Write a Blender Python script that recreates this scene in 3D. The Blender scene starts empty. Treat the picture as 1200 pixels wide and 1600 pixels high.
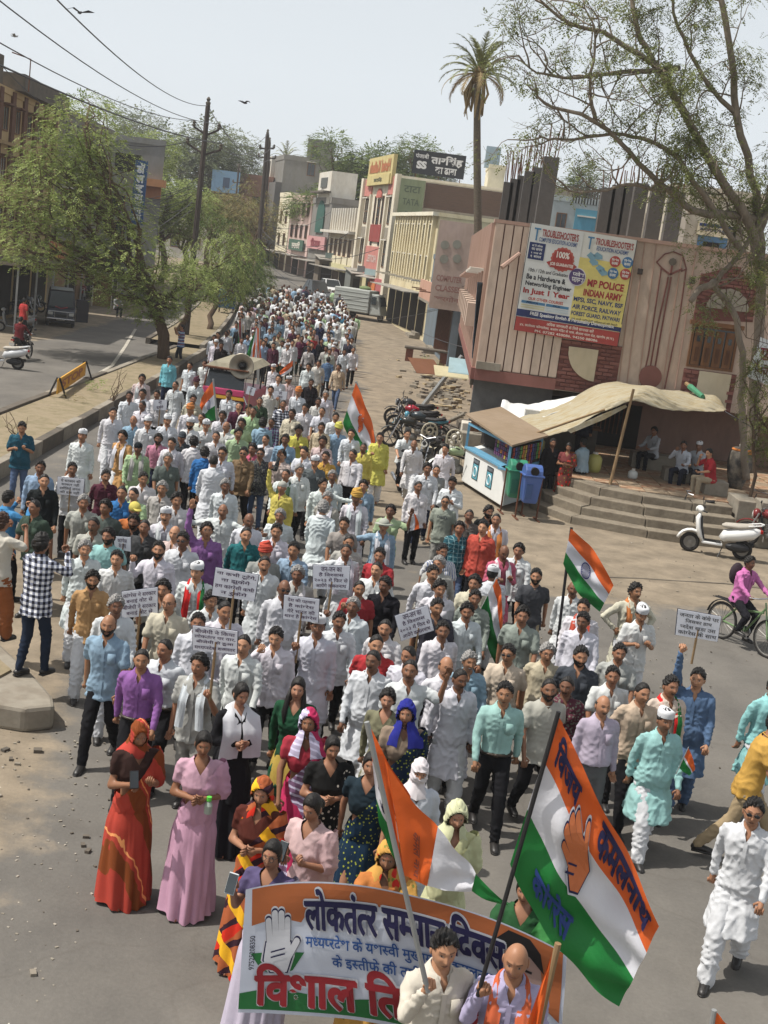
import bpy, bmesh, math, random
import numpy as np
from mathutils import Vector, Matrix, noise as mnoise
random.seed(7); RNG = np.random.RandomState(11)
R = math.radians
scene = bpy.context.scene
COL = scene.collection
# ---------------- camera, sky, sun, exposure ----------------
CAMH, FPX, PITCH, ROLL = 5.815, 2000.0, R(11.52), R(7.44)
_f = Vector((0, math.cos(PITCH), -math.sin(PITCH))); _r0 = Vector((1, 0, 0)); _u0 = _r0.cross(_f)
_rt = _r0*math.cos(ROLL) + _u0*math.sin(ROLL); _up = -_r0*math.sin(ROLL) + _u0*math.cos(ROLL)
cam_d = bpy.data.cameras.new('camera'); cam = bpy.data.objects.new('camera', cam_d); COL.objects.link(cam)
cam.matrix_world = Matrix(((_rt.x, _up.x, -_f.x, 0), (_rt.y, _up.y, -_f.y, 0), (_rt.z, _up.z, -_f.z, CAMH), (0, 0, 0, 1)))
cam_d.sensor_fit = 'VERTICAL'; cam_d.sensor_height = 36.0; cam_d.lens = 36.0*FPX/1600.0
cam_d.clip_start = .2; cam_d.clip_end = 3000
scene.camera = cam
SUN_EL, SUN_AZ = R(60), R(-98)          # the sun stands to the left of the street, a little behind the viewer
sdir = Vector((math.sin(SUN_AZ)*math.cos(SUN_EL), math.cos(SUN_AZ)*math.cos(SUN_EL), math.sin(SUN_EL)))
sd = bpy.data.lights.new('sun', 'SUN'); sd.energy = 5.0; sd.angle = R(.55); sd.color = (1.0, .95, .87)
sun = bpy.data.objects.new('sun', sd); COL.objects.link(sun); sun.rotation_euler = (-sdir).to_track_quat('-Z', 'Y').to_euler()
world = bpy.data.worlds.new('World'); scene.world = world; world.use_nodes = True
wt = world.node_tree; bg = wt.nodes['Background']
sky = wt.nodes.new('ShaderNodeTexSky'); sky.sky_type = 'NISHITA'; sky.sun_disc = False
sky.sun_elevation = SUN_EL; sky.sun_rotation = SUN_AZ % (2*math.pi); sky.dust_density = 5.0; sky.air_density = 1.0; sky.ozone_density = 1.0
hs = wt.nodes.new('ShaderNodeHueSaturation'); hs.inputs['Saturation'].default_value = .42; hs.inputs['Value'].default_value = 1.0
mxs = wt.nodes.new('ShaderNodeMix'); mxs.data_type = 'RGBA'; mxs.inputs[0].default_value = .8
mxs.inputs[7].default_value = (8.1, 8.7, 9.2, 1)   # dusty summer haze evens the sky out
tcw = wt.nodes.new('ShaderNodeTexCoord'); sx_ = wt.nodes.new('ShaderNodeSeparateXYZ'); mrw = wt.nodes.new('ShaderNodeMapRange')   # the haze thins towards the zenith
mrw.inputs[1].default_value = .12; mrw.inputs[2].default_value = .75; mrw.inputs[3].default_value = .9; mrw.inputs[4].default_value = .25
wt.links.new(tcw.outputs['Generated'], sx_.inputs[0]); wt.links.new(sx_.outputs[2], mrw.inputs[0]); wt.links.new(mrw.outputs[0], mxs.inputs[0])
wt.links.new(sky.outputs[0], hs.inputs['Color']); wt.links.new(hs.outputs[0], mxs.inputs[6]); wt.links.new(mxs.outputs[2], bg.inputs['Color'])
bg.inputs['Strength'].default_value = .10
scene.view_settings.view_transform = 'Standard'; scene.view_settings.look = 'None'
scene.view_settings.exposure = .03; scene.view_settings.gamma = 1; scene.view_settings.use_curve_mapping = False
scene.cycles.max_bounces = 5; scene.cycles.transparent_max_bounces = 6; scene.cycles.diffuse_bounces = 3
# ---------------- measuring the place: photo pixel -> world ----------------
def gz(y):
 return .015*max(0, min(y, 95)-75) + .045*max(0, min(y, 125)-95) + .005*max(0, min(y, 260)-125)
def ray(px, py):
 return _f + _rt*((px-600)/FPX) - _up*((py-800)/FPX)
def G(px, py, z=.0):                    # where a pixel meets the ground (or a height above it)
 d = ray(px, py); zz = z
 for _ in range(12):
  t = (zz - CAMH)/d.z if d.z < 0 else 300/d.y
  t = min(t, 300/d.y)
  y = d.y*t; zz = gz(y) + z
 return Vector((d.x*t, y, zz))
def PY(px, py, Y):                       # where a pixel meets the upright plane y = Y
 d = ray(px, py); t = Y/d.y
 return Vector((d.x*t, Y, CAMH + d.z*t))
def PW(px, py, A, B):                    # where a pixel meets the upright plane through ground points A and B
 d = ray(px, py); n = Vector((B[1]-A[1], -(B[0]-A[0]), 0))
 t = (n.x*A[0] + n.y*A[1])/(n.x*d.x + n.y*d.y)
 return Vector((d.x*t, d.y*t, CAMH + d.z*t))
def proj(p):
 d = Vector(p) - Vector((0, 0, CAMH)); z = d.dot(_f)
 return 600 + FPX*d.dot(_rt)/z, 800 - FPX*d.dot(_up)/z, z
# ---------------- materials ----------------
def S(r, g=None, b=None):
 if g is None: g = b = r
 f = lambda c: (c/255/12.92) if c/255 <= .04045 else ((c/255 + .055)/1.055)**2.4
 return (f(r), f(g), f(b), 1)
_M = {}
def mat(name, col=None, var=.25, scale=3.0, bump=.15, rough=.85, metal=.0, col2=None, kind=None, bscale=None, stretch=(1, 1, 1), objc=False, tone=False, spec=.3, emit=0, dist=.02, fine=.3):
 if name in _M: return _M[name]
 m = bpy.data.materials.new(name); m.use_nodes = True; _M[name] = m
 nt = m.node_tree; N = nt.nodes; L = nt.links; b = N['Principled BSDF']
 b.inputs['Roughness'].default_value = rough; b.inputs['Metallic'].default_value = metal
 b.inputs['Specular IOR Level'].default_value = spec
 tc = N.new('ShaderNodeTexCoord'); mp = N.new('ShaderNodeMapping'); mp.inputs['Scale'].default_value = stretch
 L.new(tc.outputs['Object'], mp.inputs[0])
 n1 = N.new('ShaderNodeTexNoise'); n1.inputs['Scale'].default_value = scale; n1.inputs['Detail'].default_value = 7; n1.inputs['Roughness'].default_value = .62
 L.new(mp.outputs[0], n1.inputs['Vector'])
 if objc:
  oi = N.new('ShaderNodeObjectInfo'); src = oi.outputs['Color']
 else:
  rgb = N.new('ShaderNodeRGB'); rgb.outputs[0].default_value = col if len(col) == 4 else (*col, 1); src = rgb.outputs[0]
 cur = src
 if col2 is not None:
  cr = N.new('ShaderNodeValToRGB'); cr.color_ramp.elements[0].position = .42; cr.color_ramp.elements[1].position = .6
  L.new(n1.outputs[0], cr.inputs[0]); mx = N.new('ShaderNodeMix'); mx.data_type = 'RGBA'
  L.new(cr.outputs[0], mx.inputs[0]); L.new(cur, mx.inputs[6]); mx.inputs[7].default_value = col2 if len(col2) == 4 else (*col2, 1)
  cur = mx.outputs[2]
 if tone:
  at = N.new('ShaderNodeAttribute'); at.attribute_name = 'tone'
  mx = N.new('ShaderNodeMix'); mx.data_type = 'RGBA'; L.new(at.outputs['Alpha'], mx.inputs[0]); L.new(cur, mx.inputs[6]); L.new(at.outputs['Color'], mx.inputs[7]); cur = mx.outputs[2]
 n2 = N.new('ShaderNodeTexNoise'); n2.inputs['Scale'].default_value = scale*6.3; n2.inputs['Detail'].default_value = 5
 L.new(mp.outputs[0], n2.inputs['Vector'])
 mm = N.new('ShaderNodeMath'); mm.operation = 'MULTIPLY_ADD'; L.new(n2.outputs[0], mm.inputs[0]); mm.inputs[1].default_value = fine; L.new(n1.outputs[0], mm.inputs[2])
 mr = N.new('ShaderNodeMapRange'); mr.inputs[1].default_value = .3 + fine*.35; mr.inputs[2].default_value = .72 + fine*.65
 mr.inputs[3].default_value = 1 - var; mr.inputs[4].default_value = 1 + var*.6
 L.new(mm.outputs[0], mr.inputs[0])
 mu = N.new('ShaderNodeVectorMath'); mu.operation = 'SCALE'; L.new(cur, mu.inputs[0]); L.new(mr.outputs[0], mu.inputs['Scale'])
 L.new(mu.outputs[0], b.inputs['Base Color'])
 if bump:
  bp = N.new('ShaderNodeBump'); bp.inputs['Strength'].default_value = bump; bp.inputs['Distance'].default_value = dist
  if bscale:
   n3 = N.new('ShaderNodeTexNoise'); n3.inputs['Scale'].default_value = bscale; n3.inputs['Detail'].default_value = 6; L.new(mp.outputs[0], n3.inputs['Vector']); L.new(n3.outputs[0], bp.inputs['Height'])
  else: L.new(mm.outputs[0], bp.inputs['Height'])
  L.new(bp.outputs[0], b.inputs['Normal'])
 if emit:
  b.inputs['Emission Strength'].default_value = emit; L.new(cur, b.inputs['Emission Color'])
 return m
def pmat(name, c):                       # plain paint
 return mat('paint_'+name, c, var=.12, scale=2.5, bump=.05, rough=.6)
def ink(r, g, b):
 k = 'ink_%d_%d_%d' % (r, g, b)
 l = .3*r+.55*g+.15*b; return mat(k, S(*[max(0, min(255, .9*(v*.86+l*.14))) for v in (r, g, b)]), var=.14, scale=3, bump=.04, rough=.6)
# ---------------- mesh building ----------------
class MB:
 def __init__(s): s.v = []; s.f = []; s.m = []; s.mi = 0
 def add(s, vs, fs, M=None):
  o = len(s.v)
  if M is not None: vs = [M @ Vector(v) for v in vs]
  s.v += [tuple(v) for v in vs]; s.f += [tuple(i+o for i in f) for f in fs]; s.m += [s.mi]*len(fs); return s
 def box(s, c, d, rz=0, M=None):
  x, y, z = d[0]/2, d[1]/2, d[2]/2
  vs = [(i*x, j*y, k*z) for k in (-1, 1) for i, j in ((-1, -1), (1, -1), (1, 1), (-1, 1))]
  fs = [(3, 2, 1, 0), (4, 5, 6, 7), (0, 1, 5, 4), (1, 2, 6, 5), (2, 3, 7, 6), (3, 0, 4, 7)]
  T = Matrix.Translation(c) @ Matrix.Rotation(rz, 4, 'Z')
  return s.add(vs, fs, (M @ T) if M is not None else T)
 def bar(s, a, b, w, h=None):         # square bar between two points
  return s.tube([a, b], [w*.707, w*.707], 4, tw=math.pi/4) if h is None else s._bar(a, b, w, h)
 def _bar(s, a, b, w, h):
  a, b = Vector(a), Vector(b); d = b-a; l = d.length; q = d.to_track_quat('X', 'Z').to_matrix().to_4x4()
  T = Matrix.Translation((a+b)/2) @ q
  return s.box((0, 0, 0), (l, w, h), M=T)
 def tube(s, pts, rad, n=8, cap=True, tw=.0, sq=(1, 1)):
  P = [Vector(p) for p in pts]; m = len(P)
  if isinstance(rad, (int, float)): rad = [rad]*m
  vs = []; ref = None
  for i in range(m):
   d = (P[min(i+1, m-1)] - P[max(i-1, 0)])
   if d.length < 1e-9: d = Vector((0, 0, 1))
   d.normalize()
   if ref is None:
    ref = Vector((1, 0, 0)) if abs(d.x) < .8 else Vector((0, 1, 0))
   a = (ref - d*ref.dot(d)); a.normalize(); b = d.cross(a); ref = a
   for k in range(n):
    t = 2*math.pi*k/n + tw
    vs.append(P[i] + (a*math.cos(t)*sq[0] + b*math.sin(t)*sq[1])*rad[i])
  fs = [(i*n+k, i*n+(k+1) % n, (i+1)*n+(k+1) % n, (i+1)*n+k) for i in range(m-1) for k in range(n)]
  if cap: fs += [tuple(range(n-1, -1, -1)), tuple((m-1)*n+k for k in range(n))]
  return s.add(vs, fs)
 def cyl(s, c, r, h, n=12, axis='Z', r2=None):
  c = Vector(c); d = {'X': Vector((1, 0, 0)), 'Y': Vector((0, 1, 0)), 'Z': Vector((0, 0, 1))}[axis]
  return s.tube([c - d*h/2, c + d*h/2], [r, r if r2 is None else r2], n)
 def lathe(s, c, prof, n=14):         # prof: (radius, z)
  return s.tube([(c[0], c[1], c[2]+z) for r, z in prof], [max(r, 1e-4) for r, z in prof], n)
 def ell(s, c, r, n=10, m=7, M=None):
  vs = []; fs = []
  for i in range(m+1):
   t = math.pi*i/m
   for k in range(n):
    p = 2*math.pi*k/n; vs.append((c[0]+r[0]*math.sin(t)*math.cos(p), c[1]+r[1]*math.sin(t)*math.sin(p), c[2]+r[2]*math.cos(t)))
  for i in range(m):
   for k in range(n): fs.append((i*n+k, (i+1)*n+k, (i+1)*n+(k+1) % n, i*n+(k+1) % n))
  return s.add(vs, fs, M)
 def prism(s, poly, d):               # polygon of 3D points extruded by vector d
  n = len(poly); d = Vector(d); P = [Vector(p) for p in poly]
  return s.add(P + [p+d for p in P], [tuple(range(n)), tuple(range(2*n-1, n-1, -1))] + [((k+1) % n, k, n+k, n+(k+1) % n) for k in range(n)])
 def quad(s, a, b, c, d): return s.add([a, b, c, d], [(0, 1, 2, 3)])
 def torus(s, c, R1, r, axis='X', n=20, k=6):
  c = Vector(c); e = {'X': (Vector((0, 1, 0)), Vector((0, 0, 1))), 'Y': (Vector((1, 0, 0)), Vector((0, 0, 1))), 'Z': (Vector((1, 0, 0)), Vector((0, 1, 0)))}[axis]
  ax = e[0].cross(e[1]); vs = []
  for i in range(n):
   t = 2*math.pi*i/n; d = e[0]*math.cos(t)+e[1]*math.sin(t)
   for j in range(k):
    p = 2*math.pi*j/k; vs.append(c + d*(R1+r*math.cos(p)) + ax*r*math.sin(p))
  return s.add(vs, [(i*k+j, ((i+1) % n)*k+j, ((i+1) % n)*k+(j+1) % k, i*k+(j+1) % k) for i in range(n) for j in range(k)])
 def mesh(s, name, mats, smooth=False):
  me = bpy.data.meshes.new(name); me.from_pydata(s.v, [], s.f)
  for m in (mats if isinstance(mats, (list, tuple)) else [mats]): me.materials.append(m)
  if any(s.m): me.polygons.foreach_set('material_index', s.m)
  if smooth: me.polygons.foreach_set('use_smooth', [True]*len(s.f))
  me.update(); return me
 def build(s, name, mats, parent=None, world=False, smooth=False, bevel=0, label=None, fixn=True):
  if world and parent is not None:
   Mi = parent.matrix_basis.inverted(); s.v = [tuple(Mi @ Vector(v)) for v in s.v]
  me = s.mesh(name, mats, smooth)
  if fixn and len(s.f) < 60000:
   bm = bmesh.new(); bm.from_mesh(me); bmesh.ops.recalc_face_normals(bm, faces=bm.faces); bm.to_mesh(me); bm.free()
  o = bpy.data.objects.new(name, me); COL.objects.link(o)
  if parent is not None: o.parent = parent
  if bevel:
   b = o.modifiers.new('b', 'BEVEL'); b.width = bevel; b.segments = 2; b.limit_method = 'ANGLE'
  if label: o['label'] = label
  return o
def tag(o, label=None, cat=None, group=None, kind=None):
 if label: o['label'] = label
 if cat: o['category'] = cat
 if group: o['group'] = group
 if kind: o['kind'] = kind
 return o
def thing(name, label, cat, loc=(0, 0, 0), rz=0, group=None):
 o = bpy.data.objects.new(name, None); COL.objects.link(o); o.location = loc; o.rotation_euler = (0, 0, rz)
 o.empty_display_size = .2
 o.matrix_basis = Matrix.Translation(loc) @ Matrix.Rotation(rz, 4, 'Z')
 return tag(o, label, cat, group)
def inst(name, me, parent=None, loc=(0, 0, 0), rot=(0, 0, 0), color=None, scale=None, label=None):
 o = bpy.data.objects.new(name, me); COL.objects.link(o); o.location = loc; o.rotation_euler = rot
 if parent is not None: o.parent = parent
 if color is not None: o.color = color if len(color) == 4 else (*color, 1)
 if scale is not None: o.scale = scale
 if label: o['label'] = label
 return o
def copy_tree(o, parent=None):
 c = o.copy(); COL.objects.link(c); c.parent = parent
 for ch in o.children: copy_tree(ch, c)
 return c
# ---------------- lettering (Devanagari needs its vowel sign i set before the consonant by hand) ----------------
import re
TMP = bpy.data.scenes.new('workbench'); TVL = TMP.view_layers[0]     # meshes are made in a side scene, so the big one is not re-evaluated each time
def evaluated(ob):
 TMP.collection.objects.link(ob)
 with bpy.context.temp_override(scene=TMP, view_layer=TVL): dg = bpy.context.evaluated_depsgraph_get(); me = bpy.data.meshes.new_from_object(ob.evaluated_get(dg))
 bpy.data.objects.remove(ob); return me
def raw_text(body, bold):
 cu = bpy.data.curves.new('lettering', 'FONT'); cu.body = body; cu.offset = bold; cu.resolution_u = 3
 me = evaluated(bpy.data.objects.new('lettering', cu)); bpy.data.curves.remove(cu)
 r_ = ([(v.co.x, v.co.y) for v in me.vertices], [tuple(p.vertices) for p in me.polygons]); bpy.data.meshes.remove(me); return r_
def text_tris(body, bold=.0):
 """flat letter shapes; half consonants are cut from the whole ones, vowel sign i goes first"""
 body = re.sub('((?:[\u0915-\u0939]\u093c?\u094d)*[\u0915-\u0939]\u093c?)\u093f', '\u093f\\1', body)
 if '\u094d' not in body: return raw_text(body, bold)
 bar = max(p[0] for p in raw_text('|', bold)[0]); V, F, x = [], [], .0
 parts = re.split('([\u0915-\u0939]\u094d)', body)
 for q in parts:
  if not q: continue
  half = q.endswith('\u094d'); t = q.rstrip('\u094d'); vs, fs = raw_text(t, bold); adv = max(p[0] for p in raw_text(t+'|', bold)[0])-bar
  if half and vs:
   lo = min(p[0] for p in vs); hi = max(p[0] for p in vs); cx = lo+(hi-lo)*.66
   bm = bmesh.new(); bv = [bm.verts.new((a, b, 0)) for a, b in vs]
   for f in fs:
    try: bm.faces.new([bv[i] for i in f])
    except ValueError: pass
   bmesh.ops.bisect_plane(bm, geom=bm.verts[:]+bm.edges[:]+bm.faces[:], plane_co=(cx, 0, 0), plane_no=(1, 0, 0), clear_outer=True)
   bm.verts.index_update(); vs = [(v.co.x, v.co.y) for v in bm.verts]; fs = [tuple(v.index for v in f.verts) for f in bm.faces]; bm.free(); adv = cx-.01
  o = len(V); V += [(a+x, b) for a, b in vs]; F += [tuple(i+o for i in f) for f in fs]; x += adv
 return V, F
_TT = {}
def lettering(body, fn, u0, v0, u1, v1, material, parent, name='lettering', bold=.02, half=None, world=True):
 """write body into the rectangle (u0,v0)-(u1,v1) of a surface fn(u,v)->point; v runs down"""
 k = (body, bold)
 if k not in _TT: _TT[k] = text_tris(body, bold)
 vs, fs = _TT[k]
 if not vs: return
 xs = [p[0] for p in vs]; ys = [p[1] for p in vs]; x0, x1, y0, y1 = min(xs), max(xs), min(ys), max(ys)
 mb = MB(); mb.add([fn(u0+(x-x0)/(x1-x0)*(u1-u0), v1-(y-y0)/(y1-y0)*(v1-v0)) for x, y in vs], fs)
 return mb.build(name, material, parent, world=world, fixn=False)
def bil(A, B, C, D, off=(0, 0, 0)):      # A top-left, B top-right, C bottom-right, D bottom-left
 A, B, C, D = [Vector(p) for p in (A, B, C, D)]; off = Vector(off)
 return lambda u, v: (A*(1-u)+B*u)*(1-v) + (D*(1-u)+C*u)*v + off
# ---------------- ground, roads, median ----------------
def ramp_mat(name):
 m = bpy.data.materials.new(name); m.use_nodes = True; nt = m.node_tree; N = nt.nodes; L = nt.links; b = N['Principled BSDF']; b.inputs['Roughness'].default_value = .92; b.inputs['Specular IOR Level'].default_value = .15
 tc = N.new('ShaderNodeTexCoord'); at = N.new('ShaderNodeAttribute'); at.attribute_name = 'dust'
 def noise(sc, det=8, st=(1, 1, 1), rg=.6):
  mp = N.new('ShaderNodeMapping'); mp.inputs['Scale'].default_value = st; L.new(tc.outputs['Object'], mp.inputs[0])
  n = N.new('ShaderNodeTexNoise'); n.inputs['Scale'].default_value = sc; n.inputs['Detail'].default_value = det; n.inputs['Roughness'].default_value = rg; L.new(mp.outputs[0], n.inputs['Vector']); return n.outputs[0]
 def math_(op, a, b_, c=None):
  q = N.new('ShaderNodeMath'); q.operation = op
  for i, v in enumerate((a, b_, c)):
   if v is None: continue
   if isinstance(v, (int, float)): q.inputs[i].default_value = v
   else: L.new(v, q.inputs[i])
  return q.outputs[0]
 def ramp(v, p0, p1, c0=(0, 0, 0, 1), c1=(1, 1, 1, 1)):
  r = N.new('ShaderNodeValToRGB'); r.color_ramp.elements[0].position = p0; r.color_ramp.elements[1].position = p1; r.color_ramp.elements[0].color = c0; r.color_ramp.elements[1].color = c1; L.new(v, r.inputs[0]); return r.outputs[0]
 def mix(f, a, b_):
  q = N.new('ShaderNodeMix'); q.data_type = 'RGBA'; L.new(f, q.inputs[0])
  for i, v in ((6, a), (7, b_)):
   if isinstance(v, tuple): q.inputs[i].default_value = v
   else: L.new(v, q.inputs[i])
  return q.outputs[2]
 big = noise(.22, 9); mid = noise(1.6, 8); fin = noise(26, 4); streak = noise(.6, 7, (1.3, .8, 1))
 asph = mix(ramp(math_('MULTIPLY_ADD', streak, .6, math_('MULTIPLY', big, .5)), .42, .68), S(93, 90, 86), S(111, 107, 101))
 dust = mix(ramp(mid, .35, .66), S(116, 106, 92), S(138, 126, 109))
 k = ramp(math_('ADD', at.outputs['Fac'], math_('MULTIPLY', math_('SUBTRACT', math_('ADD', big, math_('MULTIPLY', mid, .8)), .9), 1.3)), .38, .66)
 base = mix(k, asph, dust)
 vor = N.new('ShaderNodeTexVoronoi'); vor.inputs['Scale'].default_value = 7; L.new(tc.outputs['Object'], vor.inputs['Vector'])
 spots = ramp(vor.outputs['Distance'], .03, .06, (1, 1, 1, 1), (0, 0, 0, 1))
 sp = math_('MULTIPLY', spots, ramp(mid, .56, .60)); base = mix(sp, base, S(190, 182, 168))
 # cracks and patches in the old surfacing
 wv = N.new('ShaderNodeTexVoronoi'); wv.feature = 'DISTANCE_TO_EDGE'; wv.inputs['Scale'].default_value = .28
 wn = N.new('ShaderNodeVectorMath'); wn.operation = 'MULTIPLY_ADD'; nz = N.new('ShaderNodeTexNoise'); nz.inputs['Scale'].default_value = 1.1; L.new(tc.outputs['Object'], nz.inputs['Vector'])
 L.new(nz.outputs['Color'], wn.inputs[0]); wn.inputs[1].default_value = (1.6, 1.6, 0); L.new(tc.outputs['Object'], wn.inputs[2]); L.new(wn.outputs[0], wv.inputs['Vector'])
 crack = math_('MULTIPLY', ramp(wv.outputs['Distance'], .002, .008, (1, 1, 1, 1), (0, 0, 0, 1)), .16); base = mix(crack, base, S(78, 72, 66))
 mr = N.new('ShaderNodeMapRange'); mr.inputs[1].default_value = .25; mr.inputs[2].default_value = .75; mr.inputs[3].default_value = .84; mr.inputs[4].default_value = 1.16; L.new(math_('MULTIPLY_ADD', fin, .5, math_('MULTIPLY', mid, .5)), mr.inputs[0])
 sc = N.new('ShaderNodeVectorMath'); sc.operation = 'SCALE'; L.new(base, sc.inputs[0]); L.new(mr.outputs[0], sc.inputs['Scale']); L.new(sc.outputs[0], b.inputs['Base Color'])
 bp = N.new('ShaderNodeBump'); bp.inputs['Strength'].default_value = .5; bp.inputs['Distance'].default_value = .03; L.new(math_('MULTIPLY_ADD', fin, .35, mid), bp.inputs['Height']); L.new(bp.outputs[0], b.inputs['Normal'])
 return m
ROADM = ramp_mat('road_surface')
EARTH = mat('dry_earth', S(140, 128, 108), var=.3, scale=.6, bump=.5, rough=.95, col2=S(128, 116, 92), dist=.05)
CONC = mat('old_concrete', S(150, 143, 130), var=.32, scale=1.8, bump=.5, rough=.92, col2=S(122, 114, 102), dist=.02)
CONCD = mat('stained_concrete', S(104, 96, 86), var=.35, scale=1.5, bump=.5, rough=.92, col2=S(82, 77, 70))
mb = MB(); ys = [-60, 75, 95, 125, 260, 2600]
for i in range(5):
 a, b = ys[i], ys[i+1]; mb.quad((-1600, a, gz(a)-.03), (1600, a, gz(a)-.03), (1600, b, gz(b)-.03), (-1600, b, gz(b)-.03))
tag(mb.build('ground', EARTH), kind='structure')
def road_right(y):                        # where the worn asphalt gives way to the dusty verge
 if y < 21: return 60
 if y < 26: return 60
 if y < 60: return -.8 - .03*(y-26)
 return -1.8 - .055*(y-60) - .0009*(y-60)**2
xs = list(np.arange(-75, 46, .75)); yy = list(np.arange(1.5, 62, .75)) + list(np.arange(62, 262, 2.0))
vs = []; dust = []
for y in yy:
 for x in xs:
  vs.append((x, y, gz(y) + .004 + (.012*math.sin(x*.7+y*.4) if y > 3 else 0)))
  d = .12
  rr = road_right(y)
  d += .85*max(0, min(1, (x-rr+.8)/1.6))
  if y < 26.5: d += .95*max(0, min(1, (y-23.2-.09*(x-6))/.6))*max(0, min(1, (x-1.2)/1.5))
  if y < 21: d += .9*max(0, min(1, (-2.3-.12*(y-9)-x)/1.2))
  if -8.6 < x < rr and y > 22: d += .22
  if x < -8:
   d = .10 + .9*max(0, min(1, (-15.2-.02*(y-40)-x)/1.0)) + .3*max(0, 1-abs(x+10.6)/.5)
  if y < 21.5 and x < -5: d = .95
  dust.append(d)
nx = len(xs)
F = [(j*nx+i, j*nx+i+1, (j+1)*nx+i+1, (j+1)*nx+i) for j in range(len(yy)-1) for i in range(nx-1)]
me = bpy.data.meshes.new('road'); me.from_pydata(vs, [], F); me.materials.append(ROADM)
at = me.attributes.new('dust', 'FLOAT', 'POINT'); at.data.foreach_set('value', np.array(dust, np.float32)); me.polygons.foreach_set('use_smooth', [True]*len(F))
ro = bpy.data.objects.new('road', me); COL.objects.link(ro); tag(ro, kind='structure')
# litter, pebbles and leaves: too small and too many to count
mb = MB(); r = random.Random(4)
for _ in range(1500):
 if r.random() < .35: x, y = r.uniform(-6, -2), r.uniform(8.5, 14)
 elif r.random() < .6: x, y = r.uniform(-1.0, 3.0), r.uniform(34, 80)
 else: x, y = r.uniform(1, 10), r.uniform(14, 30)
 s = r.uniform(.006, .02) if r.random() < .97 else r.uniform(.02, .05)
 mb.mi = r.choice((0, 0, 1, 2)); a = r.uniform(0, 3)
 mb.box((x, y, gz(y)+s*.3+.01), (s*1.6, s, s*.7), a)
tag(mb.build('litter', [CONC, CONCD, mat('scrap', S(160, 152, 140))]), kind='stuff')
# median between the carriageways
SOIL = mat('median_soil', S(148, 134, 110), var=.35, scale=2.2, bump=.8, rough=.95, col2=S(118, 108, 84), dist=.04)
def median(pts_r, pts_l, h, nm='median'):
 n = len(pts_r)
 soil = MB()
 for i in range(n-1):
  z0, z1 = gz(pts_r[i][1])+h-.05, gz(pts_r[i+1][1])+h-.05
  a, b, c, d = pts_r[i], pts_r[i+1], pts_l[i+1], pts_l[i]
  soil.quad((a[0]-.15, a[1], z0), (b[0]-.15, b[1], z1), (c[0]+.15, c[1], z1), (d[0]+.15, d[1], z0))
 so = tag(soil.build(nm, SOIL), kind='structure')
 for pts, s in ((pts_r, -1), (pts_l, 1)):
  for i in range(n-1):
   k = MB(); a, b = Vector((*pts[i], 0)), Vector((*pts[i+1], 0)); d = (b-a); ln = d.length; d.normalize(); m = 2 if ln < 8 else max(2, int(ln/2.6))
   nrm = Vector((-d.y, d.x, 0))*.11*(1 if d.y > 0 else -1)*(-s)
   for q in range(m):
    p0 = a + d*(ln*q/m+.006); p1 = a + d*(ln*(q+1)/m-.006); hh = h+RNG.uniform(-.015, .02)
    kk = MB(); P = [p0+nrm, p1+nrm, p1-nrm, p0-nrm]
    kk.prism([(p.x+RNG.uniform(-.01, .01), p.y, gz(p.y)-.05) for p in P], (0, 0, hh+.05)); kk.build('kerb_stone', CONC if RNG.rand() < .6 else CONCD, so, bevel=.015)
 return so
yl = [22.5, 25, 28, 32, 36, 40, 45, 50, 55, 58.5]
median([(-8.3-.02*(y-26)-(.12 if y > 50 else 0), y) for y in yl], [(-10.45+.002*(y-30), y) for y in yl], .36)
yl = [61, 66, 72, 80, 90, 100, 112]
median([(-9.6-.07*(y-61)-.0006*(y-61)**2, y) for y in yl], [(-12.2-.07*(y-61)-.0006*(y-61)**2, y) for y in yl], .30, 'median_beyond')
# blunt end of the near median, where the photographer stands
mb = MB(); poly = [(-3.42, 13.72), (-3.52, 14.0), (-3.95, 14.65), (-4.75, 15.7), (-6.2, 17.6), (-8, 20), (-10, 20), (-7.2, 16), (-5, 13.5), (-4.2, 13.56), (-3.7, 13.52)]
mb.prism([(x, y, .0) for x, y in poly], (0, 0, .30))
kn = tag(mb.build('kerb_end', CONC, bevel=.05), kind='structure')
mb = MB(); mb.prism([(-4.35, 13.95, .30), (-4.2, 14.6, .30), (-5, 15.6, .30), (-6.4, 17.5, .30), (-8.2, 19.8, .30), (-9.6, 19.8, .30), (-7, 16, .30), (-5.2, 13.9, .30)], (0, 0, .03)); mb.build('soil_strip', SOIL, kn)
mb = MB(); r = random.Random(9)
for _ in range(9):
 mb.box((-3.2-r.uniform(0, 2.0), 13.0+r.uniform(-.5, 1.6)*.5, .02), (r.uniform(.03, .12), r.uniform(.03, .1), r.uniform(.03, .08)), r.uniform(0, 3))
tag(mb.build('rubble', CONCD), kind='stuff')
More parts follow.
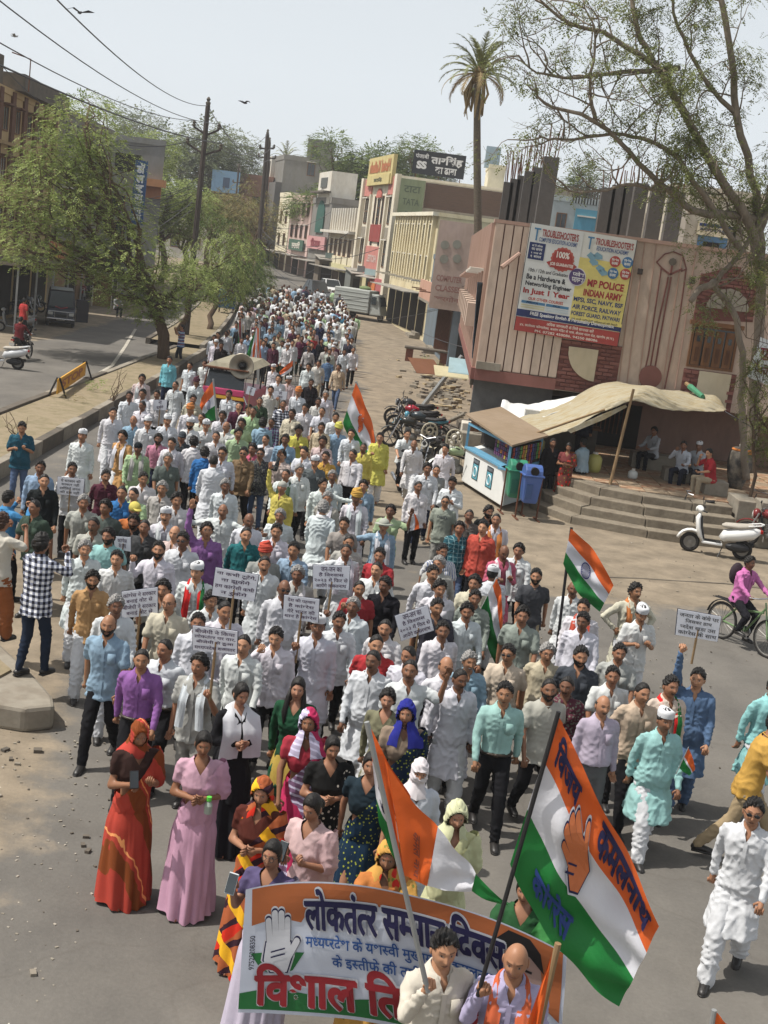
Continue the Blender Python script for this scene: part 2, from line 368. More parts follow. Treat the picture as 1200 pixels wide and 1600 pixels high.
# pale worn lines on the far carriageway
LINE = mat('worn_paint', S(176, 170, 158), var=.5, scale=5, rough=.9)
def ribbon(name, pts, w, m, dz=.030):
 mb = MB(); vs = []
 for i, p in enumerate(pts):
  a = Vector((*pts[max(0, i-1)], 0)); b = Vector((*pts[min(len(pts)-1, i+1)], 0)); d = (b-a).normalized(); n = Vector((-d.y, d.x, 0))*w/2
  for s in (-1, 1): q = Vector((*p, 0))+n*s; vs.append((q.x, q.y, gz(q.y)+dz))
 mb.add(vs, [(2*i, 2*i+1, 2*i+3, 2*i+2) for i in range(len(pts)-1)]); return tag(mb.build(name, m), kind='structure')
ribbon('road_marking', [(-10.9, 44), (-11.3, 50), (-12.6, 58), (-14.3, 68)], .14, LINE)
ribbon('road_marking', [tuple(G(*p)[:2]) for p in ((945, 903), (1000, 905), (1060, 909), (1133, 913), (1200, 921))], .05, CONCD, .022)
# ---------------- buildings ----------------
def plaster(r, g, b, v=.28, **k):
 n = 'plaster_%d_%d_%d' % (r, g, b)
 return mat(n, S(r, g, b), var=v, scale=.9, bump=.25, rough=.93, col2=S(int(r*.88), int(g*.87), int(b*.85)), stretch=(1, 1, .45), **k)
GLASS = mat('window_glass', S(52, 58, 62), var=.3, scale=1.5, bump=0, rough=.12, spec=.6)
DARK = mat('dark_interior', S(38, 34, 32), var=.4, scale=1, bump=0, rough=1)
WOOD = mat('wood', S(112, 78, 52), var=.35, scale=3, bump=.3, rough=.8, stretch=(4, 4, .6))
IRON = mat('rusty_sheet', S(112, 96, 84), var=.35, scale=1.6, bump=.2, rough=.8, col2=S(92, 76, 64), stretch=(3, 3, .5))
BRICK = mat('brick', S(118, 74, 60), var=.35, scale=6, bump=.3, rough=.95)
STEEL = mat('galvanised_steel', S(150, 152, 152), var=.2, scale=2, bump=.05, rough=.5, metal=.4)
TIN = mat('corrugated_tin', S(150, 146, 138), var=.3, scale=1.2, bump=.2, rough=.7, metal=.2)
WHITE = plaster(214, 210, 200); RUST = mat('rust', S(98, 62, 44), var=.4, scale=4, bump=.3, rough=.9)
class Face:
 """an upright wall face: u runs along it in metres, z up, off out of it"""
 def __init__(s, A, B, root=None):
  s.A = Vector((A[0], A[1], 0)); s.B = Vector((B[0], B[1], 0)); s.d = (s.B-s.A); s.L = s.d.length; s.d.normalize()
  s.n = Vector((s.d.y, -s.d.x, 0))
  if s.n.dot(-s.A) < 0: s.n = -s.n
  s.root = root; s.R = Matrix(((s.d.x, s.n.x, 0, 0), (s.d.y, s.n.y, 0, 0), (0, 0, 1, 0), (0, 0, 0, 1)))
 def p(s, u, z, off=.0): v = s.A + s.d*u + s.n*off; return Vector((v.x, v.y, z))
 def uz(s, px, py): q = PW(px, py, s.A, s.B); return ((q-s.A).xy.dot(s.d.xy), q.z)
 def px(s, px, py, off=.0): u, z = s.uz(px, py); return s.p(u, z, off)
 def box(s, mb, u0, u1, z0, z1, o0, o1):
  c = s.p((u0+u1)/2, (z0+z1)/2, (o0+o1)/2); return mb.box((0, 0, 0), (abs(u1-u0), abs(o1-o0), abs(z1-z0)), M=Matrix.Translation(c) @ s.R)
 def part(s, name, m, *boxes, parent=None, bevel=0, label=None):
  mb = MB()
  for b in boxes: s.box(mb, *b)
  return mb.build(name, m, parent or s.root, world=True, bevel=bevel, label=label) if (parent or s.root) is s.root else s._sub(mb, name, m, parent)
 def _sub(s, mb, name, m, parent):
  Mi = s.root.matrix_basis.inverted(); mb.v = [tuple(Mi @ Vector(v)) for v in mb.v]; return mb.build(name, m, parent)
 def window(s, u, z, w, h, frame=WOOD, pane=GLASS, cols=2, rows=1, sill=True, shade=.0, hood=None):
  """u,z = centre"""
  fr = MB(); t = min(.07, w*.08)
  for a, b in ((u-w/2, u-w/2+t), (u+w/2-t, u+w/2)): s.box(fr, a, b, z-h/2, z+h/2, -.02, .05)
  for a, b in ((z-h/2, z-h/2+t), (z+h/2-t, z+h/2)): s.box(fr, u-w/2+t, u+w/2-t, a, b, -.02, .05)
  for c in range(1, cols): x = u-w/2+w*c/cols; s.box(fr, x-t*.3, x+t*.3, z-h/2+t, z+h/2-t, -.02, .04)
  for c in range(1, rows): x = z-h/2+h*c/rows; s.box(fr, u-w/2+t, u+w/2-t, x-t*.3, x+t*.3, -.015, .045)
  f = fr.build('window', frame, s.root, world=True)
  pn = MB(); s.box(pn, u-w/2+t, u+w/2-t, z-h/2+t, z+h/2-t, -.05, .012); s._sub(pn, 'pane', pane, f)
  if shade: s.part('window_hood', hood or WHITE, (u-w/2-.12, u+w/2+.12, z+h/2+.02, z+h/2+.1, 0, shade))
  return f
 def ribs(s, name, m, u0, u1, z0, z1, n, w, o, parent=None):
  for i in range(n):
   u = u0+(u1-u0)*(i+.5)/n; s.part(name, m, (u-w/2, u+w/2, z0, z1, .0, o))
 def write(s, body, u0, z1, u1, z0, m, off=.03, bold=.03, name='lettering', parent=None):
  k = (body, bold)
  if k not in _TT: _TT[k] = text_tris(body, bold)
  vs, fs = _TT[k]; xs = [p[0] for p in vs]; yy = [p[1] for p in vs]; a, b, c, d = min(xs), max(xs), min(yy), max(yy)
  mb = MB(); mb.add([s.p(u0+(x-a)/(b-a)*(u1-u0), z0+(y-c)/(d-c)*(z1-z0), off) for x, y in vs], fs)
  Mi = s.root.matrix_basis.inverted(); mb.v = [tuple(Mi @ Vector(v)) for v in mb.v]
  return mb.build(name, m, parent or s.root, fixn=False)
def shell(root, pts, z0, z1, m, name='wall', slab=None, parapet=.0, rm=None):
 """closed building body on a footprint"""
 mb = MB(); mb.prism([(x, y, z0) for x, y in pts], (0, 0, z1-z0)); w = mb.build(name, m, root, world=True)
 if parapet:
  mb = MB(); n = len(pts)
  for i in range(n):
   a, b = Vector((*pts[i], 0)), Vector((*pts[(i+1) % n], 0)); d = (b-a).normalized(); nn = Vector((-d.y, d.x, 0))*.06
   mb.prism([(a+nn).to_tuple()[:2]+(z1,), (b+nn).to_tuple()[:2]+(z1,), (b-nn).to_tuple()[:2]+(z1,), (a-nn).to_tuple()[:2]+(z1,)], (0, 0, parapet))
  mb.build('parapet', rm or m, root, world=True)
 return w
def bldg(name, label, A, B, width, zt, m, cat='building', z0=None, parapet=.7, group=None, side_m=None):
 """A near corner, B far corner on the street; the body runs back to the right of the street (width>0) or left"""
 A = Vector((*A, 0)); B = Vector((*B, 0)); z0 = min(gz(A.y), gz(B.y))-.1 if z0 is None else z0
 root = thing(name, label, cat, (A.x, A.y, max(0, z0)), group=group)
 pts = [(A.x, A.y), (B.x, B.y), (B.x+width, B.y+.0), (A.x+width, A.y)]
 shell(root, pts, z0, zt, m, parapet=parapet)
 f = Face(A, B, root); g = Face(A, (A.x+width, A.y), root)
 return root, f, g
# --- pink corner building with the billboard ---
PINK = mat('pink_plaster', S(200, 180, 164), var=.42, scale=1.1, bump=.3, rough=.93, col2=S(174, 153, 138), stretch=(1, 1, .4)); PINKD = plaster(176, 146, 132); REDP = plaster(118, 76, 70); REDP2 = plaster(134, 90, 83); BACKW = plaster(150, 124, 112, .35)
Y0 = 37.5; X0 = 2.1
pk = thing('corner_building', 'two storey pink building with dark red brick panels and a large billboard on its corner', 'building', (X0, Y0+2, 0))
FR = Face((X0, Y0), (17.5, Y0), pk); SD = Face((X0, Y0), (2.55, 63), pk)
ZB, ZT = 2.45, 6.95
mb = MB(); mb.prism([(X0, Y0, ZB), (17.5, Y0, ZB), (17.5, 64, ZB), (2.55, 63, ZB)], (0, 0, ZT-ZB)); mb.build('upper_wall', PINK, pk, world=True)
mb = MB(); mb.prism([(3.3, 39.6, 0), (17.5, 39.6, 0), (17.5, 64, 0), (3.3, 63, 0)], (0, 0, ZB)); mb.build('lower_wall', BACKW, pk, world=True)
FR.part('roof_edge', PINKD, (-.05, 15.4, ZT, ZT+.10, -.25, .06))
# fluted corner
def PX6(zx, zy): return (700+zx/2.4, 320+zy/2.4)
ub = FR.uz(*PX6(425, 520))[0]
SD.ribs('fluting', PINKD, .1, 25.3, ZB+.05, ZT, 42, .26, .10)
for u in (2.0, 4.2, 6.6, 9.0, 11.5, 14.5, 18.0):
 SD.part('ledge', WHITE if u < 8 else PINKD, (u, u+1.3, ZT-1.35-(u*.03), ZT-1.27-(u*.03), .05, .5))
 SD.part('window_fin', PINK, (u+.2, u+1.1, ZB+1.4, ZB+2.1, .05, .42))
nf = 9
for i in range(nf):
 u = (ub)*(i+.5)/nf; FR.part('fluting', PINK, (u-ub/nf*.43, u+ub/nf*.43, ZB+.36, ZT-.02, .0, .09))
 FR.part('groove', REDP, (u+ub/nf*.45, u+ub/nf*.55, ZB+.34, ZT-.02, .0, .02))
FR.part('base_band', REDP2, (.0, ub, ZB, ZB+.33, .0, .12)); FR.part('corner_bracket', CONC, (.0, .7, ZB+.33, ZB+.55, .09, .2)); SD.part('base_band', REDP2, (.0, 25, ZB, ZB+.33, .0, .12))
def bricks_on(F, u0, u1, z0, z1, rows, cols, m, root, skip=None, off=.035, ms=None):
 bw = (u1-u0)/cols; bh = (z1-z0)/rows; base = None; meshes = []
 for k in range(4):
  mb = MB(); mb.box((0, 0, 0), (bw-.02, .05, bh-.022-.004*k)); meshes.append(mb.mesh('brick', [ms[k % len(ms)] if ms else m]))
 for r_ in range(rows):
  for c in range(cols+(r_ % 2)):
   u = u0+bw*(c+.5-(.5 if r_ % 2 else 0)); z = z0+bh*(r_+.5)
   if u < u0+bw*.2 or u > u1-bw*.2: continue
   if skip and skip(u, z): continue
   p = F.p(u, z, off+RNG.uniform(-.008, .008)) - Vector(root.location)
   inst('brick', meshes[RNG.randint(4)], root, p, (0, 0, math.atan2(F.d.y, F.d.x)))
a = FR.uz(*PX6(430, 510)); b = FR.uz(*PX6(612, 700)); u0, u1 = a[0]-.05, b[0]+.1; z1, z0 = a[1]+.05, ZB+.02
FR.part('panel_bed', REDP, (u0, u1, z0, z1, .0, .02))
cu, cz = FR.uz(*PX6(562, 552));
qs = lambda u, z: (u-cu)**2+(z-cz)**2 < .88**2 and u < cu+.05 and z < cz+.1
bricks_on(FR, u0, u1, z0, z1, 13, 6, REDP, pk, skip=qs, ms=[REDP, REDP2])
mb = MB(); poly = [FR.p(cu+.0, cz+.06, .03)]+[FR.p(cu-.86*math.cos(t), cz-.86*math.sin(t)+.06*(t < .1), .03) for t in np.linspace(0, math.pi/2, 10)]
mb.prism(poly, tuple(FR.n*.05)); mb.build('quarter_disc', plaster(196, 184, 160), pk, world=True)
# smooth wall with the red outlined column motif
def pline(F, pts, w, m, name, off=.0, th=.03):
 mb = MB()
 for i in range(len(pts)-1):
  a = F.p(*F.uz(*pts[i]), off+th/2); b = F.p(*F.uz(*pts[i+1]), off+th/2); mb.tube([a, b], [w*.7, w*.7], 4, tw=math.pi/4)
 return mb.build(name, m, F.root, world=True)
arch = [PX6(*q) for q in ((722, 690), (752, 560), (800, 235), (782, 215), (812, 185), (845, 176), (880, 190), (893, 240), (875, 250))]
pline(FR, arch, .035, REDP, 'red_outline'); pline(FR, [PX6(*q) for q in ((893, 240), (868, 420), (838, 560), (812, 690))], .035, REDP, 'red_outline')
for dx in (-10, 8): pline(FR, [PX6(832+dx*.6, 270), PX6(790+dx, 480), PX6(765+dx, 628)], .04, REDP, 'red_outline')
pline(FR, [PX6(798, 235), PX6(832, 262), PX6(878, 240)], .05, REDP, 'red_outline'); pline(FR, [PX6(834, 262), PX6(842, 215)], .05, REDP, 'red_outline')
u, z = FR.uz(*PX6(758, 645)); mb = MB(); mb.tube([FR.p(u, z, -.01), FR.p(u, z, .04)], .33, 20); mb.build('red_disc', REDP2, pk, world=True)
u, z = FR.uz(*PX6(842, 214)); mb = MB(); mb.tube([FR.p(u, z, -.01), FR.p(u, z, .04)], .11, 8); mb.build('rosette', CONCD, pk, world=True)
for q in ((718, 250), (912, 285)):
 u, z = FR.uz(*PX6(*q)); FR.part('downlight', mat('lamp_casing', S(60, 52, 48)), (u-.06, u+.06, z-.08, z+.08, 0, .22))
for x in (637, 668, 712):
 a, b = PX6(x+70, 140), PX6(x, 690); pline(FR, [a, b], .025, PINKD, 'plaster_joint')
for x in (930, 880): pline(FR, [PX6(x, 175), PX6(x-78, 690)], .03, PINKD, 'plaster_joint')
# gable of dark red brick with a fan, and the carved window
gp = [PX6(*q) for q in ((948, 262), (1078, 230), (1160, 312), (1142, 440), (918, 432))]
gpl = [FR.uz(*q) for q in gp]
mb = MB(); mb.prism([FR.p(u, z, .0) for u, z in gpl], tuple(FR.n*.02)); mb.build('gable_bed', REDP, pk, world=True)
def inpoly(u, z, P):
 c = False
 for i in range(len(P)):
  (x1, y1), (x2, y2) = P[i-1], P[i]
  if (y1 > z) != (y2 > z) and u < (x2-x1)*(z-y1)/(y2-y1)+x1: c = not c
 return c
gu0, gu1 = min(q[0] for q in gpl), max(q[0] for q in gpl); gz0, gz1 = min(q[1] for q in gpl), max(q[1] for q in gpl)
fu, fz = FR.uz(*PX6(1045, 395))
bricks_on(FR, gu0, gu1, gz0, gz1, 16, 7, REDP, pk, skip=lambda u, z: not inpoly(u, z, gpl) or ((u-fu)**2+(z-fz)**2 < .62**2), ms=[REDP, REDP2])
for i in range(7):
 t0, t1 = math.pi*i/7+.03, math.pi*(i+1)/7-.03; mb = MB()
 mb.prism([FR.p(fu+.14*math.cos(t0), fz+.14*math.sin(t0), .02), FR.p(fu+.6*math.cos(t0), fz+.6*math.sin(t0), .02), FR.p(fu+.62*math.cos((t0+t1)/2), fz+.62*math.sin((t0+t1)/2), .02), FR.p(fu+.6*math.cos(t1), fz+.6*math.sin(t1), .02), FR.p(fu+.14*math.cos(t1), fz+.14*math.sin(t1), .02)], tuple(FR.n*.05)); mb.build('fan_blade', CONC, pk, world=True)
a = FR.uz(*PX6(920, 440)); b = FR.uz(*PX6(1090, 470)); c = FR.uz(*PX6(905, 600))
u0, u1, z1, z0 = a[0], b[0]+.02, a[1]-.05, c[1]-.05
FR.window((u0+u1)/2, (z0+z1)/2, u1-u0, z1-z0, cols=1)
for i in range(4):
 w = (u1-u0-.14)/4; x = u0+.07+w*i; FR.part('shutter', WOOD, (x+.03, x+w-.03, z0+.08, z1-.12, .015, .06))
 FR.part('shutter_panel', GLASS, (x+.1, x+w-.1, z0+.75, z1-.3, .06, .067)); FR.part('shutter_panel', mat('old_wood', S(86, 58, 40)), (x+.1, x+w-.1, z0+.18, z0+.6, .06, .075))
FR.part('lintel', WOOD, (u0-.1, u1+.1, z1, z1+.12, 0, .15))
a = FR.uz(*PX6(885, 615)); b = FR.uz(*PX6(1080, 650)); c0 = FR.uz(*PX6(945, 622)); c1 = FR.uz(*PX6(1035, 728))
skp = lambda u, z: c0[0]-.08 < u < c1[0]+.12 and z < c0[1]+.02
FR.part('panel_bed', REDP, (a[0], b[0], ZB, z0-.06, 0, .02)); bricks_on(FR, a[0], b[0], ZB+.02, z0-.08, 9, 7, REDP, pk, skip=skp, ms=[REDP, REDP2])
FR.part('cream_panel', plaster(190, 180, 158), (c0[0]-.02, c1[0]+.08, ZB+.05, c0[1], 0, .06))
# right hand stretch of wall with another window
FR.window(13.6, 4.6, 1.5, 1.7, cols=2, rows=2); FR.part('cornice', PINKD, (10.2, 15.4, 6.2, 6.3, 0, .12))
# undercroft: beam, grille, doors
UN = Face((3.3, 39.6), (17.5, 39.6), pk)
UN.part('beam', CONCD, (-1.2, 3.6, 2.1, ZB, 0, .25)); UN.part('shutter_box', mat('grey_sheet', S(98, 98, 98)), (-1.15, 1.2, 1.15, 2.4, 1.4, 1.55))
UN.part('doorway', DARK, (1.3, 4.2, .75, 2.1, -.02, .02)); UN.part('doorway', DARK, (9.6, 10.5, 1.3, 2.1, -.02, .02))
for i in range(9): UN.part('grille_bar', RUST, (2.6+i*.13, 2.63+i*.13, 1.15, 2.05, .03, .06))
for x in (-.9, -.55, -.2): UN.part('plank', WOOD, (x-.13, x+.13, .2, 2.3, .9, .96))
# --- billboard ---
bb = thing('billboard', 'large printed coaching centre billboard, white and yellow with a red foot, on the pink wall', 'billboard', tuple(FR.px(828, 349, .2)))
bq = [FR.px(*PX6(*q), .24) for q in ((308, 68), (706, 134), (632, 529), (243, 467))]
mb = MB(); mb.prism(bq, tuple(FR.n*-.07)); mb.build('backing', mat('vinyl_white', S(196, 196, 190), var=.08, bump=.05, rough=.5), bb, world=True)
def bsurf(off): return bil(bq[0], bq[1], bq[2], bq[3], FR.n*off)
def bpoly(name, pts, m, off):
 f = bsurf(off); mb = MB(); mb.prism([f(*p) for p in pts], tuple(FR.n*.003)); return mb.build(name, m, bb, world=True)
def brect(name, u0, v0, u1, v1, m, off=.004): return bpoly(name, [(u0, v0), (u1, v0), (u1, v1), (u0, v1)], m, off)
def bdisc(name, u, v, r_, m, off=.008, n=20, star=0): return bpoly(name, [(u+r_*(1+star*(k % 2))*math.cos(2*math.pi*k/n)*.98, v+r_*(1+star*(k % 2))*math.sin(2*math.pi*k/n)) for k in range(n)], m, off)
def btext(t, u0, v0, u1, v1, c, bold=.03, off=.016): lettering(t, bsurf(off), u0, v0, u1, v1, ink(*c), bb, bold=bold)
YEL = ink(222, 205, 110); BLU = ink(38, 52, 108); REDI = ink(176, 62, 56); LB = ink(70, 130, 175)
brect('yellow_field', .50, .235, 1.0, .865, YEL); bpoly('grey_field', [(.0, .0), (.5, 0), (.5, .80), (0, .80)], mat('vinyl_grey', S(196, 198, 196), var=.05, bump=0), .003)
brect('red_foot', .0, .868, 1.0, 1.0, REDI); brect('blue_band', .0, .795, 1.0, .862, BLU, .006)
btext("TROUBLESHOOTER'S", .12, .035, .46, .105, (168, 58, 56)); btext("COMPUTER EDUCATION ACADEMY", .10, .115, .46, .155, (60, 90, 150), .02)
btext("TROUBLESHOOTER'S", .62, .035, .975, .10, (168, 58, 56)); btext("EDUCATION ACADEMY", .64, .112, .94, .15, (60, 90, 150), .02)
for u in (.05, .55):
 brect('emblem', u-.005, .035, u+.055, .05, LB, .008); brect('emblem', u+.015, .05, u+.03, .15, LB, .008)
brect('blue_label', .02, .17, .17, .325, BLU, .008)
for i, t in enumerate(('सभी कोर्स', 'का समय', '१ माह से', '१ साल')): btext(t, .045, .185+.034*i, .145, .208+.034*i, (225, 225, 225), .02)
bdisc('seal', .345, .285, .115, ink(196, 92, 78), star=-.08, n=36); bdisc('seal', .345, .285, .095, ink(178, 60, 54), .012)
bpoly('ribbon', [(.2, .33), (.24, .31), (.45, .31), (.49, .33), (.45, .37), (.24, .37)], ink(178, 60, 54), .013)
btext("100%", .285, .215, .405, .275, (235, 230, 220)); btext("JOB GUARANTEE", .235, .32, .455, .358, (235, 225, 215), .03, .02)
btext("10th / 12th and Graduates", .05, .405, .42, .44, (40, 40, 50), .015); btext("Be a Hardware &", .04, .46, .41, .51, (30, 30, 40), .03); btext("Networking Engineer", .04, .525, .475, .58, (30, 30, 40), .03)
btext("In Just 1 Year", .03, .59, .47, .655, (176, 44, 44), .04); btext("OUR OTHER COURSES", .09, .672, .42, .70, (200, 80, 60), .03)
brect('table_head', .03, .71, .255, .735, LB, .008); brect('table_head', .265, .71, .48, .735, LB, .008); btext("PGDCA", .08, .712, .19, .732, (20, 40, 90)); btext("DCA", .33, .712, .40, .732, (20, 40, 90))
for v in (.745, .765):
 brect('table_row', .03, v, .255, v+.013, ink(205, 200, 160), .008); brect('table_row', .265, v, .48, v+.013, ink(190, 205, 215), .008)
bdisc('purple_badge', .505, .42, .085, ink(214, 210, 220)); bdisc('purple_badge', .505, .42, .076, ink(86, 66, 120), .012); btext("प्रवेश", .462, .37, .568, .415, (235, 235, 235), .02); btext("प्रारम्भ", .46, .425, .57, .47, (235, 235, 235), .02)
for (u, v) in ((.60, .21), (.66, .20), (.70, .31), (.63, .26), (.73, .34)): bpoly('vehicle_picture', [(u-.04, v), (u-.01, v-.035), (u+.045, v-.01), (u+.05, v+.02), (u, v+.035)], ink(120, 165, 185), .008)
for (u, v, c) in ((.83, .225, (190, 70, 62)), (.945, .215, (66, 120, 170)), (.83, .335, (66, 120, 170)), (.945, .325, (190, 70, 62))):
 bdisc('round_badge', u, v, .052, ink(*c)); btext('विशेष', u-.034, v-.03, u+.034, v-.005, (235, 235, 230), .02); btext('कक्षा', u-.03, v+.005, u+.03, v+.03, (235, 235, 230), .02)
btext("MP POLICE", .61, .42, .955, .49, (170, 44, 50), .04); btext("INDIAN ARMY", .59, .515, .955, .58, (170, 44, 50), .04)
btext("MPSI, SSC, NAVY, BSF", .51, .60, .975, .65, (40, 60, 120), .03); btext("AIR FORCE, RAILWAY", .51, .67, .97, .72, (40, 60, 120), .03); btext("FOREST GUARD, PATWARI", .51, .735, .97, .78, (40, 60, 120), .03)
brect('yellow_strip', .5, .79, 1, .82, YEL, .010); btext("एवं सभी प्रतियोगी परीक्षाओं की तैयारी", .52, .794, .96, .82, (60, 60, 70), .01, .02)
btext("FREE Speaking English & Personality Development", .13, .805, .93, .848, (235, 235, 235), .02); btext("अधिक जानकारी के लिये सम्पर्क करें", .3, .878, .75, .912, (240, 225, 210), .01)
btext("४४, कालेश्वर कॉम्पलेक्स, बजरंग मंदिर के पास, कैलाश मार्ग रोड, खरगोन (म.प्र.)", .05, .92, .95, .955, (240, 225, 210), .01); btext("PH. 07282 450086, 94250 88086", .2, .965, .8, .992, (240, 225, 210), .01)
for i in (0, 1): brect('edge_batten', .0 if i == 0 else .993, .0, .007 if i == 0 else 1.0, 1.0, mat('batten', S(70, 70, 72)), .004)
# second, faded board seen edge-on further along the wall
f2 = thing('faded_hoarding', 'faded pink hoarding with round pictures fixed beyond the pink building corner', 'billboard', (1.75, 66, 4)); FH = Face((1.0, 66), (2.75, 66), f2)
FH.part('board', plaster(188, 168, 158), (-.1, 1.65, 3.2, 7.6, -.05, .03))
for (u, z) in ((.3, 6.4), (.9, 6.5), (.35, 5.7), (1.0, 5.8)):
 mb = MB(); mb.tube([FH.p(u, z, .02), FH.p(u, z, .06)], .22, 16); mb.build('round_picture', plaster(150, 150, 140), f2, world=True)
for i, t in enumerate(('COMPUTER', 'CLASSES', 'खरगोन')): FH.write(t, .1, 4.9-i*.5, 1.4, 4.6-i*.5, ink(170, 120, 110), .05)
# --- shop with pink balcony and brown shutters ---
BLUEG = plaster(112, 124, 134); PB = plaster(198, 156, 136)
sb, F, Gs = bldg('shop_house', 'small blue-grey shop house with a pink balcony over brown metal shutters', (2.35, 70), (1.1, 86), 10, 5.6, BLUEG, parapet=.3)
for i in range(9): F.part('shutter', IRON, (.4+i*.85, .4+i*.85+.8, .35, 3.0, .0, .06))
for i in range(36): F.part('shutter_rib', RUST, (.45+i*.21, .48+i*.21, .4, 2.95, .06, .085))
F.part('balcony_floor', CONC, (.0, 9.0, 3.15, 3.3, 0, 1.3)); F.part('balcony_front', PB, (.2, 8.6, 3.3, 4.35, 1.2, 1.3)); Gs.part('balcony_side', BLUEG, (-1.3, .0, 3.3, 4.35, .0, .08)); Gs.part('side_wall_bay', mat('painted_blue_wall', S(96, 112, 136), var=.3, scale=1.2), (.0, 2.5, 3.2, 5.6, 0, .12))
for i in range(5): Gs.part('baluster', BLUEG, (-1.1+i*.24, -1.02+i*.24, 4.35, 4.8, .01, .06))
F.part('tarpaulin', mat('grey_tarp', S(92, 100, 110), var=.25, scale=2, bump=.5), (1.0, 7.5, 4.7, 5.9, .02, .08)); Gs.part('tarpaulin', mat('grey_tarp'), (.1, 2.6, 5.8, 7.3, .14, .2)); Gs.part('dark_opening', DARK, (.0, 1.3, 4.3, 5.3, .13, .16))
Gs.part('side_door', DARK, (.4, 1.4, .3, 2.6, 0, .05)); Gs.part('awning_post', RUST, (1.7, 1.78, 0, 3.1, .1, .2))
for i in range(3): F.part('awning_pole', RUST, (1.0+i*3, 1.05+i*3, 3.8, 3.86, 1.3, 1.9))
CREAM = plaster(214, 202, 168)
cb, F, Gs = bldg('ribbed_house', 'cream house with tall vertical ribs beside the hotel', (1.1, 86), (-1.9, 100.5), 9, 8.35, CREAM, parapet=.0)
F.ribs('rib', plaster(226, 214, 180), .3, 14.4, 4.2, 8.6, 15, .32, .28)
for z in (4.2, 6.3):
 for i in range(7): F.window(1.3+i*2.0, z+.9, .8, 1.1, shade=.25)
F.part('roof_lip', plaster(232, 226, 206), (0, 14.8, 8.35, 8.6, 0, .45)); Gs.part('side_slab', CREAM, (0, 9, 8.35, 8.6, 0, .1))
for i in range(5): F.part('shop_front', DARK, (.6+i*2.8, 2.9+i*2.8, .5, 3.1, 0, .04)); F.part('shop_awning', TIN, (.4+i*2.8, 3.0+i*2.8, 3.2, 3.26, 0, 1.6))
for i in range(6): F.part('drain_pipe', WHITE, (.1+i*2.8, .2+i*2.8, 4.0, 4.1, .2, 1.3))
# --- hotel ---
HW = plaster(222, 214, 196); HP = plaster(196, 130, 122); HY = plaster(200, 186, 132)
ho, F, Gs = bldg('hotel', 'tall narrow hotel front in white and pink with a yellow name board on top', (-2.0, 102), (-5.4, 116.5), 10, 11.3, HW, parapet=.2)
L_ = F.L
F.part('name_board', HY, (2.4, L_-2.4, 10.9, 13.2, .0, .3)); F.write('Hotel Kailash', 3.2, 12.9, L_-3.2, 11.9, ink(196, 110, 60), .33, .05); F.part('name_strip', HY, (2.8, L_-2.8, 10.9, 11.7, .3, .4)); F.write('होटल', 5.6, 11.5, 9, 11.1, ink(90, 90, 60), .42, .04)
for a, b in ((.0, .9), (L_-.9, L_)): F.part('pilaster', HW, (a, b, .5, 11.6, 0, .35))
for a, b in ((3.9, 4.3), (L_-4.3, L_-3.9)): F.part('pilaster', HW, (a, b, 3.2, 10.2, 0, .22))
for a, b in ((.9, 3.9), (L_-3.9, L_-.9)):
 for z in (5.4, 8.8): F.window((a+b)/2, z, 2.0, 2.1, cols=2, rows=2, shade=.35)
 F.part('spandrel', CONC, (a+.2, b-.2, 6.6, 7.5, 0, .06)); F.part('pink_head', HP, (a, b, 10.1, 11.5, 0, .14))
F.part('red_bay', plaster(150, 70, 66), (5.2, L_-5.2, 6.3, 7.7, 0, .1)); F.part('pink_bay', HP, (4.4, L_-4.4, 3.6, 5.9, 0, .1)); F.part('pink_base', plaster(178, 100, 104), (.2, L_-.2, 2.2, 3.4, 0, .25))
F.window(L_/2, 8.7, 1.1, 2.2, cols=1, rows=3);
for du in (-1.6, 1.6): F.window(L_/2+du, 8.9, .7, 2.3, cols=1, rows=2)
mb = MB(); cc = L_/2; mb.prism([F.p(cc+1.0*math.cos(t), 9.9+.75*math.sin(t), .05) for t in np.linspace(0, math.pi, 10)], tuple(F.n*.1)); mb.build('arch_head', plaster(190, 110, 100), ho, world=True)
for u in (5.2, 8.6): F.part('wall_vent', DARK, (u, u+.8, 6.0, 6.4, 0, .05))
F.write('HOTEL', 5.5, 5.2, L_-5.5, 4.6, ink(220, 190, 180), .12, .04); F.part('shop_board', plaster(206, 120, 70), (3.6, 7, 2.3, 3.0, .26, .32)); F.part('shop_board', plaster(200, 190, 150), (7.5, 11, 2.4, 3.3, .26, .32)); F.part('dark_shopfront', DARK, (1, L_-1, .6, 2.1, 0, .05))
BRW = mat('far_brick_wall', S(96, 76, 66), var=.3, scale=2, bump=.4, rough=.95, col2=S(80, 64, 56), stretch=(1, 1, 6))
Gs.part('green_poster_wall', plaster(128, 138, 112), (.0, 1.9, 6.0, 11.3, .0, .12))
for i in range(5): Gs.write(('टाटा', 'TATA', 'सीमेंट', 'STEEL', 'TMT')[i], .3, 10.8-i*.95, 1.6, 10.3-i*.95, ink(90, 104, 84), .14, .02)
Gs.part('brick_infill', BRW, (1.95, 10.0, 6.2, 9.0, .0, .06)); Gs.part('brick_infill', BRW, (1.95, 10.0, 9.3, 11.2, .0, .06)); Gs.part('concrete_beam', CONC, (1.9, 10.0, 9.0, 9.3, 0, .12)); Gs.part('concrete_post', CONC, (6.0, 6.4, 6, 9, .06, .12))
dh = thing('roof_signboard', 'black rooftop signboard with white Hindi lettering above the brick wall of the hotel', 'sign', (-.5, 104, 11.3)); FD = Face((-1.6, 104), (3.2, 104), dh)
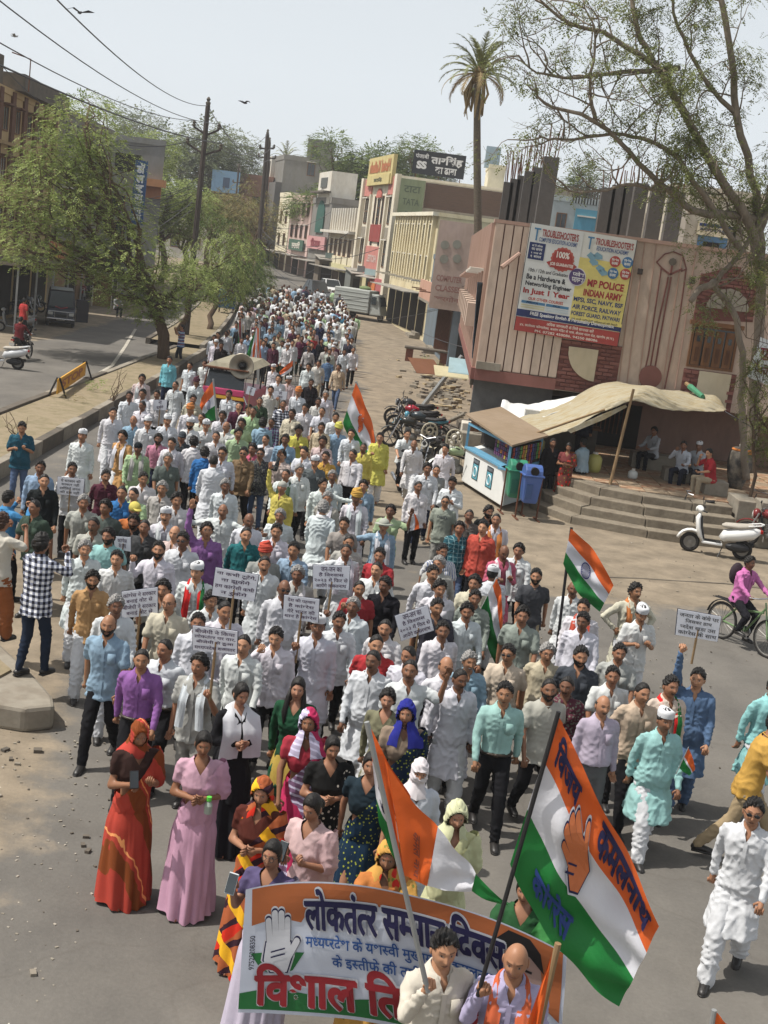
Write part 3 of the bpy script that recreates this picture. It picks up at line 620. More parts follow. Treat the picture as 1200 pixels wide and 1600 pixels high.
FD.part('board', ink(38, 42, 50), (.3, 4.4, 11.9, 13.7, -.04, .04)); FD.write('तारसिंह', 1.7, 13.5, 4.2, 12.7, ink(225, 225, 225), .06, .04); FD.write('पंजाबी', .45, 13.5, 1.5, 13.1, ink(225, 225, 225), .06, .02); FD.write('SS', .6, 12.9, 1.4, 12.3, ink(225, 225, 225), .06, .06); FD.write('का ढाबा', 2.1, 12.6, 3.8, 12.1, ink(225, 225, 225), .06, .03)
for u in (.6, 2.4, 4.1): FD.part('support', RUST, (u, u+.06, 11.2, 11.9, -.06, 0))
# low roofs behind the brick wall
for i, (x, y, w, h, d, col) in enumerate(((8, 104, 5.5, 11.2, 8, (150, 146, 136)), (13.5, 108, 7, 10.6, 8, (170, 160, 140)))):
 t = thing('rear_block', ('grey rooftop room behind the brick wall', 'cream rooftop block right of the palm trunk')[i], 'building', (x, y, 0)); shell(t, [(x, y), (x, y+d), (x+w, y+d), (x+w, y)], 0, h, plaster(*col), parapet=.4)
# --- row beyond the hotel ---
def shopfront(F, L, zb, m=TIN, n=3, sign=None):
 for i in range(n):
  a = L*i/n; b = L*(i+1)/n; F.part('shutter', DARK if i % 2 else IRON, (a+.3, b-.3, zb, zb+2.4, 0, .05)); F.part('awning', m, (a+.1, b-.1, zb+2.6, zb+2.68, 0, 1.8))
h1, F, Gs = bldg('balcony_house', 'pale house with a long balustrade balcony left of the hotel', (-5.4, 117), (-9.0, 131), 9, 8.6, plaster(208, 196, 176), parapet=.0)
F.ribs('balcony_post', WHITE, .3, F.L-.3, 7.0, 9.1, 12, .3, .2); F.part('balcony_slab', WHITE, (0, F.L, 6.7, 6.95, 0, 1.0));
for i in range(6): F.window(1.3+i*2.3, 5.4, 1.2, 1.6, shade=.3)
for i in range(5): F.part('rail_panel', plaster(214, 206, 180), (.6+i*2.8, 2.9+i*2.8, 3.6, 4.6, 0, .2))
shopfront(F, F.L, .8, n=4); F.part('signboard', plaster(196, 190, 150), (1, F.L-1, 3.2, 3.9, .2, .3))
h2, F, Gs = bldg('arched_tower_house', 'grey house whose small tower has a green arched window', (-9.2, 132), (-11.8, 141), 9, 9.6, plaster(128, 126, 122), parapet=.6)
tw = MB(); tw.prism([(-9.6, 133, 9.5), (-11.4, 140, 9.5), (-8.2, 140, 9.5), (-7.0, 133, 9.5)], (0, 0, 3.3)); tw.build('tower', WHITE, h2, world=True); F.part('tower_window', plaster(90, 94, 92), (3, 6.2, 11.2, 12.2, .0, .1)); F.part('tower_hood', CONCD, (1, 8, 10.6, 10.8, 0, .8))
mb = MB(); mb.prism([F.p(2.6, 6.6, .05), F.p(2.6, 8.2, .05)]+[F.p(4.5-1.9*math.cos(t), 8.2+1.7*math.sin(t), .05) for t in np.linspace(0, math.pi, 9)]+[F.p(6.4, 6.6, .05)], tuple(F.n*.1)); mb.build('green_arch', plaster(52, 92, 84), h2, world=True)
F.part('pink_sign', plaster(200, 150, 150), (0, 9, 4.9, 6.2, .1, .3)); F.write('साडी', 2, 6.0, 7, 5.1, ink(150, 60, 70), .33, .05); shopfront(F, F.L, 1.0, n=2); F.part('dish_stand', STEEL, (7.6, 7.7, 9.6, 10.5, 0, .1))
h3, F, Gs = bldg('pink_house', 'pink and white house with a green shop board far along the street', (-12.0, 142), (-15.3, 153), 9, 10.0, plaster(206, 180, 172), parapet=.5)
for z in (6, 8.4):
 for i in range(4): F.window(1.6+i*2.7, z+.5, 1.3, 1.4, shade=.3)
F.part('green_board', plaster(70, 98, 84), (1, 9, 4.4, 5.6, .2, .35)); F.write('किराना', 2.5, 5.4, 7, 4.6, ink(220, 215, 200), .38, .05); shopfront(F, F.L, 1.2, n=3)
h4, F, Gs = bldg('cream_house', 'narrow cream house with small windows far along the street', (-15.5, 154), (-17.6, 161), 8, 10.4, plaster(222, 214, 190), parapet=.5)
for z in (5, 7.6):
 for i in range(2): F.window(2+i*3.2, z+.4, 1.2, 1.5)
shopfront(F, F.L, 1.3, n=2)
GREYM = plaster(132, 130, 126)
h5, F, Gs = bldg('grey_house', 'tall unpainted grey house with a framed top floor window at the street bend', (-17.8, 163), (-21.3, 176), 9, 15.0, GREYM, parapet=.6)
F.part('white_frame', WHITE, (7.2, 12.6, 11.6, 15.6, 0, .5)); F.part('frame_opening', DARK, (8, 11.8, 12.2, 15, .5, .54)); F.part('stair_slot', DARK, (9.5, 11.0, 6, 11, .0, .1)); F.part('grey_bay', plaster(110, 108, 106), (0, 7.2, 5.2, 12.2, 0, .8))
for z in (6.4, 8.6, 10.6): F.window(9.0, z, 1.5, 1.2); F.part('pilaster', WHITE, (12.2, 12.8, 1, 11, 0, .3))
shopfront(F, F.L, 1.4, n=4); Gs.window(3.4, 14.2, 1.0, 1.6, shade=.3)
rt = thing('roof_room', 'small grey rooftop room with one window above the grey house', 'building', (-15.2, 168, 15)); shell(rt, [(-15.6, 168), (-15.6, 171), (-12.4, 171), (-12.4, 168)], 13, 18.0, GREYM, parapet=.2); Face((-15.6, 168), (-12.4, 168), rt).window(1, 16.6, .8, 1.5)
h6 = thing('end_house', 'pale low house at the far end of the street', 'building', (-27, 200, 1.8)); shell(h6, [(-24.5, 190), (-26, 200), (-17, 200), (-17, 190)], 1.5, 10.5, plaster(206, 202, 188), parapet=.5); ff = Face((-24.5, 190), (-17, 190), h6); [ff.window(1+i*1.8, z, 1.1, 1.4) for i in range(3) for z in (5, 8)]
# stacked shanties and stalls at the foot of the hotel
def stall(x, y, w, d, h, col, label, rz=0, name='shop_stall'):
 t = thing(name, label, 'stall', (x, y, gz(y)), rz); m = plaster(*col)
 mb = MB(); mb.box((0, d/2, h/2), (w, d, h)); mb.build('booth', m, t); mb = MB(); mb.box((0, -.01, h*.45), (w*.8, .04, h*.6)); mb.build('opening', DARK, t)
 mb = MB(); mb.prism([(-w/2-.2, -1.0, h-.25), (w/2+.2, -1.0, h-.25), (w/2+.2, d, h+.15), (-w/2-.2, d, h+.15)], (0, 0, .06)); mb.build('tin_roof', TIN, t)
 mb = MB(); mb.box((0, -.5, h+.25), (w*.7, .06, .5)); mb.build('signboard', plaster(150, 170, 172), t)
 return t
stall(-3.2, 107.6, 2.6, 1.6, 2.7, (130, 132, 132), 'grey tin stall with a pale signboard behind the cargo tempo', -.9)
stall(-4.3, 112, 2.4, 2, 2.6, (112, 116, 112), 'dark tin stall beside the hotel entrance', .3)
stall(-8.2, 128, 2.6, 2, 2.6, (120, 110, 98), 'brown tin stall under the balcony house', .3)
# wooden and stone steps of the shops
def steps(pos, n, w, d, h, label, rz=0, m=CONC):
 t = thing('shop_steps', label, 'steps', (*pos, gz(pos[1])), rz)
 for i in range(n): mb = MB(); mb.box((d*(i+.5), 0, h*(i+.5)), (d, w, h*(i+1)) if False else (d*(n-i)*1.0, w, h*.98)); o = MB(); o.box((d*(n+i)/2, 0, h*(i+.5)), (d*(n-i), w, h-.004)); o.build('step', m, t, bevel=.01)
 return t
steps((.0, 88.5), 5, 3.0, .38, .20, 'broken stone steps before the ribbed cream house', .1); steps((.95, 78.5), 3, 2.6, .42, .17, 'low stone steps before the brown shutters', .1); steps((1.2, 41.6), 4, 1.5, .42, .22, 'concrete steps climbing to the pink building side door', .05, CONCD)
# concrete frame rising behind (bare columns with reinforcement bars)
def column(pxb, pyt, Y, w, label, bars=5, tall=1.4):
 p = PY(pxb, pyt, Y); t = thing('concrete_column', label, 'column', (p.x, Y, 0), group='bare columns of the unfinished building')
 mb = MB(); mb.box((0, 0, p.z/2), (w, w*.8, p.z)); mb.build('shaft', mat('raw_concrete', S(78, 76, 74), var=.3, scale=1.2, bump=.3), t)
 for k in range(bars):
  a = 2*math.pi*k/bars; q = MB(); l = RNG.uniform(.5, 1)*tall; q.tube([(w*.36*math.cos(a), w*.3*math.sin(a), p.z-.1), (w*.36*math.cos(a)+RNG.uniform(-.12, .12), w*.3*math.sin(a), p.z+l)], .02, 5); q.build('reinforcement_bar', RUST, t)
cl = [(795, 285, 58), (806, 280, 58), (817, 275, 58), (828, 268, 56), (842, 262, 56), (862, 246, 54)]
for i, (x, y, Y) in enumerate(cl): column(x, y, Y, .42 if i < 5 else .62, 'bare dark concrete column with upright bars, %s of the cluster right of the palm' % ('leftmost', 'second from left', 'third from left', 'fourth from left', 'fifth from left', 'tallest and rightmost')[i], 6, 1.5)
cl = [(951, 294, 50), (968, 290, 50), (985, 290, 50), (1003, 287, 48), (1030, 290, 46), (1058, 300, 44)]
for i, (x, y, Y) in enumerate(cl): column(x, y, Y, .5, 'bare concrete column behind the billboard wall, %s of six from the left' % ('first', 'second', 'third', 'fourth', 'fifth', 'sixth')[i], 4, .8)
# houses behind the pink building
def backhouse(px0, px1, pyt, Y, col, label, name='back_house', cat='building', deep=6, zb=0, parapet=.3):
 a = PY(px0, pyt, Y); b = PY(px1, pyt+(px1-px0)*.13, Y); t = thing(name, label, cat, (a.x, Y, 0)); m = plaster(*col)
 shell(t, [(a.x, Y), (a.x, Y+deep), (b.x, Y+deep), (b.x, Y)], zb, a.z, m, parapet=parapet); return t, Face((a.x, Y), (b.x, Y), t), a.z, b.x-a.x
t, F, z, w = backhouse(765, 790, 262, 110, (212, 206, 184), 'cream roof-top water tank house with a pale blue tank right of the palm'); mb = MB(); mb.box((w/2-.5, 1, z+.9), (1.2, 1.2, 1.7)); mb.build('tank', plaster(150, 170, 184), t)
t, F, z, w = backhouse(862, 938, 312, 75, (170, 178, 178), 'pale blue and white house behind the bare columns'); F.window(w*.25, z-1.1, .6, .9); F.part('blue_bay', plaster(92, 150, 172), (w*.52, w*.98, z-2.4, z-.3, 0, .1)); F.window(w*.75, z-1.2, .8, .9, shade=.2); F.part('red_cloth', ink(170, 70, 55), (w*.78, w*.96, z-2.6, z-1.9, .25, .3)); F.part('lattice', CONC, (0, w*.4, z, z+.7, -.1, 0)); F.ribs('lattice_bar', CONCD, w*.4, w, z, z+.9, 10, .08, .06)
t, F, z, w = backhouse(1055, 1200, 300, 45, (190, 186, 172), 'cream house with a blue lettered board above its blue door, behind the tree', deep=8)
a = F.uz(1090, 350); b = F.uz(1150, 358); F.part('name_board', plaster(206, 200, 176), (a[0], b[0], a[1]-.35, a[1]+.1, 0, .1)); F.part('blue_strip', ink(46, 62, 110), (a[0]+.05, b[0]-.05, a[1]-.05, a[1]+.05, .1, .12)); F.write('MADHYA PRADESH', a[0]+.1, a[1]-.1, b[0]-.1, a[1]-.2, ink(60, 70, 110), .115, .02)
a = F.uz(1092, 362); F.part('blue_door', plaster(84, 118, 150), (a[0], a[0]+1.0, a[1]-1.3, a[1]-.1, 0, .06)); F.part('dark_door', DARK, (a[0]+.2, a[0]+.75, a[1]-1.3, a[1]-.3, .06, .08)); F.part('pale_pier', WHITE, (.0, .5, 0, z, 0, .15)); F.part('pier', plaster(110, 106, 98), (a[0]+1.1, a[0]+1.5, z-3, z-.9, 0, .1))
# --- left side of the road ---
TANB = plaster(182, 158, 118); BRN = plaster(104, 74, 60)
lb, F, Gs = bldg('striped_apartments', 'cream and brown striped four storey apartment block at the left edge', (-19.6, 57), (-20.7, 73.5), -14, 10.6, TANB, parapet=.3)
nb = 7
for i in range(nb):
 u = F.L*(i+.5)/nb; F.part('brown_strip', BRN, (u-.30, u+.30, 3.6, 10.8, 0, .12))
 for z in (4.9, 7.2, 9.5):
  if i < nb-1: F.window(u+F.L/nb/2, z, 1.0, 1.15, shade=.35, hood=BRN)
F.part('roof_slab', CONCD, (6, F.L, 10.9, 11.7, -3, .5)); F.part('floor_band', plaster(160, 136, 100), (0, F.L, 6.0, 6.15, .12, .3)); F.part('floor_band', plaster(160, 136, 100), (0, F.L, 8.3, 8.45, .12, .3))
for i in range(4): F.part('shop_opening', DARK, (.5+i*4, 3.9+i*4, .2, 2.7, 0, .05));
F.part('shop_canopy', plaster(120, 110, 100), (0, F.L, 3.0, 3.12, 0, 2.2)); F.part('shop_sign', ink(176, 62, 40), (7.2, 12.6, 3.15, 4.1, 1.9, 2.0)); F.write('मिलन', 7.6, 4.0, 9.6, 3.25, ink(225, 170, 40), 2.03, .06);
for i in range(4): F.part('sign_line', ink(200, 110, 90), (9.9, 12.3, 3.3+i*.2, 3.38+i*.2, 2.0, 2.01))
for i in range(5): F.part('canopy_post', STEEL, (.6+i*3.8, .68+i*3.8, 0, 3.0, 2.0, 2.08))
mast = thing('roof_mast', 'thin aerial mast on a concrete tank at the left edge', 'antenna', (-20.5, 61, 10.9)); mb = MB(); mb.box((0, 0, .6), (.9, .9, 1.5)); mb.build('tank', CONCD, mast); mb = MB(); mb.tube([(0, 0, 1.3), (.1, 0, 2.2), (0, 0, 2.9)], .04, 6); mb.build('pole', RUST, mast); mb = MB(); mb.tube([(1.2, 2, 0), (1.2, 2, 1.5), (.3, 2, 1.7)], .03, 6); mb.build('bracket', RUST, mast)
l2, F, Gs = bldg('louvred_block', 'grey commercial block with louvred upper floors behind the big tree', (-20.8, 75), (-21.6, 90), -14, 11.0, plaster(132, 128, 120), parapet=.3)
for i in range(5):
 F.part('louvre_back', plaster(96, 94, 90), (.4+i*3, 2.6+i*3, 8.2, 10.6, 0, .05))
 for k in range(7): F.part('louvre', plaster(146, 142, 134), (.4+i*3, 2.6+i*3, 8.3+k*.33, 8.46+k*.33, .05, .16))
for i in range(5): F.window(1.4+i*3, 6.2, 1.6, 1.4, shade=.3); F.part('red_panel', BRN, (2.6+i*3, 3.2+i*3, 4.4, 8, 0, .1)); F.part('shop_opening', DARK if i % 2 else plaster(150, 124, 100), (.4+i*3, 2.9+i*3, .2, 2.9, 0, .05))
F.part('canopy', CONC, (0, F.L, 3.2, 3.32, 0, 1.4))
l3, F, Gs = bldg('corner_block_left', 'grey block with an orange ledge behind the vertical blue sign', (-18.4, 92), (-22.5, 104), -10, 10.8, plaster(138, 138, 136), parapet=.4)
Gs = Face((-23, 92), (-18.4, 92), l3); Gs.part('dark_opening', DARK, (1.2, 3.0, 8.8, 10.0, 0, .05)); Gs.part('orange_ledge', plaster(196, 144, 104), (2.8, 4.9, 8.0, 8.5, 0, .8)); Gs.part('orange_wall', plaster(184, 128, 96), (3.2, 4.6, 7.2, 8.0, 0, .15))
for z in (2.2, 4.8, 6.6): Gs.window(1.6, z, 1.1, 1.2); F.window(3, z, 1.2, 1.2); F.window(7, z, 1.2, 1.2)
vs_ = thing('vertical_sign', 'tall vertical blue signboard with white Hindi letters above the far left shops', 'sign', (-17.9, 84, 5)); a = PY(213, 250, 84); b = PY(212, 348, 84); FV = Face((a.x-.05, 84), (a.x+.75, 84), vs_)
FV.part('board', ink(42, 84, 140), (0, .82, b.z-.1, a.z, -.06, .06)); zz = a.z-.15
for t_, h_ in (('डॉ', .75), ('ल', .6), ('र', .6), ('का', .42), ('र', .42), ('बा', .42), ('जा', .42)): FV.write(t_, .14, zz, .68, zz-h_*.85, ink(226, 230, 234), .07, .05); zz -= h_
# far left: low white sheds, brick block, water tank, blue hoarding
for i, (x, y, w, d, h, col, lab) in enumerate(((-34, 150, 12, 10, 6.5, (210, 208, 200), 'long low white shed beyond the left trees'), (-27.5, 168, 8, 8, 12.5, (160, 120, 104), 'bare brick block with a white roof tank, between the poles'), (-50, 175, 20, 10, 9, (190, 184, 170), 'pale low block far back on the left'), (-23.5, 205, 6, 8, 9, (190, 188, 180), 'small pale house past the street bend'))):
 t = thing('far_building', lab, 'building', (x, y, gz(y))); shell(t, [(x, y), (x, y+d), (x+w, y+d), (x+w, y)], gz(y)-.2, h, plaster(*col), parapet=.4); ff = Face((x, y), (x+w, y), t)
 for k in range(int(w/2.4)):
  for z in (3.6, 6.6, 9.6):
   if z < h-1: ff.window(1.3+k*2.4, z, 1.1, 1.3)
 if i == 1: mb = MB(); mb.lathe((2.5, 2, h+.2-gz(y)), ((.9, 0), (1.0, .2), (1.0, 1.5), (.7, 1.9), (.2, 2.0)), 14); mb.build('water_tank', ink(224, 222, 216), t)
hb = thing('blue_hoarding', 'blue advertising hoarding on posts behind the second pole', 'billboard', (-24.5, 160, 2)); FB = Face((-26, 160), (-22.4, 160), hb); FB.part('panel', ink(112, 150, 184), (0, 3.4, 10, 12.6, 0, .1)); FB.part('picture', ink(60, 80, 110), (1.4, 2.2, 10.6, 11.8, .1, .13)); FB.part('post', RUST, (.4, .55, 2, 10, 0, .1)); FB.part('post', RUST, (2.8, 2.95, 2, 10, 0, .1))
# ---------------- trees, palm, poles, wires, birds ----------------
def leafmat(name, a, b, hs=1.2):
 m = mat(name, a, var=.5, scale=hs, bump=0, rough=.6, col2=b, spec=.25, fine=.6)
 nt = m.node_tree; N = nt.nodes; L = nt.links; pb = N['Principled BSDF']; out = [n for n in N if n.type == 'OUTPUT_MATERIAL'][0]
 tr = N.new('ShaderNodeBsdfTranslucent'); src = [l.from_socket for l in L if l.to_socket == pb.inputs['Base Color']][0]; L.new(src, tr.inputs[0])
 mx = N.new('ShaderNodeMixShader'); mx.inputs[0].default_value = .3; L.new(pb.outputs[0], mx.inputs[1]); L.new(tr.outputs[0], mx.inputs[2]); L.new(mx.outputs[0], out.inputs[0]); return m
NEEM = leafmat('neem_leaves', S(120, 138, 68), S(150, 160, 94)); DKLEAF = leafmat('dark_leaves', S(76, 94, 44), S(98, 112, 56)); GREYLEAF = leafmat('far_leaves', S(96, 108, 76), S(124, 130, 96), .35); BROWNLEAF = leafmat('brown_leaves', S(134, 116, 72), S(118, 122, 74)); SPARSE = leafmat('sparse_leaves', S(132, 140, 84), S(104, 112, 68), 2.0)
BARK = mat('bark', S(92, 76, 62), var=.4, scale=7, bump=.8, rough=.95, stretch=(1, 1, .25)); GBARK = mat('grey_bark', S(132, 120, 106), var=.4, scale=6, bump=.8, rough=.95, stretch=(1, 1, .3))
def sprays(mb, c, r, n, size, rnd, droop=.6, leaflets=7, shape=1.0, aspect=.36):
 """leaf sprays through an ellipsoid: each a short drooping stalk with paired leaflets"""
 for _ in range(n):
  while True:
   p = Vector((rnd.uniform(-1, 1), rnd.uniform(-1, 1), rnd.uniform(-1, 1)))
   if .15 < p.length <= 1: break
  if rnd.random() < .6: p = p.normalized()*rnd.uniform(.72, 1.02)
  q = Vector((c[0]+p.x*r[0], c[1]+p.y*r[1], c[2]+p.z*r[2])); out = Vector((p.x, p.y, .15)).normalized()
  out = (out + Vector((rnd.gauss(0, .5), rnd.gauss(0, .5), rnd.gauss(0, .2)))).normalized(); d = (out*(1-droop*.6)+Vector((0, 0, -droop*rnd.uniform(.2, 1.3)))).normalized()
  side = d.cross(Vector((0, 0, 1)));
  if side.length < .1: side = Vector((1, 0, 0))
  side.normalize(); s = size*rnd.uniform(.6, 1.35); L = s*2.3
  vs = []; fs = []
  for k in range(leaflets):
   t = (k+1)/leaflets; b = q + d*L*t + Vector((0, 0, -droop*L*t*t*.4)); sg = -1 if k % 2 else 1
   if k == leaflets-1: l = d*s*.8; w = side*s*aspect*.6
   else: l = (side*sg*.8 + d*.55 + Vector((0, 0, -.35*droop)))*s*(1-.35*t); w = d*s*aspect*.55 + Vector((0, 0, rnd.uniform(-.12, .12)*s))
   o = len(vs); vs += [b, b+l*.5+w, b+l, b+l*.5-w]; fs.append((o, o+1, o+2, o+3))
  mb.add(vs, fs)
def limb(mb, a, b, r0, r1, rnd, seg=5, wob=.06, n=7):
 a, b = Vector(a), Vector(b); L = (b-a).length; P = [a.lerp(b, i/seg)+Vector((rnd.gauss(0, 1), rnd.gauss(0, 1), rnd.gauss(0, .6)))*wob*L*(0 < i < seg) for i in range(seg+1)]
 mb.tube(P, [r0+(r1-r0)*i/seg for i in range(seg+1)], n); return P
def tree(label, base, top, blobs, leaf, lm, r0=.16, name='tree', group=None, bark=BARK, n=None, seed=1, droop=.6, lf=7, cat='tree', dens=1.0):
 rnd = random.Random(seed); base = Vector(base); t = thing(name, label, cat, base, group=group)
 tb = MB(); P = limb(tb, base-Vector((0, 0, .2)), top, r0, r0*.7, rnd, 5, .035, 9)
 for (c, r, k) in blobs:
  c = Vector(c); st = P[rnd.choice((3, 4, 5))]; Q = limb(tb, st, c, r0*.5, r0*.16, rnd, 5, .07, 6)
  for _ in range(5):
   e = c + Vector((rnd.uniform(-1, 1)*r[0], rnd.uniform(-1, 1)*r[1], rnd.uniform(-.6, 1)*r[2]))*.85; limb(tb, Q[rnd.choice((2, 3, 4))], e, r0*.16, r0*.05, rnd, 4, .1, 5)
 tb.build('trunk', bark, t, world=True, smooth=True)
 cb = MB()
 for (c, r, k) in blobs: sprays(cb, c, r, int(k*dens), leaf, rnd, droop, lf)
 o = cb.build('crown', lm, t, world=True, fixn=False); return t
def pblob(px, py, Y, rx, ry, rz, n): p = PY(px, py, Y); return ((p.x, p.y, p.z), (rx, ry, rz), n)
# near tree on the median
Y = 52.5; b0 = G(255, 572); b0.z = .3
bl = [(88, 245, 1.7), (130, 195, 1.7), (160, 260, 1.7), (95, 300, 2.1), (40, 320, 1.7), (160, 340, 2.2), (60, 385, 1.6), (120, 400, 1.7), (200, 400, 1.8), (290, 445, 1.3), (240, 455, 1.5), (190, 450, 1.2), (115, 250, 1.4), (140, 165, .9), (235, 480, 1.0), (20, 385, 1.0), (270, 480, .7)]
bm_ = [pblob(x, y, Y+random.uniform(-1.6, 1.6), r, r*1.05, r*.72, int(205*r*r)) for x, y, r in bl]
tree('large feathery green tree leaning left from the median over the far carriageway', b0, PY(238, 455, Y), bm_, .135, NEEM, .27, 'neem_tree', seed=3, droop=.42, group='trees on the median')
Y = 64; bl = [(330, 400, 1.5), (370, 390, 1.4), (300, 430, 1.3), (350, 440, 1.5), (395, 400, 1.0), (330, 350, .9), (385, 430, 1.1), (360, 355, .9)]
tree('smaller green tree on the median just behind the largest one', G(285, 520, .3), PY(300, 445, 65), [pblob(x, y, 65+random.uniform(-1, 1), r, r, r*.75, int(150*r*r)) for x, y, r in bl[:4]], .14, NEEM, .16, 'neem_tree', seed=5, droop=.8, group='trees on the median')
tree('rounded green tree beside the blue bin on the median', G(327, 513, .3), PY(340, 455, 73), [pblob(x, y, 74+random.uniform(-1, 1), r*1.1, r, r*.8, int(160*r*r)) for x, y, r in bl[3:]+[(400, 440, 1.1), (375, 460, 1.2)]], .14, DKLEAF, .17, 'neem_tree', seed=6, droop=.7, group='trees on the median')
tree('dense low tree on the median past the blue bin', G(372, 480, .3), PY(375, 440, 88), [pblob(x, y, 90, r, r, r*.8, int(160*r*r)) for x, y, r in ((365, 430, 1.6), (395, 435, 1.4), (345, 440, 1.2), (380, 405, 1.2), (410, 425, .9))], .16, DKLEAF, .16, 'neem_tree', seed=8, group='trees on the median')
tree('thin twiggy brownish tree standing round the second pole', G(400, 455), PY(405, 380, 112), [pblob(x, y, 112, r, r, r*.9, int(42*r*r)) for x, y, r in ((395, 350, 2.2), (415, 330, 1.8), (385, 310, 1.9), (370, 350, 1.8), (425, 380, 1.5))], .22, BROWNLEAF, .14, 'roadside_tree', seed=9, group='trees in the far distance')
# distant belt of trees behind the left houses
far = [(240, 260, 120, 4.2, 'NEEM', 'tall bushy green tree right of the vertical blue sign'), (262, 300, 105, 3.2, 'NEEM', 'bright green tree right under the blue sign'), (290, 235, 170, 7.5, 'G', 'hazy grey-green tree crown left of the first pole'), (330, 250, 165, 6.5, 'G', 'round grey-green crown just right of the first pole'), (375, 255, 175, 7.0, 'G', 'wide pale green crown between the two poles'), (395, 330, 130, 3.4, 'B', 'brown-leaved tree below the brick block'), (330, 330, 130, 3.0, 'B', 'small brown-leaved tree right of the first pole'), (215, 215, 185, 6.0, 'G', 'faint grey tree behind the roof of the left block'), (300, 330, 110, 2.6, 'N2', 'low green tree at the foot of the first pole'), (448, 275, 215, 4.5, 'G', 'distant crown over the end of the street'), (420, 295, 200, 5.0, 'G', 'distant crown left of the tall grey house')]
for i, (x, y, Y, r, k, lab) in enumerate(far):
 lm = {'G': GREYLEAF, 'B': BROWNLEAF}.get(k, NEEM); c = PY(x, y, Y); rnd = random.Random(40+i)
 bb_ = [((c.x+rnd.uniform(-.7, .7)*r, c.y+rnd.uniform(-.5, .5)*r, c.z+rnd.uniform(-.8, .35)*r), (r*.55, r*.5, r*.42), int(340 if r > 4 else 230)) for _ in range(7)]
 tree(lab, (c.x, c.y, gz(Y)), (c.x, c.y, c.z-r*.5), bb_, .05*r+.12, lm, .28, 'background_tree', seed=50+i, group='trees in the far distance', droop=.4, lf=6)
big = [(525, 278, 150, 4.6), (560, 262, 145, 5.2), (602, 262, 145, 4.8)]
bb_ = []; rnd = random.Random(77)
for x, y, Y, r in big:
 c = PY(x, y, Y)
 for _ in range(8): bb_.append(((c.x+rnd.uniform(-.75, .75)*r, c.y+rnd.uniform(-.4, .4)*r, c.z+rnd.uniform(-1.0, .35)*r), (r*.5, r*.45, r*.38), 560))
c = PY(545, 260, 146); tree('big spreading green tree rising behind the hotel', (c.x, c.y, gz(150)), (c.x, c.y, c.z-4), bb_, .36, leafmat('rain_tree_leaves', S(98, 116, 62), S(124, 138, 78), .5), .45, 'spreading_tree', seed=78, droop=.3, lf=6)
for i, (x, y, Y, r, lab) in enumerate(((645, 245, 140, 4.2, 'dark green tree behind the black roof signboard'), (675, 258, 138, 3.0, 'small dark tree right of the black roof signboard'), (895, 290, 130, 3.4, 'low dark tree line seen between the bare columns'), (925, 298, 130, 2.6, 'dark shrubby crown behind the blue and white house'))):
 c = PY(x, y, Y); rnd = random.Random(90+i); bb_ = [((c.x+rnd.uniform(-.7, .7)*r, c.y, c.z+rnd.uniform(-.8, .3)*r), (r*.5, r*.5, r*.4), 260) for _ in range(6)]
 tree(lab, (c.x, c.y, gz(Y)), (c.x, c.y, c.z-r*.5), bb_, .26, DKLEAF, .25, 'background_tree', seed=91+i, group='trees in the far distance', droop=.3, lf=6)
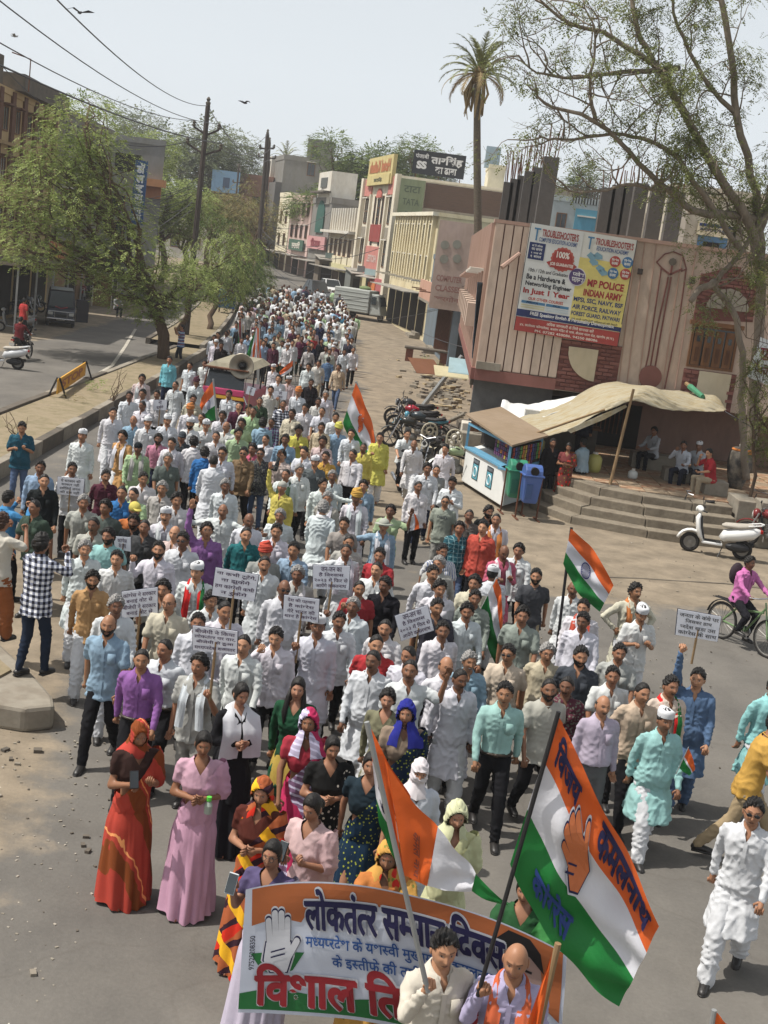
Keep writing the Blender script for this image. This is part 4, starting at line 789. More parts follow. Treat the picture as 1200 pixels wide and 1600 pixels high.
# small palm far away
def palm(label, base, top, fl, n, seed, r0, dry=True, group=None, nl=26, lw=.05):
 rnd = random.Random(seed); t = thing('date_palm', label, 'palm', base, group=group); top = Vector(top); base = Vector(base)
 mb = MB(); P = [base.lerp(top, i/10)+Vector((math.sin(i*.5)*.08, 0, 0)) for i in range(11)]; mb.tube(P, [r0*(1.25-.35*i/10+.05*math.sin(i*9)) for i in range(11)], 10); mb.build('trunk', mat('palm_bark', S(96, 88, 76), var=.5, scale=9, bump=1, rough=1, stretch=(1, 1, 3)), t, world=True, smooth=True)
 mb = MB(); mb.ell(tuple(top+Vector((0, 0, .1))), (r0*2, r0*2, r0*2.6), 10, 8); mb.build('crown_base', mat('palm_husk', S(110, 92, 62), var=.5, scale=10, bump=1), t, world=True)
 for k in range(n):
  az = 2*math.pi*k*.381966*1.0; el = 1.42-1.75*(k/n)**.9; L = fl*rnd.uniform(.85, 1.1); h = Vector((math.cos(az), math.sin(az), 0)); pts = []
  for i in range(9):
   u = i/8; a = el - (1.0+.5*(1-el/1.4))*u*u*.95; pts.append((pts[-1] if pts else top+Vector((0, 0, .2))) + (h*math.cos(a)+Vector((0, 0, math.sin(a))))*L/8)
  fr = MB(); fr.tube(pts, [.05*fl/3*(1-.8*i/8) for i in range(9)], 4); side = h.cross(Vector((0, 0, 1)))
  for j in range(nl):
   u = .12+.88*j/nl; i = min(7, int(u*8)); p = pts[i].lerp(pts[i+1], u*8-i); d = (pts[i+1]-pts[i]).normalized(); ll = fl*.17*math.sin(math.pi*min(1, u*.85+.15))**.6
   for s in (-1, 1):
    e = (side*s*.62 + d*.62 + Vector((0, 0, -.10+rnd.uniform(-.15, .2)))).normalized()*ll; w = d*lw*fl/3.2; fr.add([p-w, p+e*.5-w*.6, p+e, p+w], [(0, 1, 2, 3)])
  fr.build('frond', mat('palm_leaf', S(112, 116, 72), var=.35, scale=2, bump=0, rough=.6, spec=.3) if k < n*.78 else mat('dry_palm_leaf', S(142, 124, 88), var=.35, scale=2, bump=0), t, world=True, fixn=False)
 if dry:
  for k in range(14):
   az = rnd.uniform(0, 6.28); h = Vector((math.cos(az), math.sin(az), 0)); q = [top, top+h*.5*fl*.3+Vector((0, 0, .05)), top+h*(.32*fl)*rnd.uniform(.5, 1)+Vector((0, 0, -.35*fl)), top+h*.27*fl*rnd.uniform(.5, 1)+Vector((0, 0, -fl*rnd.uniform(.65, .95)))]
   fr = MB(); fr.tube(q, [.04, .05, .09, .03], 5, sq=(1, .5)); fr.build('hanging_frond', mat('dry_palm_leaf'), t, world=True)
Yp = 60; pt = PY(749, 122, Yp); palm('tall date palm with drooping dry fronds standing against the sky', (PY(754, 350, Yp).x+.7, Yp, 0), pt, 1.95, 44, 5, .17)
pt = PY(447, 248, 230); palm('tiny distant palm crown over the grey house', (pt.x, 230, 3), pt, 3.4, 16, 8, .2, False, nl=10, lw=.12)
# big half-bare tree on the right
def rtree():
 rnd = random.Random(12); root = G(1168, 752, .75); root.y = 33.5
 base = PY(1168, 748, 33.5); t = thing('half_bare_tree', 'large half-bare tree with crooked branches spreading left over the billboard', 'tree', base)
 tb = MB(); lf = MB(); tips = []
 def chain(pts, r0, r1, Ys, n=8):
  P = [PY(x, y, Yv) for (x, y), Yv in zip(pts, Ys)]; Q = []
  for i in range(len(P)-1):
   for k in range(4):
    u = k/4; a = P[max(0, i-1)]; b = P[i]; c = P[i+1]; d = P[min(len(P)-1, i+2)]
    Q.append(.5*((2*b)+(c-a)*u+(2*a-5*b+4*c-d)*u*u+(-a+3*b-3*c+d)*u**3))
  Q.append(P[-1]); Q = [q+Vector((rnd.gauss(0, .02), rnd.gauss(0, .04), rnd.gauss(0, .02))) for q in Q]
  m = len(Q); tb.tube(Q, [r0+(r1-r0)*i/(m-1) for i in range(m)], n); return Q
 def twig(p, d, L, r_, dep):
  if dep == 0 or L < .18:
   tips.append(p); return
  seg = 4; Q = [p]
  for i in range(seg):
   d = (d+Vector((rnd.gauss(0, .28), rnd.gauss(0, .28), rnd.gauss(.03, .26)))).normalized(); Q.append(Q[-1]+d*L/seg)
  tb.tube(Q, [r_*(1-.55*i/seg) for i in range(seg+1)], 5 if r_ > .02 else 4)
  for q in Q[2:]:
   if rnd.random() < .72:
    dd = (d+Vector((rnd.gauss(0, .8), rnd.gauss(0, .6), rnd.gauss(.15, .7)))).normalized(); twig(q, dd, L*rnd.uniform(.45, .72), r_*.5, dep-1)
  tips.append(Q[-1]); twig(Q[-1], d, L*.7, r_*.45, dep-1)
 T = 33.5
 limbs = [
  ([(1168, 750), (1162, 700), (1158, 640), (1160, 570), (1150, 500), (1135, 470)], .10, .08, [T]*6),
  ([(1172, 740), (1178, 600), (1188, 480), (1186, 360), (1180, 300), (1150, 180), (1140, 60), (1118, -40)], .16, .07, [T+.6]*8),
  ([(1185, 420), (1172, 350), (1130, 285), (1090, 220), (1040, 125), (1000, 60), (985, -30)], .14, .05, [T+.6, T, T-.4, T-.8, T-1, T-1, T-1]),
  ([(1188, 345), (1150, 335), (1095, 333), (1045, 300), (1000, 255), (930, 190), (850, 160), (835, 130)], .12, .02, [T+.4, T, T-.6, T-1, T-1.4, T-2, T-2.4, T-2.6]),
  ([(1135, 470), (1120, 440), (1165, 385), (1200, 330)], .08, .05, [T, T-.2, T, T+.4]),
  ([(1120, 440), (1095, 452), (1080, 470)], .10, .07, [T-.2, T-.5, T-.8]),
  ([(1160, 395), (1110, 320), (1060, 250), (1010, 220), (960, 210), (880, 220), (845, 212)], .08, .02, [T, T-.5, T-1, T-1, T-1.4, T-2, T-2.2]),
  ([(1090, 220), (1035, 120), (960, 60), (890, 35), (838, 0)], .09, .025, [T-.8, T-1, T-1.4, T-2, T-2.4]),
  ([(1060, 108), (990, 112), (920, 118), (850, 118), (815, 95)], .07, .015, [T-1, T-1.2, T-1.6, T-2, T-2.4]),
  ([(1045, 300), (980, 290), (920, 300), (870, 292)], .05, .015, [T-1, T-1.2, T-1.6, T-2]),
  ([(1186, 360), (1215, 260), (1225, 120), (1210, 0)], .13, .05, [T+.6, T+1, T+1, T+1]),
  ([(930, 190), (922, 130), (930, 60), (910, 0)], .05, .012, [T-2, T-2.1, T-2.2, T-2.2]),
  ([(1150, 180), (1100, 120), (1060, 40), (1045, -30)], .07, .03, [T+.6, T+.2, T, T])]
 for k, (pts, r0, r1, Ys) in enumerate(limbs):
  Q = chain(pts, r0, r1, Ys)
  if k in (0, 5): continue
  for i in range(5 if k in (1, 10) else 2, len(Q)-1):
   if rnd.random() < (.62 if k > 1 else .4):
    d = (Q[i+1]-Q[i]).normalized(); dd = (d*.7+Vector((rnd.gauss(-.1, .7), rnd.gauss(0, .6), rnd.gauss(.25, .7)))).normalized(); twig(Q[i], dd, rnd.uniform(.5, 1.25), .026, 3)
  twig(Q[-1], (Q[-1]-Q[-2]).normalized(), .55, .016, 3)
 tb.build('trunk', GBARK, t, world=True, smooth=True)
 for p in tips:
  x, y, _ = proj(p); dens = .22+.34*max(0, min(1, (x-900)/180))
  if rnd.random() < dens: sprays(lf, p, (.3, .3, .24), rnd.randint(3, 6), .08, rnd, .6, 6, aspect=.5)
 lf.build('crown', SPARSE, t, world=True, fixn=False)
rtree()
b = PY(1172, 740, 31.5); tree('leafy green shrub hanging beside the trunk at the right edge', (b.x+.2, 31.5, .7), PY(1185, 640, 31.5), [pblob(x, y, 31.5, r, r, r, int(420*r)) for x, y, r in ((1178, 600, .45), (1190, 640, .6), (1185, 560, .4), (1200, 680, .5), (1195, 700, .35), (1195, 470, .35), (1180, 430, .25))], .07, leafmat('shrub_leaves', S(88, 100, 50), S(120, 122, 60), 2.5), .05, 'shrub', seed=33, lf=6, cat='shrub')
for i, (x, y, h, lab) in enumerate(((175, 650, 1.2, 'bare dry sapling on the median'), (25, 715, .8, 'leafless twig plant at the near end of the median'), (340, 0, 0, ''))[:2]):
 p = G(x, y-20, .3); t = thing('sapling', lab, 'plant', p); mb = MB(); rnd = random.Random(i)
 for k in range(6): limb(mb, (0, 0, 0), (rnd.uniform(-.4, .4)*h, rnd.uniform(-.2, .2), h*rnd.uniform(.6, 1)), .015, .004, rnd, 4, .08, 4)
 mb.build('stem', BARK, t)
def weed(p, r_, n, lab, m=NEEM, nm='weed'):
 t = thing(nm, lab, 'plant', p); mb = MB(); sprays(mb, (0, 0, r_*.5), (r_, r_, r_*.6), n, .08, random.Random(int(p[0]*10)), .2, 5); mb.build('leaves', m, t, fixn=False)
weed(G(155, 612, .3), .35, 60, 'small green weed on the median near the yellow barricade'); weed(G(115, 628, .3), .25, 20, 'sparse dry weed on the median beside the barricade', BROWNLEAF); weed(G(668, 580), .7, 150, 'green bush growing among the rubble beside the shops', nm='bush'); weed(G(1190, 770, .5), .4, 50, 'dry leaf clump at the foot of the right tree', BROWNLEAF)
# --- poles and wires ---
POLEM = mat('pole_steel', S(72, 64, 60), var=.3, scale=3, bump=.1, rough=.7); WIRE = mat('wire', S(70, 70, 74), var=0, bump=0, rough=.6)
def pole(label, bx, by, Yp, tx, ty, r0, arms, name='utility_pole', group='electricity poles'):
 b = PY(bx, by, Yp); b.z = gz(Yp); tp = PY(tx, ty, Yp); t = thing(name, label, 'pole', b, group=group)
 mb = MB(); mb.tube([b, tp], [r0, r0*.7], 8); mb.build('shaft', POLEM, t, world=True); ends = [tp]
 for (ax, ay, bx_, by_) in arms:
  a = PY(ax, ay, Yp); c = PY(bx_, by_, Yp); m = PY((ax+bx_)/2, max(ay, by_)+8 if abs(ax-bx_) > 30 and ty < 170 and ay < 240 else (ay+by_)/2, Yp)
  mb = MB(); mb.tube([a, a.lerp(m, .9) if False else m, c], r0*.35, 5); mb.build('cross_arm', POLEM, t, world=True)
  for e in (a, c): mb = MB(); mb.lathe(e, ((.07, 0), (.1, .1), (.06, .16), (.1, .22), (.04, .32)), 8); mb.build('insulator', CONCD, t, world=True); ends.append(e+Vector((0, 0, .3)))
 mb = MB(); mb.lathe(tp, ((.1, 0), (.13, .15), (.06, .2), (.11, .3), (.03, .42)), 8); mb.build('insulator', CONCD, t, world=True); return ends
E1 = pole('tall dark electricity pole with curved cross arms standing left of centre', 303, 390, 66, 325, 165, .17, [(303, 198, 342, 203), (293, 224, 345, 234)])
E2 = pole('second electricity pole further along the street, wrapped in cables', 402, 430, 108, 418, 210, .22, [(406, 232, 428, 232)])
E3 = pole('third electricity pole just behind the second one', 408, 425, 118, 421, 222, .2, [(404, 245, 430, 248)])
E4 = pole('thin short pole in front of the brick block', 368, 330, 140, 373, 262, .13, [(364, 285, 380, 285)])
wn = 0
def wire(a, b, sag, r_=.018, grp='overhead wires', lab='overhead wire sagging across the sky'):
 a, b = Vector(a), Vector(b); n = 18; P = [a.lerp(b, i/n)-Vector((0, 0, sag*4*(i/n)*(1-i/n))) for i in range(n+1)]
 mb = MB(); mb.tube([tuple(p) for p in P], r_, 5); o = mb.build('overhead_wire', WIRE); return tag(o, lab, 'wire', grp)
for (x, y, Yv), e, s, lab in (((-60, -55, 18), E1[0], .5, 'uppermost'), ((-70, -140+100, 18), E1[1], .5, '')): pass
wire(PY(60, -30, 22), E1[0], .55, .015, lab='topmost overhead wire running to the tip of the first pole'); wire(PY(-40, -30, 24), E1[2], .6, .015, lab='overhead wire ending at the right arm of the first pole')
wire(PY(-30, 50, 26), E1[1], .4, .015, lab='overhead wire ending at the left arm of the first pole'); wire(PY(-30, 88, 30), E1[4], .3, .026, lab='thick overhead cable coming low from the left edge'); wire(PY(5, 105, 62), PY(290, 222, 66), 1.4, .02, lab='slack thin wire from the left roof to the first pole')
for a, b, s, l in ((E1[0], E2[0], 1.4, 'tips'), (E1[2], E2[2], 1.2, 'right arms'), (E1[1], E2[1], 1.2, 'left arms'), (E1[4], E3[2], .8, 'lower arms')): wire(a, b, s, .02, lab='wire strung between the %s of the first and second poles' % l)
ORD = 'first second third fourth fifth sixth seventh eighth ninth tenth eleventh twelfth'.split()
rnd = random.Random(5)
for i in range(9):
 a = PY(300+rnd.uniform(-4, 2), 285+i*5, 66); b = PY(rnd.choice((0, 30, 90, 160)), 290+i*11+rnd.uniform(-10, 10), rnd.uniform(58, 70)); wire(a, b, rnd.uniform(.5, 1.6), .014, 'service cables through the left tree', '%s thin service cable through the left tree, counted from the top of the pole' % ORD[i])
for i in range(8):
 a = PY(410+rnd.uniform(-3, 3), 340+i*9, 108); b = PY(rnd.uniform(455, 640), 320+i*18+rnd.uniform(-20, 20), rnd.uniform(80, 118)); wire(a, b, rnd.uniform(.3, 1.5), .02, 'cables from the second pole to the shops', '%s thin cable from the second pole to the shops, counted downward' % ORD[i])
for i, (a, b, Ya, Yb) in enumerate((((660, 520), (880, 560), 70, 39), ((560, 500), (735, 470), 100, 66), ((640, 465), (740, 440), 95, 62), ((650, 430), (745, 420), 100, 60))): wire(PY(*a, Ya), PY(*b, Yb), .3, .014, 'cables in front of the shop houses', '%s thin cable strung in front of the shop houses, nearest first' % ORD[i])
# --- birds ---
def bird(x, y, Yb, s, ang, lab, c=(60, 60, 66)):
 t = thing('bird', lab, 'bird', PY(x, y, Yb), ang); m = ink(*c)
 mb = MB(); mb.tube([(0, -.22, 0), (0, -.16, .01), (0, 0, 0), (0, .14, .01), (0, .26, .02)], [.015, .04, .06, .035, .02], 7); mb.v = [tuple(Vector(v)*s) for v in mb.v]; mb.build('body', m, t)
 for k in (-1, 1):
  mb = MB(); mb.prism([(0, -.08, 0), (k*.3, -.12, .14), (k*.62, .04, .06+.06*k), (k*.3, .08, .13), (0, .1, 0)], (0, 0, .012)); mb.v = [tuple(Vector(v)*s) for v in mb.v]; mb.build('wing', m, t)
bird(125, 20, 30, .55, .6, 'dark bird gliding near the top left of the sky'); bird(23, 57, 34, .4, 1.5, 'pale bird low at the left edge of the sky', (150, 152, 156)); bird(382, 161, 42, .5, 2.4, 'dark bird flying right of the first pole'); bird(895, 24, 34, .4, 1.0, 'small dark bird behind the branches at the top', (70, 70, 76))
# ---------------- street furniture and vehicles ----------------
RUB = mat('rubber', S(40, 38, 37), var=.2, bump=.1, rough=.9); CHROME = mat('chrome', S(190, 190, 192), var=.1, bump=0, rough=.25, metal=.9); BLK = mat('black_plastic', S(36, 36, 38), var=.15, bump=.03, rough=.5)
SEATM = mat('seat_vinyl', S(44, 42, 42), var=.2, bump=.1, rough=.6); LAMP = mat('lamp_glass', S(200, 200, 195), var=.05, bump=0, rough=.15); REDL = mat('red_lens', S(150, 30, 26), var=.05, bump=0, rough=.2); ALU = mat('engine_metal', S(128, 126, 122), var=.3, bump=.2, rough=.5, metal=.6)
def gloss(r, g, b, rg=.3): return mat('gloss_%d_%d_%d' % (r, g, b), S(r, g, b), var=.06, scale=2, bump=0, rough=rg, spec=.5)
def P_(root, name, m, fn, smooth=False, bevel=0, parent=None, label=None):
 mb = MB(); fn(mb); return mb.build(name, m, parent or root, smooth=smooth, bevel=bevel, label=label)
def wheel(root, c, r_, w, spokes=10, axis='X', rim=ALU, solid=False):
 t = P_(root, 'wheel', RUB, lambda m: m.torus(c, r_-w/2, w/2, axis, 26, 8), True)
 def f(m):
  m.torus(c, r_-w*1.05, .012 if not solid else .02, axis, 26, 6); m.cyl(c, .04, w*1.3, 10, axis)
  if solid: m.cyl(c, r_-w*1.1, w*.5, 20, axis)
  else:
   for k in range(spokes):
    a = 2*math.pi*k/spokes; d = Vector((0, math.cos(a), math.sin(a))) if axis == 'X' else Vector((math.cos(a), 0, math.sin(a))); m.tube([Vector(c)+d*.03, Vector(c)+d*(r_-w)], .005 if spokes > 8 else .014, 4)
 P_(root, 'rim', rim, f, parent=t); return t
def motorcycle(loc, rz, label, tank=(40, 40, 44), group='parked motorcycles', lean=0, name='motorcycle', panel=None):
 t = thing(name, label, 'motorcycle', loc, rz, group); B = gloss(*tank); Bp = gloss(*(panel or tank))
 for y in (-.64, .62): wheel(t, (0, y, .30), .30, .085, 6)
 P_(t, 'fork', CHROME, lambda m: [m.tube([(s*.09, -.64, .30), (s*.09, -.42, .86)], .022, 7) for s in (-1, 1)])
 P_(t, 'frame', BLK, lambda m: [m.tube([(0, -.40, .86), (0, -.28, .45), (0, .12, .30), (0, .62, .30)], .025, 6), m.tube([(0, -.38, .80), (0, .25, .66), (0, .75, .72)], .025, 6), m.tube([(.08, .62, .30), (.08, .38, .68)], .03, 6), m.tube([(-.08, .62, .30), (-.08, .38, .68)], .03, 6)])
 P_(t, 'fuel_tank', B, lambda m: m.tube([(0, -.36, .84), (0, -.30, .86), (0, -.12, .87), (0, .06, .82), (0, .10, .78)], [.06, .13, .155, .11, .05], 14, sq=(1, .8)), True)
 P_(t, 'seat', SEATM, lambda m: m.tube([(0, .02, .80), (0, .12, .79), (0, .42, .79), (0, .70, .86), (0, .76, .86)], [.06, .12, .14, .12, .04], 12, sq=(1, .45)), True)
 P_(t, 'tail_panel', Bp, lambda m: m.tube([(0, .22, .70), (0, .5, .74), (0, .84, .80)], [.11, .12, .05], 10, sq=(1, .7)), True)
 P_(t, 'tail_light', REDL, lambda m: m.box((0, .86, .79), (.12, .04, .06)))
 P_(t, 'headlight', LAMP, lambda m: m.cyl((0, -.56, .80), .09, .05, 14, 'Y')); P_(t, 'cowl', Bp, lambda m: m.ell((0, -.50, .82), (.12, .10, .13), 12, 8), True)
 P_(t, 'handlebar', CHROME, lambda m: m.tube([(-.36, -.26, .98), (-.22, -.34, 1.0), (0, -.40, .93), (.22, -.34, 1.0), (.36, -.26, .98)], .014, 7));
 for s in (-1, 1):
  P_(t, 'mirror', BLK, lambda m: [m.tube([(s*.24, -.34, 1.0), (s*.30, -.36, 1.14)], .007, 5), m.ell((s*.32, -.36, 1.17), (.06, .015, .04), 10, 6)]); P_(t, 'grip', RUB, lambda m: m.tube([(s*.28, -.30, .99), (s*.38, -.25, .975)], .02, 7))
 P_(t, 'engine', ALU, lambda m: [m.ell((0, -.02, .38), (.15, .20, .14), 12, 8), m.box((0, -.12, .54), (.18, .16, .22)), *[m.box((0, -.12, .46+.04*k), (.22, .2, .012)) for k in range(5)]])
 P_(t, 'exhaust', CHROME, lambda m: m.tube([(-.10, -.18, .44), (-.15, -.22, .26), (-.17, .15, .24), (-.19, .45, .32), (-.19, .80, .40)], [.025, .025, .03, .05, .05], 8), True)
 P_(t, 'mudguard', Bp, lambda m: m.tube([(0, -.64+.36*math.cos(a), .30+.36*math.sin(a)) for a in np.linspace(.5, 2.5, 8)], .055, 6, sq=(1, .3))); P_(t, 'mudguard', BLK, lambda m: m.tube([(0, .62+.36*math.cos(a), .30+.36*math.sin(a)) for a in np.linspace(.1, 2.0, 8)], .06, 6, sq=(1, .3)))
 P_(t, 'side_stand', BLK, lambda m: m.tube([(.12, .05, .28), (.26, .12, .02)], .012, 5)); P_(t, 'number_plate', ink(205, 200, 190), lambda m: m.box((0, .90, .64), (.2, .01, .1)))
 if lean: t.rotation_euler = (0, lean, rz)
 return t
def scooter(loc, rz, label, col=(214, 214, 212), group='scooters'):
 t = thing('scooter', label, 'scooter', loc, rz, group); B = gloss(*col)
 for y in (-.62, .55): wheel(t, (0, y, .225), .225, .09, 5, solid=True)
 P_(t, 'front_apron', B, lambda m: m.tube([(0, -.50, .92), (0, -.52, .80), (0, -.48, .60), (0, -.42, .42), (0, -.34, .30)], [.10, .19, .20, .20, .14], 16, sq=(1, .32)), True)
 P_(t, 'inner_panel', BLK, lambda m: m.tube([(0, -.45, .84), (0, -.42, .62), (0, -.34, .36)], [.13, .17, .15], 12, sq=(1, .2)))
 P_(t, 'handlebar_cover', B, lambda m: m.tube([(-.17, -.46, 1.0), (0, -.52, 1.01), (.17, -.46, 1.0)], [.04, .085, .04], 12), True); P_(t, 'headlight', LAMP, lambda m: m.ell((0, -.585, 1.0), (.085, .03, .06), 12, 8), True)
 P_(t, 'handlebar', BLK, lambda m: [m.tube([(-.36, -.38, 1.01), (-.16, -.46, 1.0)], .018, 7), m.tube([(.36, -.38, 1.01), (.16, -.46, 1.0)], .018, 7)])
 for s in (-1, 1): P_(t, 'mirror', BLK, lambda m: [m.tube([(s*.22, -.44, 1.02), (s*.29, -.46, 1.18)], .006, 5), m.ell((s*.31, -.46, 1.21), (.06, .015, .045), 10, 6)])
 P_(t, 'front_mudguard', B, lambda m: m.tube([(0, -.62+.29*math.cos(a), .22+.29*math.sin(a)) for a in np.linspace(.25, 2.9, 9)], .075, 8, sq=(1, .45)), True)
 P_(t, 'fork', ALU, lambda m: m.tube([(0, -.62, .22), (0, -.46, .60)], .025, 6))
 P_(t, 'floorboard', B, lambda m: m.box((0, -.14, .29), (.34, .46, .06)), bevel=.02); P_(t, 'foot_mat', RUB, lambda m: m.box((0, -.14, .325), (.26, .40, .012)))
 P_(t, 'rear_body', B, lambda m: m.tube([(0, .06, .40), (0, .14, .50), (0, .40, .56), (0, .72, .64), (0, .88, .70)], [.12, .19, .22, .19, .07], 16, sq=(1, .75)), True)
 P_(t, 'seat', mat('scooter_seat', S(168, 162, 152), var=.2, bump=.3), lambda m: m.tube([(0, .02, .72), (0, .10, .735), (0, .40, .745), (0, .66, .79), (0, .74, .79)], [.06, .14, .17, .14, .05], 14, sq=(1, .42)), True)
 P_(t, 'grab_rail', B, lambda m: m.tube([(-.14, .58, .80), (-.15, .86, .86), (0, .93, .87), (.15, .86, .86), (.14, .58, .80)], .018, 7)); P_(t, 'tail_light', REDL, lambda m: m.box((0, .90, .70), (.16, .06, .07)), bevel=.01)
 P_(t, 'engine', BLK, lambda m: [m.ell((.12, .42, .28), (.09, .28, .11), 10, 7), m.tube([(-.14, .30, .28), (-.17, .52, .30), (-.17, .80, .34)], [.03, .06, .06], 8)]); P_(t, 'exhaust_shield', CHROME, lambda m: m.box((-.225, .62, .33), (.02, .26, .07)))
 P_(t, 'stand', BLK, lambda m: m.tube([(.12, .1, .24), (.26, .02, .02)], .012, 5)); P_(t, 'number_plate', ink(205, 200, 190), lambda m: m.box((0, .95, .55), (.2, .01, .12)))
 return t
def bicycle(loc, rz, label, col=(120, 150, 96), group='bicycles'):
 t = thing('bicycle', label, 'bicycle', loc, rz, group); B = gloss(*col)
 for y in (-.54, .50): wheel(t, (0, y, .33), .33, .045, 18)
 P_(t, 'frame', B, lambda m: [m.tube(q, .019, 7) for q in ([(0, -.36, .80), (0, -.02, .30), (0, .50, .33)], [(0, -.34, .72), (0, .18, .62)], [(0, -.02, .30), (0, .22, .78)], [(0, .20, .66), (0, .50, .33)])])
 P_(t, 'fork', B, lambda m: [m.tube([(s*.05, -.54, .33), (0, -.40, .70), (0, -.34, .90)], .014, 6) for s in (-1, 1)]); P_(t, 'handlebar', CHROME, lambda m: m.tube([(-.28, -.22, .96), (-.2, -.34, .97), (.2, -.34, .97), (.28, -.22, .96)], .013, 6))
 P_(t, 'saddle', SEATM, lambda m: m.tube([(0, .12, .82), (0, .22, .82), (0, .34, .83)], [.03, .07, .09], 10, sq=(1, .4)), True); P_(t, 'crank', CHROME, lambda m: [m.cyl((.03, -.02, .30), .09, .012, 16, 'X'), m.box((.1, -.02, .17), (.09, .05, .02)), m.box((-.1, -.02, .43), (.09, .05, .02)), m.tube([(.05, -.02, .30), (.07, -.02, .17)], .01, 5), m.tube([(-.05, -.02, .30), (-.07, -.02, .43)], .01, 5)])
 P_(t, 'mudguard', BLK, lambda m: m.tube([(0, .50+.36*math.cos(a), .33+.36*math.sin(a)) for a in np.linspace(.2, 2.2, 8)], .03, 5, sq=(1, .3))); P_(t, 'carrier', BLK, lambda m: [m.tube([(s*.06, .34, .72), (s*.06, .74, .70)], .008, 5) for s in (-1, 0, 1)])
 return t
def carbody(t, L, W, H, col, kind='car', hood=.9, label=None):
 B = gloss(*col, .25); zb = .22; zw = .92 if kind == 'car' else .95
 fy = -L/2; ry = L/2
 prof = {'car': [(fy, .35), (fy+.06, .62), (fy+hood, .86), (ry-.35, .92), (ry-.02, .80), (ry, .35)], 'van': [(fy, .30), (fy+.03, .80), (fy+.38, .98), (ry-.05, .98), (ry, .9), (ry, .3)]}[kind]
 cabin = {'car': [(fy+hood-.02, .84), (fy+hood+.62, H), (ry-.95, H+.0), (ry-.28, .90)], 'van': [(fy+.30, .96), (fy+.62, H-.02), (ry-.12, H), (ry-.03, .96)]}[kind]
 def body(m):
  n = len(prof)
  for s in (-1, 1): pass
  vs = []
  for y, z in prof:
   wv = W/2*(.93 if abs(y) > L/2-.1 else 1); vs += [(-wv, y, z), (wv, y, z)]
  o = len(vs)
  for y, z in prof:
   wv = W/2*(.93 if abs(y) > L/2-.1 else 1); vs += [(-wv, y, zb), (wv, y, zb)]
  fs = []
  for i in range(n-1): fs += [(2*i, 2*i+1, 2*i+3, 2*i+2), (o+2*i, o+2*i+2, o+2*i+3, o+2*i+1), (2*i, 2*i+2, o+2*i+2, o+2*i), (2*i+1, o+2*i+1, o+2*i+3, 2*i+3)]
  fs += [(0, o, o+1, 1), (2*n-2, 2*n-1, o+2*n-1, o+2*n-2)]; m.add(vs, fs)
 P_(t, 'body', B, body, bevel=.05)
 wi = W/2*.92; wt = W/2*(.74 if kind == 'car' else .82)
 (y0, z0), (y1, z1), (y2, z2), (y3, z3) = cabin
 P_(t, 'cabin', B, lambda m: m.add([(-wi, y0, z0), (wi, y0, z0), (-wt, y1, z1), (wt, y1, z1), (-wt, y2, z2), (wt, y2, z2), (-wi, y3, z3), (wi, y3, z3)], [(0, 1, 3, 2), (2, 3, 5, 4), (4, 5, 7, 6), (0, 2, 4, 6), (1, 7, 5, 3)]), bevel=.04)
 def lerp(a, b, u): return tuple(a[i]+(b[i]-a[i])*u for i in range(3))
 def pane(name, q, n, o=.012, mg=.1):
  c = [sum(p[i] for p in q)/4 for i in range(3)]; k = [lerp(p, c, mg) for p in q]; nn = Vector(n).normalized()*o
  P_(t, name, GLASS, lambda m: m.prism([tuple(Vector(p)+nn) for p in k], tuple(nn*.3)))
 A, B2, C_, D = (-wi, y0, z0), (wi, y0, z0), (wt, y1, z1), (-wt, y1, z1); nf = (Vector(B2)-Vector(A)).cross(Vector(D)-Vector(A)); nf = nf if nf.y < 0 else -nf; pane('windscreen', [A, B2, C_, D], nf)
 A, B2, C_, D = (-wi, y3, z3), (wi, y3, z3), (wt, y2, z2), (-wt, y2, z2); nr = (Vector(B2)-Vector(A)).cross(Vector(D)-Vector(A)); nr = nr if nr.y > 0 else -nr; pane('rear_window', [A, B2, C_, D], nr)
 for s in (-1, 1):
  a, b, c, d = (s*wi, y0, z0), (s*wt, y1, z1), (s*wt, y2, z2), (s*wi, y3, z3); nn = (s, 0, .3)
  m1, m2 = lerp(b, c, .48), lerp(a, d, .48)
  pane('side_window', [a, b, m1, m2], nn, .02, .14); pane('side_window', [m2, m1, c, d], nn, .02, .14)
  P_(t, 'headlight', LAMP, lambda m: m.box((s*W*.36, fy+.02, .66), (.26, .08, .13)), bevel=.02); P_(t, 'tail_light', REDL, lambda m: m.box((s*W*.41, ry-.02, .70), (.16, .06, .2)))
  P_(t, 'wing_mirror', B if kind == 'car' else BLK, lambda m: m.box((s*(W/2+.07), y0+.25, z0+.08), (.14, .06, .1)), bevel=.02)
  for y in (fy+.72 if kind == 'car' else fy+.5, ry-.7): wheel(t, (s*(W/2-.09), y, .3), .3, .17, solid=True)
 P_(t, 'grille', BLK, lambda m: m.box((0, fy+.0, .58), (W*.45, .06, .12))); P_(t, 'bumper', B if kind == 'car' else BLK, lambda m: m.box((0, fy-.02, .38), (W*.94, .14, .16)), bevel=.04); P_(t, 'number_plate', ink(214, 210, 200), lambda m: m.box((0, fy-.10, .40), (.4, .01, .1)))
def car(px, py, rz, label, col, L=3.8, W=1.62, H=1.5, group='parked cars', kind='car', z=0):
 p = G(px, py); t = thing('car' if kind == 'car' else 'van', label, 'car' if kind == 'car' else 'van', p, rz, group); carbody(t, L, W, H, col, kind); return t
car(516, 454, .35, 'white hatchback facing the crowd beside the cargo tempo', (206, 208, 208), L=3.6); car(453, 421, 1.75, 'silver-white hatchback parked crosswise, nearer of the two at the street end', (200, 204, 208), L=3.9); car(460, 413, 1.8, 'white car mostly hidden behind the silver-white hatchback', (214, 214, 212), L=4.2, H=1.7)
